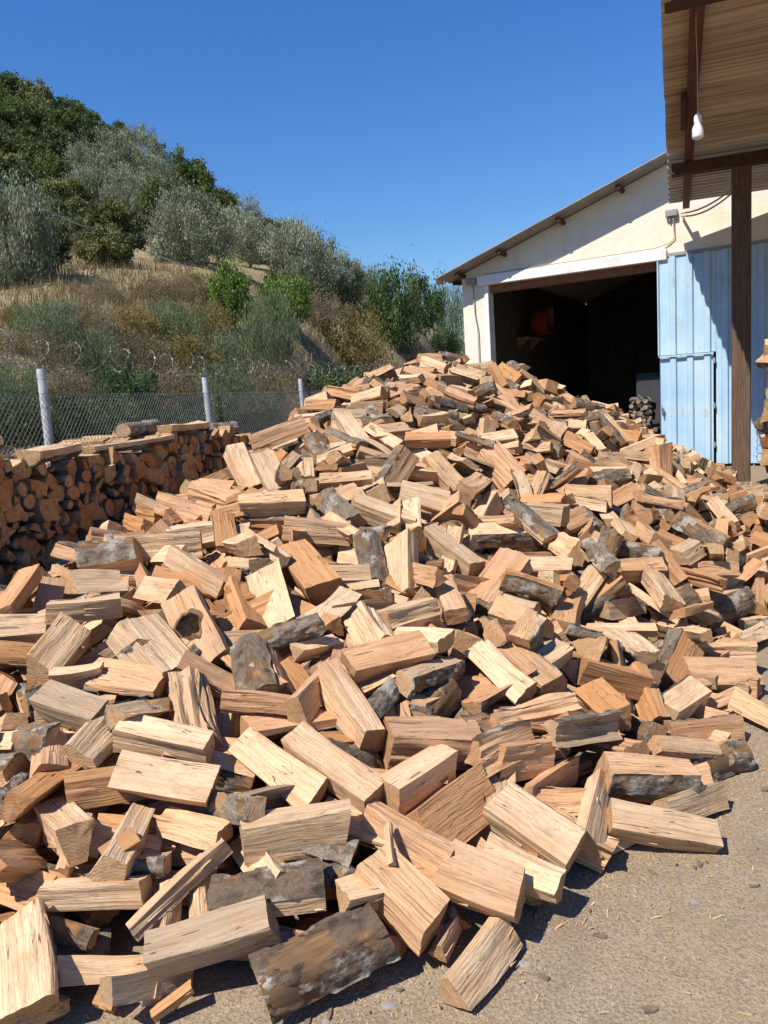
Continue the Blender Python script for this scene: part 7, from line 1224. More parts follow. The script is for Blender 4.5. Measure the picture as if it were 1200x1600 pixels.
for a, b in tot:
    L = (b - a).length; d = (b - a) / L; nv = Vector((d.y, -d.x, 0)); n = int(L / .012)
    for k in range(n):
        u = k / n; ph += .012 / .40 * 2 * math.pi * (1 + 1.1 * noise.noise(Vector((u * 13, ph * .09, 3))))
        rr = .105 * (1 + .8 * noise.noise(Vector((ph * .21, 2, 7)))); sw = .30 * noise.noise(Vector((ph * .16, 9, 1)))
        pts.append(a + d * (L * u + sw) + nv * math.cos(ph) * rr * .9 + Vector((0, 0, 2.09 + math.sin(ph) * rr + .05 * noise.noise(Vector((ph * .1, 5, 5))))))
RO = Vector((2.4, -5.6, -2.0))
wr.tube([p + RO for p in pts], .0017, 4); wr.build('coil', MAT['galv'], RW)
for k in range(2, len(pts) - 2, 3):
    t = (pts[k+1] - pts[k-1]).normalized(); q = t.orthogonal().normalized(); q = (Quaternion(t, k * .7) @ q); c = pts[k] + RO
    bl.add([c - t * .016, c + q * .012, c + t * .016, c - q * .012, c + t.cross(q) * .0015], [(0, 1, 4), (1, 2, 4), (2, 3, 4), (3, 0, 4), (0, 3, 2, 1)])
kind(bl.build('blades', MAT['galv'], RW), 'stuff')
pl = empty('overhead_cable', (-8.75, 22.1, 7.6)); tag(pl, 'pale cable strung across the slope between two olive trees', 'cable')
a, b = Vector((-10.2, 20.6, 8.05)), Vector((-6.2, 29., 6.7)); PO = Vector((8.75, -22.1, -7.6))
m = MB(); m.tube([a.lerp(b, t) + PO - Vector((0, 0, .5 * t * (1 - t))) for t in np.linspace(0, 1, 12)], .022, 6); m.build('strand', MAT['steelcable'], pl, True)
# ================================================================ trees and scrub
def rndm(n, rg): return rg.normal(size=(n, 3))
def crown_mesh(name, mat, seed, n_cl, n_lf, ll, lw, up=.2, spread=.2, fill=.45, upright=0., thin=0.):
    rg = np.random.RandomState(seed)
    d = rndm(n_cl, rg); d /= np.linalg.norm(d, axis=1)[:, None]
    lob = 1 + .20 * np.sin(d[:, 0] * 4 + seed) * np.cos(d[:, 1] * 5 - seed) + .12 * np.sin(d[:, 2] * 7 + seed * 2)
    rad = (fill + (1 - fill) * rg.rand(n_cl) ** .5) * lob * .86
    rad[: n_cl // 9] *= 1.12
    c = d * rad[:, None]; c[:, 2] = np.where(c[:, 2] < -.55, -.55 + (c[:, 2] + .55) * .4, c[:, 2])
    size = spread * (.6 + .8 * rg.rand(n_cl))
    k = np.repeat(np.arange(n_cl), n_lf); N = len(k)
    off = rndm(N, rg) * size[k][:, None] * .55; off[:, 2] *= 1 + upright
    p = c[k] + off
    dirv = rndm(N, rg) + d[k] * .9 + np.array((0, 0, up * 4 + upright * 2.5)); dirv /= np.linalg.norm(dirv, axis=1)[:, None]
    sd = np.cross(dirv, rndm(N, rg)); sd /= np.linalg.norm(sd, axis=1)[:, None]
    l = ll * (.6 + .8 * rg.rand(N))[:, None]; w = lw * (.7 + .6 * rg.rand(N))[:, None]
    V = np.stack([p - dirv * l * .5, p + sd * w * .5, p + dirv * l * .5, p - sd * w * .5], 1).reshape(-1, 3)
    F = (np.arange(N * 4).reshape(-1, 4)).tolist()
    tone = np.clip(.5 + .26 * rg.randn(n_cl)[k] + .15 * rg.randn(N), 0, 1)
    me_o = mesh_obj(name, V.tolist(), F, [mat], attrs={'tone': np.repeat(tone, 4)})
    me = me_o.data; bpy.data.objects.remove(me_o); return me
def trunk_mesh(name, mat, seed, limbs=7, rad=.045, multi=False):
    rg = random.Random(seed); m = MB()
    if not multi:
        m.tube([(0, 0, -.05), (.01, .01, .2), (rg.uniform(-.04, .04), rg.uniform(-.04, .04), .5), (0, 0, .85)], [rad * 1.3, rad, rad * .75, rad * .3], 7)
    for i in range(limbs):
        a = 6.283 * i / limbs + rg.uniform(-.3, .3); z0 = 0 if multi else rg.uniform(.35, .6); r = rg.uniform(.25, .5) * (.8 if multi else 1)
        z1 = rg.uniform(.9, 1.25)
        m.tube([(0, 0, z0), (r * .4 * math.cos(a), r * .4 * math.sin(a), z0 + (z1 - z0) * .45), (r * math.cos(a), r * math.sin(a), z1)], [rad * .5, rad * .35, rad * .1], 5)
    o = m.build(name, mat, None, True); me = o.data; bpy.data.objects.remove(o); return me
CR = {
 'oak': [crown_mesh('oak_crown', LEAF['oak'], s, 150, 90, .085, .062, .1, .155, .62) for s in (1, 2, 3)],
 'oakw': [crown_mesh('oak_crown', LEAF['oakw'], s, 150, 90, .085, .062, .1, .155, .62) for s in (4, 5)],
 'sparse': [crown_mesh('oak_crown', LEAF['oak'], 6, 34, 70, .095, .06, .1, .17, .3)],
 'olive': [crown_mesh('olive_crown', LEAF['olive'], s, 170, 95, .085, .024, .35, .145, .58, .6) for s in (7, 8, 9)],
 'olive2': [crown_mesh('olive_crown', LEAF['olive'], s, 150, 90, .08, .024, .2, .15, .5, .3) for s in (10,)],
 'green': [crown_mesh('fig_crown', LEAF['green'], s, 80, 60, .11, .065, .1, .2, .4, .3) for s in (12, 13)],
 'dark': [crown_mesh('laurel_crown', LEAF['dark'], s, 100, 70, .085, .045, .3, .2, .4, .6) for s in (14, 15)],
 'broom': [crown_mesh('broom_crown', LEAF['broom'], s, 130, 70, .13, .014, .7, .18, .35, .9) for s in (16, 17)],
 'gold': [crown_mesh('yellow_crown', LEAF['gold'], s, 110, 75, .075, .024, .4, .19, .35, .5) for s in (18, 19)],
 'brown': [crown_mesh('dry_crown', LEAF['brown'], s, 120, 75, .085, .016, .35, .2, .25, .5) for s in (20, 21, 22)]}
TR = {'tree': [trunk_mesh('tree_trunk', MAT['trunk'], s) for s in (1, 2)], 'bush': [trunk_mesh('bush_stems', MAT['stem'], s, 9, .007, True) for s in (3, 4)]}
for i, (k, x, y, z, rx, rz, name, label, cat, group) in enumerate(VEG):
    gz = float(hill_z(np.array(x), np.array(y))); gz = max(gz, -.02) if outside(x, y) > .1 else 0.
    gz = min(gz, z - rz * .55); base = gz - .05
    t = empty(name, (x, y, gz)); tag(t, label, cat, group)
    c = link('crown' if cat == 'tree' else 'foliage', CR[k][i % len(CR[k])], t); c.location = (0, 0, z - gz); c.scale = (rx, rx, rz); c.rotation_euler = (0, 0, i * 2.4)
    s = link('trunk' if cat == 'tree' else 'stems', TR[cat][i % 2], t); h = z - gz; s.location = (0, 0, -.1); s.scale = (max(rx, h * .6), max(rx, h * .6), h + .1); s.rotation_euler = (0, 0, i)
def blades(name, n, seed, keep, h0, h1, w, mat, lean=.5):
    rg = np.random.RandomState(seed); x = rg.uniform(-22, 8, n * 3); y = rg.uniform(1, 36, n * 3)
    q = outside(x, y); ok = keep(x, y, q, rg.rand(n * 3)); x, y = x[ok][:n], y[ok][:n]; N = len(x); z = hill_z(x, y)
    a = rg.rand(N) * 6.283; h = h0 + (h1 - h0) * rg.rand(N) ** 1.6; le = lean * rg.randn(N)[:, None] * h[:, None]
    p = np.stack([x, y, z - .02], 1); sd = np.stack([np.cos(a), np.sin(a), 0 * a], 1); b = np.stack([np.sin(a), -np.cos(a), 0 * a], 1)
    up = np.array((0, 0, 1.)); ww = (w * (.6 + .8 * rg.rand(N)))[:, None] * (.6 + y[:, None] / 16)
    mid = p + up * h[:, None] * .55 + b * le * .3; tip = p + up * h[:, None] + b * le
    V = np.stack([p - sd * ww, p + sd * ww, mid - sd * ww * .7, mid + sd * ww * .7, tip], 1).reshape(-1, 3)
    F = []
    for i in range(N): F += [(5*i, 5*i+1, 5*i+3, 5*i+2), (5*i+2, 5*i+3, 5*i+4)]
    cl = np.array([noise.noise(Vector((float(u) * .5, float(v) * .5, 0))) for u, v in zip(x, y)])
    o = mesh_obj(name, V.tolist(), F, [mat], attrs={'tone': np.repeat(np.clip(.5 + .5 * cl + .2 * rg.randn(N), 0, 1), 5)})
    return kind(o, 'stuff')
g = blades('dry_grass', 60000, 5, lambda x, y, q, r: (q > .4) & (q < 26) & (r < np.clip(1.3 - y / 30, .25, 1)), .06, .26, .0055, LEAF['straw'])
g['label'] = 'tall straw-coloured dry grass over the bank'
g = blades('dry_weeds', 30000, 6, lambda x, y, q, r: (q > .3) & (q < 15) & (y < 26), .10, .42, .0045, LEAF['brown'], .5)
g['label'] = 'brown dry weed stalks on the bank above the fence'
# ================================================================ firewood
# ---------------------------------------------------------------- firewood shapes
def nz(x, y, z, s=0.0):
    return noise.noise(Vector((x + s, y - s * 1.7, z + s * 0.3)))
def section(kind, w, h, rng):
    """corner list [(x, y, type of the edge that leaves it)] ; b = bark arc, w = split face.  +Y is the side shown up"""
    j = lambda a: rng.uniform(-a, a) * 1.9 * min(1., w / .1)
    if kind == 'block':      # four split sides
        a, b = rng.uniform(.02, .30) * w, rng.uniform(-.04, .26) * w
        return [(-w/2+a, -h/2+j(.012), 'w'), (w/2-b, -h/2+j(.012), 'w'), (w/2+j(.015), h/2+j(.012), 'w'), (-w/2+j(.015), h/2+j(.012), 'w')]
    if kind == 'wedge':      # pie slice, bark below
        return [(-w/2, -h*.35+j(.01), 'b'), (w/2, -h*.35+j(.01), 'w'), (w*.18+j(.03), h/2, 'w'), (-w*.18+j(.03), h/2-j(.02), 'w')]
    if kind == 'tri':        # sharp triangle, no bark
        return [(-w/2, -h/2+j(.015), 'w'), (w/2, -h/2+j(.015), 'w'), (rng.uniform(-.3, .3) * w, h/2, 'w')]
    if kind == 'slab':       # flat split face up, bark below
        return [(w/2, h/2+j(.01), 'w'), (-w/2, h/2+j(.01), 'w'), (-w/2*.92, -h*.1, 'b'), (w/2*.92, -h*.1+j(.01), 'w')]
    if kind == 'barkup':     # bark on the upper side, split below
        return [(-w/2, -h/2, 'w'), (w/2, -h/2+j(.012), 'w'), (w/2*.95, h*.25+j(.01), 'b'), (-w/2*.95, h*.25+j(.01), 'w')]
    if kind == 'half':       # half round with bark up
        return [(-w/2, -h*.42+j(.01), 'w'), (w/2, -h*.42+j(.01), 'b')]
    if kind == 'barkside':   # bark on the +X side
        return [(-w/2+j(.01), -h/2, 'w'), (w*.3, -h/2+j(.01), 'b'), (w*.3, h/2+j(.01), 'w'), (-w/2+j(.012), h/2, 'w')]
    if kind == 'penta':
        return [(-w/2, -h/2, 'w'), (w/2, -h/2+j(.01), 'w'), (w/2+j(.01), h*.1, 'w'), (w*.08+j(.02), h/2, 'w'), (-w/2, h*.22+j(.02), 'w')]
    if kind == 'round':
        return [(w/2, 0, 'b'), (-w/2, 0, 'b')]
    raise KeyError(kind)
def ring_of(corners, step):
    pts, typ, cor = [], [], []
    n = len(corners)
    for i, (x, y, t) in enumerate(corners):
        x2, y2, _ = corners[(i + 1) % n]
        d = math.hypot(x2 - x, y2 - y)
        if t == 'b':
            sag = (.5 if n == 2 else .2) * d
            if n == 2 and corners[0][1] != 0: sag = .42 * d * (1 if i == 1 else 0)
            k = max(4, int(d * 1.25 / step))
        else:
            sag, k = 0, max(2, int(d / step))
        nx, ny = (y2 - y) / d, -(x2 - x) / d
        for q in range(k):
            f = q / k
            if sag and n == 2 and corners[0][1] == 0:
                a = math.pi * f
                px = (x + x2) / 2 + (x - x2) / 2 * math.cos(a); py = (y + y2) / 2 + nx * 0 + ny * sag * math.sin(a)
            else:
                b = 4 * f * (1 - f) * sag
                px = x + (x2 - x) * f + nx * b; py = y + (y2 - y) * f + ny * b
            pts.append((px, py)); typ.append(t); cor.append(q == 0)
    return pts, typ, cor
def log_data(kind, L, w, h, seed, step=.014, lstep=.026, rough=1., bow=None, bark_keep=.75, twist=None):
    """vertex, face and material lists of a split log (axis along local X) and of its bark shell"""
    rng = random.Random(seed)
    pts, typ, cor = ring_of(section(kind, w, h, rng), step)
    n = len(pts); m = max(6, int(L / lstep)); so = seed * 3.137 % 97
    bow = rng.gauss(0, .005) if bow is None else bow
    bowd = rng.uniform(0, 6.28); tw = rng.gauss(0, .06) if twist is None else twist
    tp, tq = rng.gauss(0, .11), rng.gauss(0, .11)
    e0 = (rng.gauss(0, .10), rng.gauss(0, .10)); e1 = (rng.gauss(0, .10), rng.gauss(0, .10))
    nor = []
    for i in range(n):
        a, b = pts[i - 1], pts[(i + 1) % n]
        dx, dy = b[0] - a[0], b[1] - a[1]; l = math.hypot(dx, dy) or 1
        nor.append((dy / l, -dx / l))
    ph = [0.]
    for i in range(1, n): ph.append(ph[-1] + math.hypot(pts[i][0]-pts[i-1][0], pts[i][1]-pts[i-1][1]))
    V = []; bo = {}
    big = rng.uniform(.004, .012) * (.55 + .45 * rough) * min(1., w / .08)
    for k in range(m + 1):
        t = k / m; x0 = (t - .5) * L
        sc = 1 + tp * (t - .5); sq = 1 + tq * (t - .5); c, s = math.cos(tw * (t - .5)), math.sin(tw * (t - .5))
        bx = bow * (1 - 4 * (t - .5) ** 2)
        for i in range(n):
            px, py = pts[i]; nx, ny = nor[i]
            wv = nz(px * 7, py * 7, x0 * 5, so) * big
            if typ[i] == 'w' or cor[i]:
                d = nz(ph[i] * 55, x0 * 2.2, 1., so) * .0050 + nz(ph[i] * 22, x0 * 3.5, 4., so) * .0068 + nz(ph[i] * 90, x0 * 7, 9., so) * .0030
                rid = 1 - abs(nz(ph[i] * 30, x0 * 1.6, 6., so)) * 2; d += .004 * rid * rid * max(0, rough - .6)
                d = d * rough + wv - (.001 if cor[i] else 0)
            else:
                d = wv * .8 + nz(ph[i] * 18, x0 * 14, 2., so) * .003 - .004
            qx, qy = (px + nx * d) * sc, (py + ny * d) * sq
            qx, qy = c * qx - s * qy + bx * math.cos(bowd), s * qx + c * qy + bx * math.sin(bowd)
            ex = 0
            f0 = max(0, 1 - t * 6); f1 = max(0, 1 - (1 - t) * 6)
            ex = f0 * (e0[0] * px + e0[1] * py) + f1 * (e1[0] * px + e1[1] * py)
            if k in (0, m): ex += nz(px * 40, py * 40, t * 9, so) * .002
            V.append((x0 + ex, qx, qy)); bo[(k, i)] = (nx, ny)
    F, M = [], []
    for k in range(m):
        for i in range(n):
            i2 = (i + 1) % n
            F.append((k*n+i, k*n+i2, (k+1)*n+i2, (k+1)*n+i)); M.append(2 if typ[i] == 'b' else 0)
    for e, k in ((0, 0), (1, m)):
        cen = np.mean([V[k*n+i] for i in range(n)], axis=0)
        base = len(V); mid = []
        for i in range(n):
            v = np.array(V[k*n+i]); q = v * .5 + cen * .5; q[0] += nz(q[1]*45, q[2]*45, 7*e, so) * .003
            V.append(tuple(q))
        V.append(tuple(cen)); ci = len(V) - 1
        for i in range(n):
            i2 = (i + 1) % n
            q = (k*n+i, base+i, base+i2, k*n+i2); tr = (base+i, ci, base+i2)
            if e == 1: q, tr = q[::-1], tr[::-1]
            F.append(q); M.append(1); F.append(tr); M.append(1)
    # torn fibres standing off the split faces
    wi = [i for i in range(n) if typ[i] == 'w']
    for q in range(int(1 + rough * 3.2) if wi else 0):
        i = rng.choice(wi); nx, ny = bo[(0, i)]; k0 = rng.randrange(0, m - 1); k1 = min(m, k0 + rng.randint(2, max(3, m // 3)))
        if rng.random() < .5: k0, k1 = k1, k0
        a, b = V[k0*n+i], V[k1*n+i]; li = rng.uniform(.002, .010) * (.5 + .5 * rough); ww = rng.uniform(.0018, .0045)
        tx, ty = -ny, nx; B = len(V)
        V += [(a[0], a[1] + tx*ww - nx*.002, a[2] + ty*ww - ny*.002), (a[0], a[1] - tx*ww - nx*.002, a[2] - ty*ww - ny*.002), (a[0], a[1] + nx*ww, a[2] + ny*ww), (b[0], b[1] + nx*li, b[2] + ny*li)]
        F += [(B, B+2, B+3), (B+2, B+1, B+3), (B+1, B, B+3)]; M += [0, 0, 0]
    # bark shell over the bark faces; where it dips under the wood the bark has flaked off
    BV, BF = [], []
    if 'b' in typ:
        thr = .62 - 1.25 * bark_keep
        vid = {}
        def outer(k, i):
            if (k, i, 1) not in vid:
                v = V[k*n+i]; nx, ny = bo[(k, i)]; x0 = k / m * L
                f = nz(ph[i] * 11, x0 * 8, 3., so + 11) + .45 * nz(ph[i] * 31, x0 * 26, 3., so) + .2 * nz(ph[i] * 90, x0 * 70, 3., so)
                th = max(-.0035, min(.0055, (f - thr) * .05))
                if th > 0: rd = 1 - 2 * abs(nz(ph[i] * 38, x0 * 9, 5., so)); th += .0045 * rd * rd * th / .0055 + .0016 * nz(ph[i] * 110, x0 * 60, 5., so)
                vid[(k, i, 1)] = len(BV); BV.append((v[0], v[1] + nx * th, v[2] + ny * th))
            return vid[(k, i, 1)]
        def inner(k, i):
            if (k, i, 0) not in vid:
                v = V[k*n+i]; nx, ny = bo[(k, i)]
                vid[(k, i, 0)] = len(BV); BV.append((v[0], v[1] - nx * .004, v[2] - ny * .004))
            return vid[(k, i, 0)]
        for k in range(m):
            for i in range(n):
                if typ[i] != 'b': continue
                i2 = (i + 1) % n
                BF.append((outer(k, i), outer(k, i2), outer(k+1, i2), outer(k+1, i)))
                for open_, a, b in ((k == 0, (k, i2), (k, i)), (k == m - 1, (k+1, i), (k+1, i2)), (typ[i-1] != 'b', (k, i), (k+1, i)), (typ[i2] != 'b', (k+1, i2), (k, i2))):
                    if open_: BF.append((outer(*b), outer(*a), inner(*a), inner(*b)))
    return V, F, M, BV, BF
KINDS = ['block', 'wedge', 'tri', 'slab', 'barkup', 'tri', 'penta', 'barkside', 'block', 'wedge', 'half', 'tri', 'sliver', 'block', 'wedge', 'barkside']
def proto_spec(i):
    rng = random.Random(900 + i)
    k = KINDS[i % len(KINDS)]
    L = rng.uniform(.26, .37); w = rng.uniform(.07, .145); h = rng.uniform(.06, .11)
    if k == 'block': h = max(.05, w * rng.uniform(.5, .95))
    if k == 'half': w = rng.uniform(.10, .14); h = w * .8
    if k == 'sliver': k = 'tri'; L = rng.uniform(.16, .34); w = rng.uniform(.028, .05); h = rng.uniform(.018, .035)
    return k, L, w, h, 50 + i
NPROTO = 48

def log_attr(V, off=0.): return np.asarray(V, dtype=np.float32)
def make_log(kindn, L, w, h, seed, step=.014, lstep=.026, rough=1., keep=.75, **kw):
    """meshes of a log and of its bark shell"""
    V, F, M, BV, BF = log_data(kindn, L, w, h, seed, step, lstep, rough, bark_keep=keep, **kw)
    o = mesh_obj('firewood_log', V, F, [MAT['wood'], MAT['end'], MAT['inner']], M=M, smooth=True, attrs={'lco': V}, sharp=R(32)); me = o.data; bpy.data.objects.remove(o)
    mb = None
    if BF:
        o = mesh_obj('bark', BV, BF, [MAT['bark']], smooth=True, attrs={'lco': BV}, sharp=R(45)); mb = o.data; bpy.data.objects.remove(o)
    return me, mb
def put_log(name, meshes, loc, q, tone, label, group, cat='log', scale=None):
    o = link(name, meshes[0]); o.location = loc; o.rotation_mode = 'QUATERNION'; o.rotation_quaternion = q; o['tone'] = tone
    if scale: o.scale = scale
    tag(o, label, cat, group)
    if meshes[1]:
        b = link('bark', meshes[1], o); b['tone'] = (tone * 7.3) % 1
    return o
class LogSoup:
    """many logs joined into one mesh"""
    def __init__(s): s.V, s.F, s.M, s.lco, s.tone, s.n = [], [], [], [], [], 0
    def add(s, data, mw, tone):
        V, F, M, BV, BF = data
        for VV, FF, MM in ((V, F, M), (BV, BF, [3] * len(BF))):
            if not FF: continue
            a = np.asarray(VV); w = a @ np.array(mw.to_3x3()).T + np.array(mw.translation)
            s.V.append(w); s.lco.append(a); s.tone.append(np.full(len(a), tone if MM[:1] != [3] else (tone * 7.3) % 1)); s.F += [tuple(i + s.n for i in f) for f in FF]; s.M += MM; s.n += len(a)
    def build(s, name, label, mats=None):
        o = mesh_obj(name, np.concatenate(s.V).tolist(), s.F, mats or [MAT['wood'], MAT['end'], MAT['inner'], MAT['bark']], M=s.M, smooth=True, attrs={'lco': np.concatenate(s.lco), 'tone': np.concatenate(s.tone)}, sharp=R(32))
        kind(o, 'stuff'); o['label'] = label; return o
# ---------------------------------------------------------------- the heap
hand_objs = []
for i, (kd, L, w, h, rough, loc, q, tone, keep, label) in enumerate(HAND):
    me = make_log(kd, L, w, h, 400 + i, .0085 if w > .05 else .006, .016, rough, keep)
    hand_objs.append(put_log('firewood_log', me, loc, Quaternion(q), tone, label, 'split logs of the tipped heap'))
# the black knot hole in one log: a torn rim and a shallow bowl, the shade of the hole painted black
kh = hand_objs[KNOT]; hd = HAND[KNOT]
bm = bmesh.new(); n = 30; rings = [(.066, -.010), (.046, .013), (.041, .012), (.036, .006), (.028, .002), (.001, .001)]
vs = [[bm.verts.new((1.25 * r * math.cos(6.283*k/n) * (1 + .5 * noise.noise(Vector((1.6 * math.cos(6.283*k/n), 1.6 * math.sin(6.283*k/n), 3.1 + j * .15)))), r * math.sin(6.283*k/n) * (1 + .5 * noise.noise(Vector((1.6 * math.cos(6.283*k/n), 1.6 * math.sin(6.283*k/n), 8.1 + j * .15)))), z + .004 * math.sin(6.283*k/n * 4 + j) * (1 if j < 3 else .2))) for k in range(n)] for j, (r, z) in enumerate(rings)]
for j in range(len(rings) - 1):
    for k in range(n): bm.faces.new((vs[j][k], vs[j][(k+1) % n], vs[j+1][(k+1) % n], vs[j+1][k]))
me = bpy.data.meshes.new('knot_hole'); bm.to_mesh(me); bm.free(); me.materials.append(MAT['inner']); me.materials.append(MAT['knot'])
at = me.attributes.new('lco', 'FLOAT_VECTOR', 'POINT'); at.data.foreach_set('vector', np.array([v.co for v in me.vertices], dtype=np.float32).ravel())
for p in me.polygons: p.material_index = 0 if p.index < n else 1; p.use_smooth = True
o = link('knot_hole', me, kh); o.location = (.0, .0, max([v.co.z for v in kh.data.vertices if abs(v.co.x) < .045 and abs(v.co.y) < .04] + [hd[3] * .4])); o['label'] = 'knot hole with torn rim, its shaded depth painted black'
PROTO = {}
def proto(i):
    if i not in PROTO:
        k, L, w, h, s = proto_spec(i); PROTO[i] = make_log(k, L, w, h, s, .0105, .02, .8 + .9 * ((i * 37) % 10) / 10, .62)
    return PROTO[i]
LOW = {}
def low(i):
    if i not in LOW:
        k, L, w, h, s = proto_spec(i); LOW[i] = log_data(k, L, w, h, s, .021, .05, .9, bark_keep=.62)
    return LOW[i]
soup = LogSoup()
for i, (p, x, y, z, a, b, c, d) in enumerate(HEAP):
    loc = Vector((x, y, z)) / 250; q = Quaternion((a, b, c, d)).normalized(); tone = ((i * 0.61803 + p * .137) % 1) * .82 + .14
    if i < len(AUTO): put_log('firewood_log', proto(p), loc, q, AUTO[i][0], AUTO[i][1], 'split logs of the tipped heap')
    else: soup.add(low(p), Matrix.Translation(loc) @ q.to_matrix().to_4x4(), tone)
soup.build('firewood_heap', 'rest of the split firewood heap, deeper and farther logs')
cz = np.array(CORE) / 100.; CORE_NY, CORE_NX = cz.shape
V = []; idx = {}; F = []
for j in range(CORE_NY):
    for i in range(CORE_NX):
        if cz[j, i] > -.03: idx[(j, i)] = len(V); V.append((CORE_X + i * CORE_D, CORE_Y + j * CORE_D, float(cz[j, i])))
for (j, i) in idx:
    if all(k in idx for k in ((j, i+1), (j+1, i+1), (j+1, i))): F.append((idx[(j, i)], idx[(j, i+1)], idx[(j+1, i+1)], idx[(j+1, i)]))
core = mesh_obj('heap_core', V, F, [simple('heap_core_brown', (.10, .06, .035), (.24, .15, .09), 30, .95, .1, .8, .02)], smooth=True)  # added mound: fills in for buried logs and blocks light between the rest
kind(core, 'stuff'); core['label'] = 'added mound in place of buried logs, stops light leaking through the heap'
# ---------------------------------------------------------------- stacks
SK = [('round', .44, .125, .125), ('round', .45, .095, .095), ('half', .44, .13, .10), ('wedge', .45, .13, .11), ('tri', .44, .12, .10), ('block', .45, .11, .10), ('round', .46, .075, .075), ('penta', .44, .13, .11), ('slab', .45, .12, .08), ('half', .43, .10, .08)]
def mk_old_end(name, cA, cB, cC):
    t = NT(name, .9, .15); tone, v = wood_coords(t); a = t.noise(v, 30, 4, .6); b = t.noise(t.vmul(v, (1, 20, 200)), 1, 3)
    c = t.ramp(tone, [(0., cA), (.5, cB), (1., cC)]); c = t.mix(t.ramp(a, [(.36, .5), (.52, 0.)]), c, (.16, .07, .03)); sp = t.n('ShaderNodeSeparateXYZ'); t.l(t.attr('lco', out='Vector'), sp.inputs[0]); rd = t.math('SQRT', t.math('ADD', t.math('POWER', sp.outputs[1], 2.), t.math('POWER', sp.outputs[2], 2.))); c = t.mix(t.math('MULTIPLY', t.math('ADD', t.math('MULTIPLY', t.math('SINE', t.math('ADD', t.math('MULTIPLY', rd, 700.), t.math('MULTIPLY', a, 8.))), .5), .5), .3), c, (.22, .09, .035)); t.col(c); t.bump(b, .4, .004); return t.m
MAT['oldend'] = mk_old_end('orange_seasoned_end', (.52, .19, .065), (.57, .27, .10), (.54, .34, .155))
MAT['oldwood'] = mk_old_end('seasoned_wood', (.30, .16, .08), (.46, .30, .15), (.54, .40, .22))
def stack_proto(i, mats, seed):
    k, L, w, h = SK[i]; V, F, M, BV, BF = log_data(k, L, w, h, seed + i, .010, .06, .2, bark_keep=.9)
    o = mesh_obj('stacked_log', V, F, mats, M=M, smooth=True, attrs={'lco': V}, sharp=R(35)); me = o.data; bpy.data.objects.remove(o); mb = None
    if BF:
        o = mesh_obj('bark', BV, BF, [MAT['bark']], smooth=True, attrs={'lco': BV}, sharp=R(45)); mb = o.data; bpy.data.objects.remove(o)
    return me, mb
ORD = ['first', 'second', 'third', 'fourth', 'fifth', 'sixth', 'seventh', 'eighth', 'ninth', 'tenth', 'eleventh', 'twelfth', 'thirteenth', 'fourteenth', 'fifteenth', 'sixteenth', 'seventeenth', 'eighteenth', 'nineteenth', 'twentieth'] + ['%dth' % k for k in range(21, 70)]
SP = [stack_proto(i, [MAT['oldwood'], MAT['oldend'], MAT['inner']], 700) for i in range(len(SK))]
rg = random.Random(21)
SA, SD, SN = Vector((-2.62, 3.30, 0)), Vector((.330, .944, 0)).normalized(), Vector((.944, -.330, 0)).normalized()
def shape_word(i): return ['thick round', 'round', 'half-round', 'wedge-shaped', 'three-cornered', 'squared', 'thin round', 'five-sided', 'flat', 'small half-round'][i]
zrow = .42; rows = []
top_of = lambda u: 1.40 + .05 * math.sin(u * 2.3) + .03 * math.sin(u * 7)
row = 0; place = []
while zrow < 1.5:
    u = -.02 + (row % 2) * .05
    while u < 4.5:
        i = rg.randrange(len(SK)); f = rg.uniform(.55, 1.15); sz = max(SK[i][2], SK[i][3]) * f; u += sz * .5
        z = zrow + rg.uniform(-.018, .018)
        if z + sz * .3 < top_of(u): place.append((row, u, z, i, f))
        u += sz * rg.uniform(.40, .47)
    zrow += .080; row += 1
nrow = row
byrow = {}
for r_, u, z, i, f in place: byrow.setdefault(r_, []).append((u, z, i, f))
back = LogSoup(); SPD = [log_data(*SK[i], 700 + i, .03, .12, 1., bark_keep=.8) for i in range(len(SK))]
vis_rows = sorted(byrow)
ntop = max(vis_rows)
for r_ in vis_rows:
    for j, (u, z, i, f) in enumerate(sorted(byrow[r_])):
        ex = rg.uniform(-.035, .035)
        pos = SA + SD * u - SN * (.22 - ex) + Vector((0, 0, z))
        X = (SN + Vector((rg.gauss(0, .05), rg.gauss(0, .05), rg.gauss(0, .03)))).normalized(); Q = X.to_track_quat('X', 'Z') @ Quaternion((1, 0, 0), rg.uniform(0, 6.28))
        # leave out what lies below the sight line over the heap
        hid = z < .56 + .08 * math.sin(u) or u < 1.2
        if hid: back.add(SPD[i], Matrix.Translation(pos) @ Q.to_matrix().to_4x4(), rg.random()); continue
        put_log('stacked_log', SP[i], pos, Q, rg.random(), '%s log end in the fence stack, %s row from top, %s from left' % (shape_word(i), ORD[ntop - r_], ORD[j]), 'logs stacked along the fence', scale=(1, f, f * rg.uniform(.8, 1.1)))
        if r_ % 2 == 0 and j % 2 == 0: back.add(SPD[i], Matrix.Translation(pos - SN * .47) @ Q.to_matrix().to_4x4(), rg.random())
back.build('stacked_logs_behind', 'back and foot of the log stack along the fence', [MAT['oldwood'], MAT['oldend'], MAT['inner'], MAT['bark']])
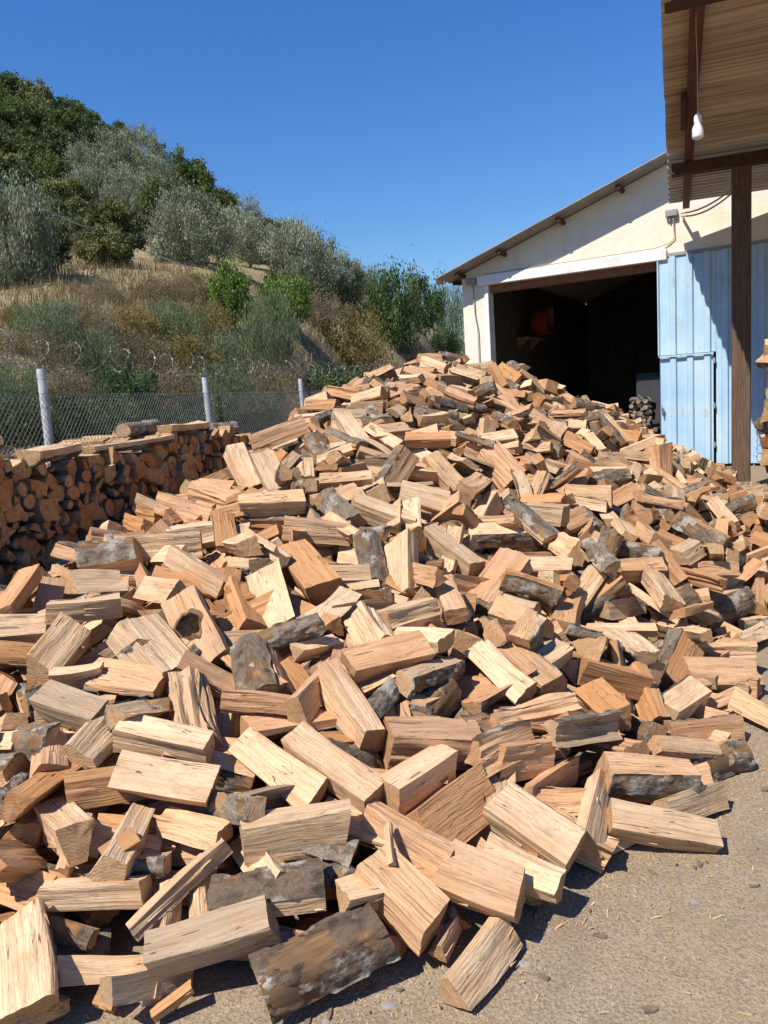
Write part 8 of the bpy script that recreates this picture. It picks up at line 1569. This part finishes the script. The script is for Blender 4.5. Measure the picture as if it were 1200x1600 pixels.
# long pieces lying on top of the stack
TOPS = [(.30, .05, .62, 'slab', 5, 'long pale slab lying along the top of the stack, nearest'), (.9, .10, .75, 'slab', -6, 'long pale curved slab on top of the stack left of first post'), (1.05, -.2, .55, 'round', 8, 'grey round log lying lengthwise on the stack beside the first post'),
        (1.75, -.12, .70, 'half', -4, 'grey half log lying lengthwise on the stack right of the first post'), (1.72, .12, .5, 'slab', 10, 'pale chip-edged slab on the stack right of first post'), (2.55, .1, .8, 'slab', -9, 'bright yellow slab sloping on top of the stack, middle'),
        (2.95, -.1, .6, 'round', 12, 'dark log lying lengthwise on the stack before the second post'), (3.35, .05, .62, 'slab', 3, 'pale slab on the stack beneath the second post'), (3.9, 0, .6, 'half', -8, 'barked half log at the far end of the stack top')]
for n_, (u, o_, L, kd, ang, lab) in enumerate(TOPS):
    me = make_log(kd, L, .15 if kd == 'slab' else .11, .07 if kd == 'slab' else .10, 760 + n_, .012, .025, 1.3, .8)
    pos = SA + SD * u - SN * (.16 - o_) + Vector((0, 0, top_of(u) + .045)); X = Quaternion((0, 0, 1), R(ang)) @ SD; X.z += rg.uniform(-.05, .05)
    put_log('stack_top_log', me, pos, X.normalized().to_track_quat('X', 'Z'), .28 if kd == 'slab' else .05, lab, 'logs lying on top of the fence stack')
# the tall sunlit stack cut by the right edge
rg = random.Random(31); RA = Vector((2.965, 5.93, 0)); RX = Vector((.90, -.436, 0)); RN = Vector((-.436, -.90, 0))
RP = [make_log(k, L * .85, w, h, 800 + q, .012, .03, 1.1, .7) for q, (k, L, w, h) in enumerate(SK)]
z = .06; r_ = 0
while z < 1.86:
    u = rg.uniform(-.03, .02); j = 0
    while u < .42:
        i = rg.randrange(len(SK)); sz = max(SK[i][2], SK[i][3])
        if j == 0 and rg.random() < .45:      # pieces laid crosswise at the end of the stack
            X = RX + Vector((rg.gauss(0, .1), rg.gauss(0, .1), rg.gauss(0, .05))); pos = RA + RX * (u + .19) + RN * rg.uniform(-.1, .12) + Vector((0, 0, z))
        else:
            X = RN + Vector((rg.gauss(0, .1), rg.gauss(0, .1), rg.gauss(0, .05))); pos = RA + RX * (u + sz * .5) + RN * rg.uniform(-.05, .05) + Vector((0, 0, z))
        put_log('cordwood_log', RP[i], pos, X.normalized().to_track_quat('X', 'Z') @ Quaternion((1, 0, 0), rg.uniform(0, 6.28)), .2 + .5 * rg.random(), '%s log in the right edge stack, %s layer from bottom, %s inward' % (shape_word(i), ORD[r_], ORD[j]), 'logs in the stack at the right edge')
        u += sz * .84; j += 1
    z += .082; r_ += 1
# grey branches stacked inside the barn
rg = random.Random(41); GP = []
for q in range(6):
    V, F, M, BV, BF = log_data(['round', 'half', 'tri', 'round', 'wedge', 'round'][q], .62, .075 + .012 * (q % 3), .07 + .01 * (q % 3), 850 + q, .016, .05, 1.2, bow=.03)
    o = mesh_obj('old_branch', V, F, [MAT['greywood']], smooth=True, sharp=R(40)); GP.append(o.data); bpy.data.objects.remove(o)
for r_ in range(15):
    for j in range(7 - r_ // 3):
        pos = barn_pt(1.36 + j * .145 + r_ * .012 + rg.uniform(-.02, .02), -.55 + rg.uniform(-.06, .06) - .02 * r_, .08 + r_ * .085 + rg.uniform(-.012, .012))
        X = Vector((-.5, -.866, 0)) + Vector((rg.gauss(0, .22), rg.gauss(0, .22), rg.gauss(0, .08)))
        o = link('old_branch', GP[rg.randrange(6)]); o.location = pos; o.rotation_mode = 'QUATERNION'; o.rotation_quaternion = X.normalized().to_track_quat('X', 'Z') @ Quaternion((1, 0, 0), rg.uniform(0, 6.28))
        tag(o, 'old grey branch inside the barn, %s layer up, %s from the blue door' % (ORD[r_], ORD[j]), 'branch', 'grey branches inside the barn')
for q, (s, o_, z) in enumerate([(3.9, -2.4, .35), (3.5, -2.2, .3), (3.15, -2.5, .5), (3.6, -2.6, .75), (3.3, -2.3, 1.0), (2.9, -2.4, .25), (3.75, -2.5, 1.1), (3.05, -2.5, .8)]):
    put_log('dim_log', SP[q % 3], barn_pt(s, o_, z + .35), Vector((-.5, -.866, .05)).to_track_quat('X', 'Z'), .3 + .05 * q, 'dim log end in the dark of the barn, %s of those behind the heap' % ORD[q], 'log ends deep in the barn')
# ---------------------------------------------------------------- litter on the yard
def scatter(name, label, n, seed, mat, mk, region):
    rgp = np.random.RandomState(seed); V, F = [], []; k = 0
    while k < n:
        x, y = region(rgp)
        vv, ff = mk(rgp); b = len(V); a = rgp.rand() * 6.283; c, s = math.cos(a), math.sin(a)
        zg = float(ground_z(np.array(x), np.array(y)))
        V += [(x + c * p[0] - s * p[1], y + s * p[0] + c * p[1], zg + p[2]) for p in vv]; F += [tuple(b + i for i in f) for f in ff]; k += 1
    o = mesh_obj(name, V, F, [mat], smooth=False); kind(o, 'stuff'); o['label'] = label; return o
def reg(rg):
    if rg.rand() < .45: u = rg.rand(); return -.6 + 2.9 * u + rg.normal() * .12, 1.75 + 2.0 * u ** 1.25 - abs(rg.normal()) * .22
    if rg.rand() < .8: return rg.uniform(-1.6, 2.4), 1.2 + 2.8 * rg.rand() ** 1.3
    return rg.uniform(.5, 5), rg.uniform(2, 9)
def chip(rg):
    l, w, t = rg.uniform(.003, .013), rg.uniform(.0015, .004), rg.uniform(.0005, .002)
    if rg.rand() < .06: l, w = l * 3, w * 2
    tz = rg.uniform(0, .006)
    return [(-l/2, -w/2, 0), (l/2, -w*.3, tz), (l/2*.8, w/2, tz), (-l/2*.9, w*.4, 0), (-l/2, -w/2, t), (l/2, -w*.3, t + tz), (l/2*.8, w/2, t + tz), (-l/2*.9, w*.4, t)], [(4,5,6,7), (0,1,5,4), (1,2,6,5), (2,3,7,6), (3,0,4,7)]
scatter('wood_chips', 'pale wood chips and sawdust scattered on the yard', 5000, 1, MAT['chip'], chip, reg)
def pebble(rg):
    r = rg.uniform(.003, .011) * (2. if rg.rand() < .06 else 1); n = 8; V = []
    for rr, z in ((1, -.002), (.9, r * .10), (.5, r * .17)):
        V += [(r * rr * math.cos(6.283*k/n) * (1 + .2 * math.sin(k * 2.1 + r * 900)), r * .72 * rr * math.sin(6.283*k/n) * (1 + .2 * math.cos(k * 1.3 + r * 700)), z) for k in range(n)]
    F = [(j*n+k, j*n+(k+1) % n, (j+1)*n+(k+1) % n, (j+1)*n+k) for j in range(2) for k in range(n)] + [tuple(range(2*n, 3*n))]
    return V, F
scatter('pebbles', 'grey pebbles set in the dusty yard', 900, 2, MAT['stone'], pebble, reg)
def barkbit(rg):
    l = .012 + .05 * rg.rand() ** 2.5; w = l * rg.uniform(.25, .6); n = 7
    V = [(l/2 * math.cos(6.283*k/n) * (1 + .3 * math.sin(k * 2.7 + l * 99)), w/2 * math.sin(6.283*k/n), .002) for k in range(n)]; V += [(x * .95, y * .95, .006 + .004 * abs(x) / l) for x, y, z in V]
    return V, [(k, (k+1) % n, n + (k+1) % n, n + k) for k in range(n)] + [tuple(range(n, 2*n))]
scatter('bark_flakes', 'dark bark flakes lying on the yard', 150, 3, MAT['flake'], barkbit, reg)
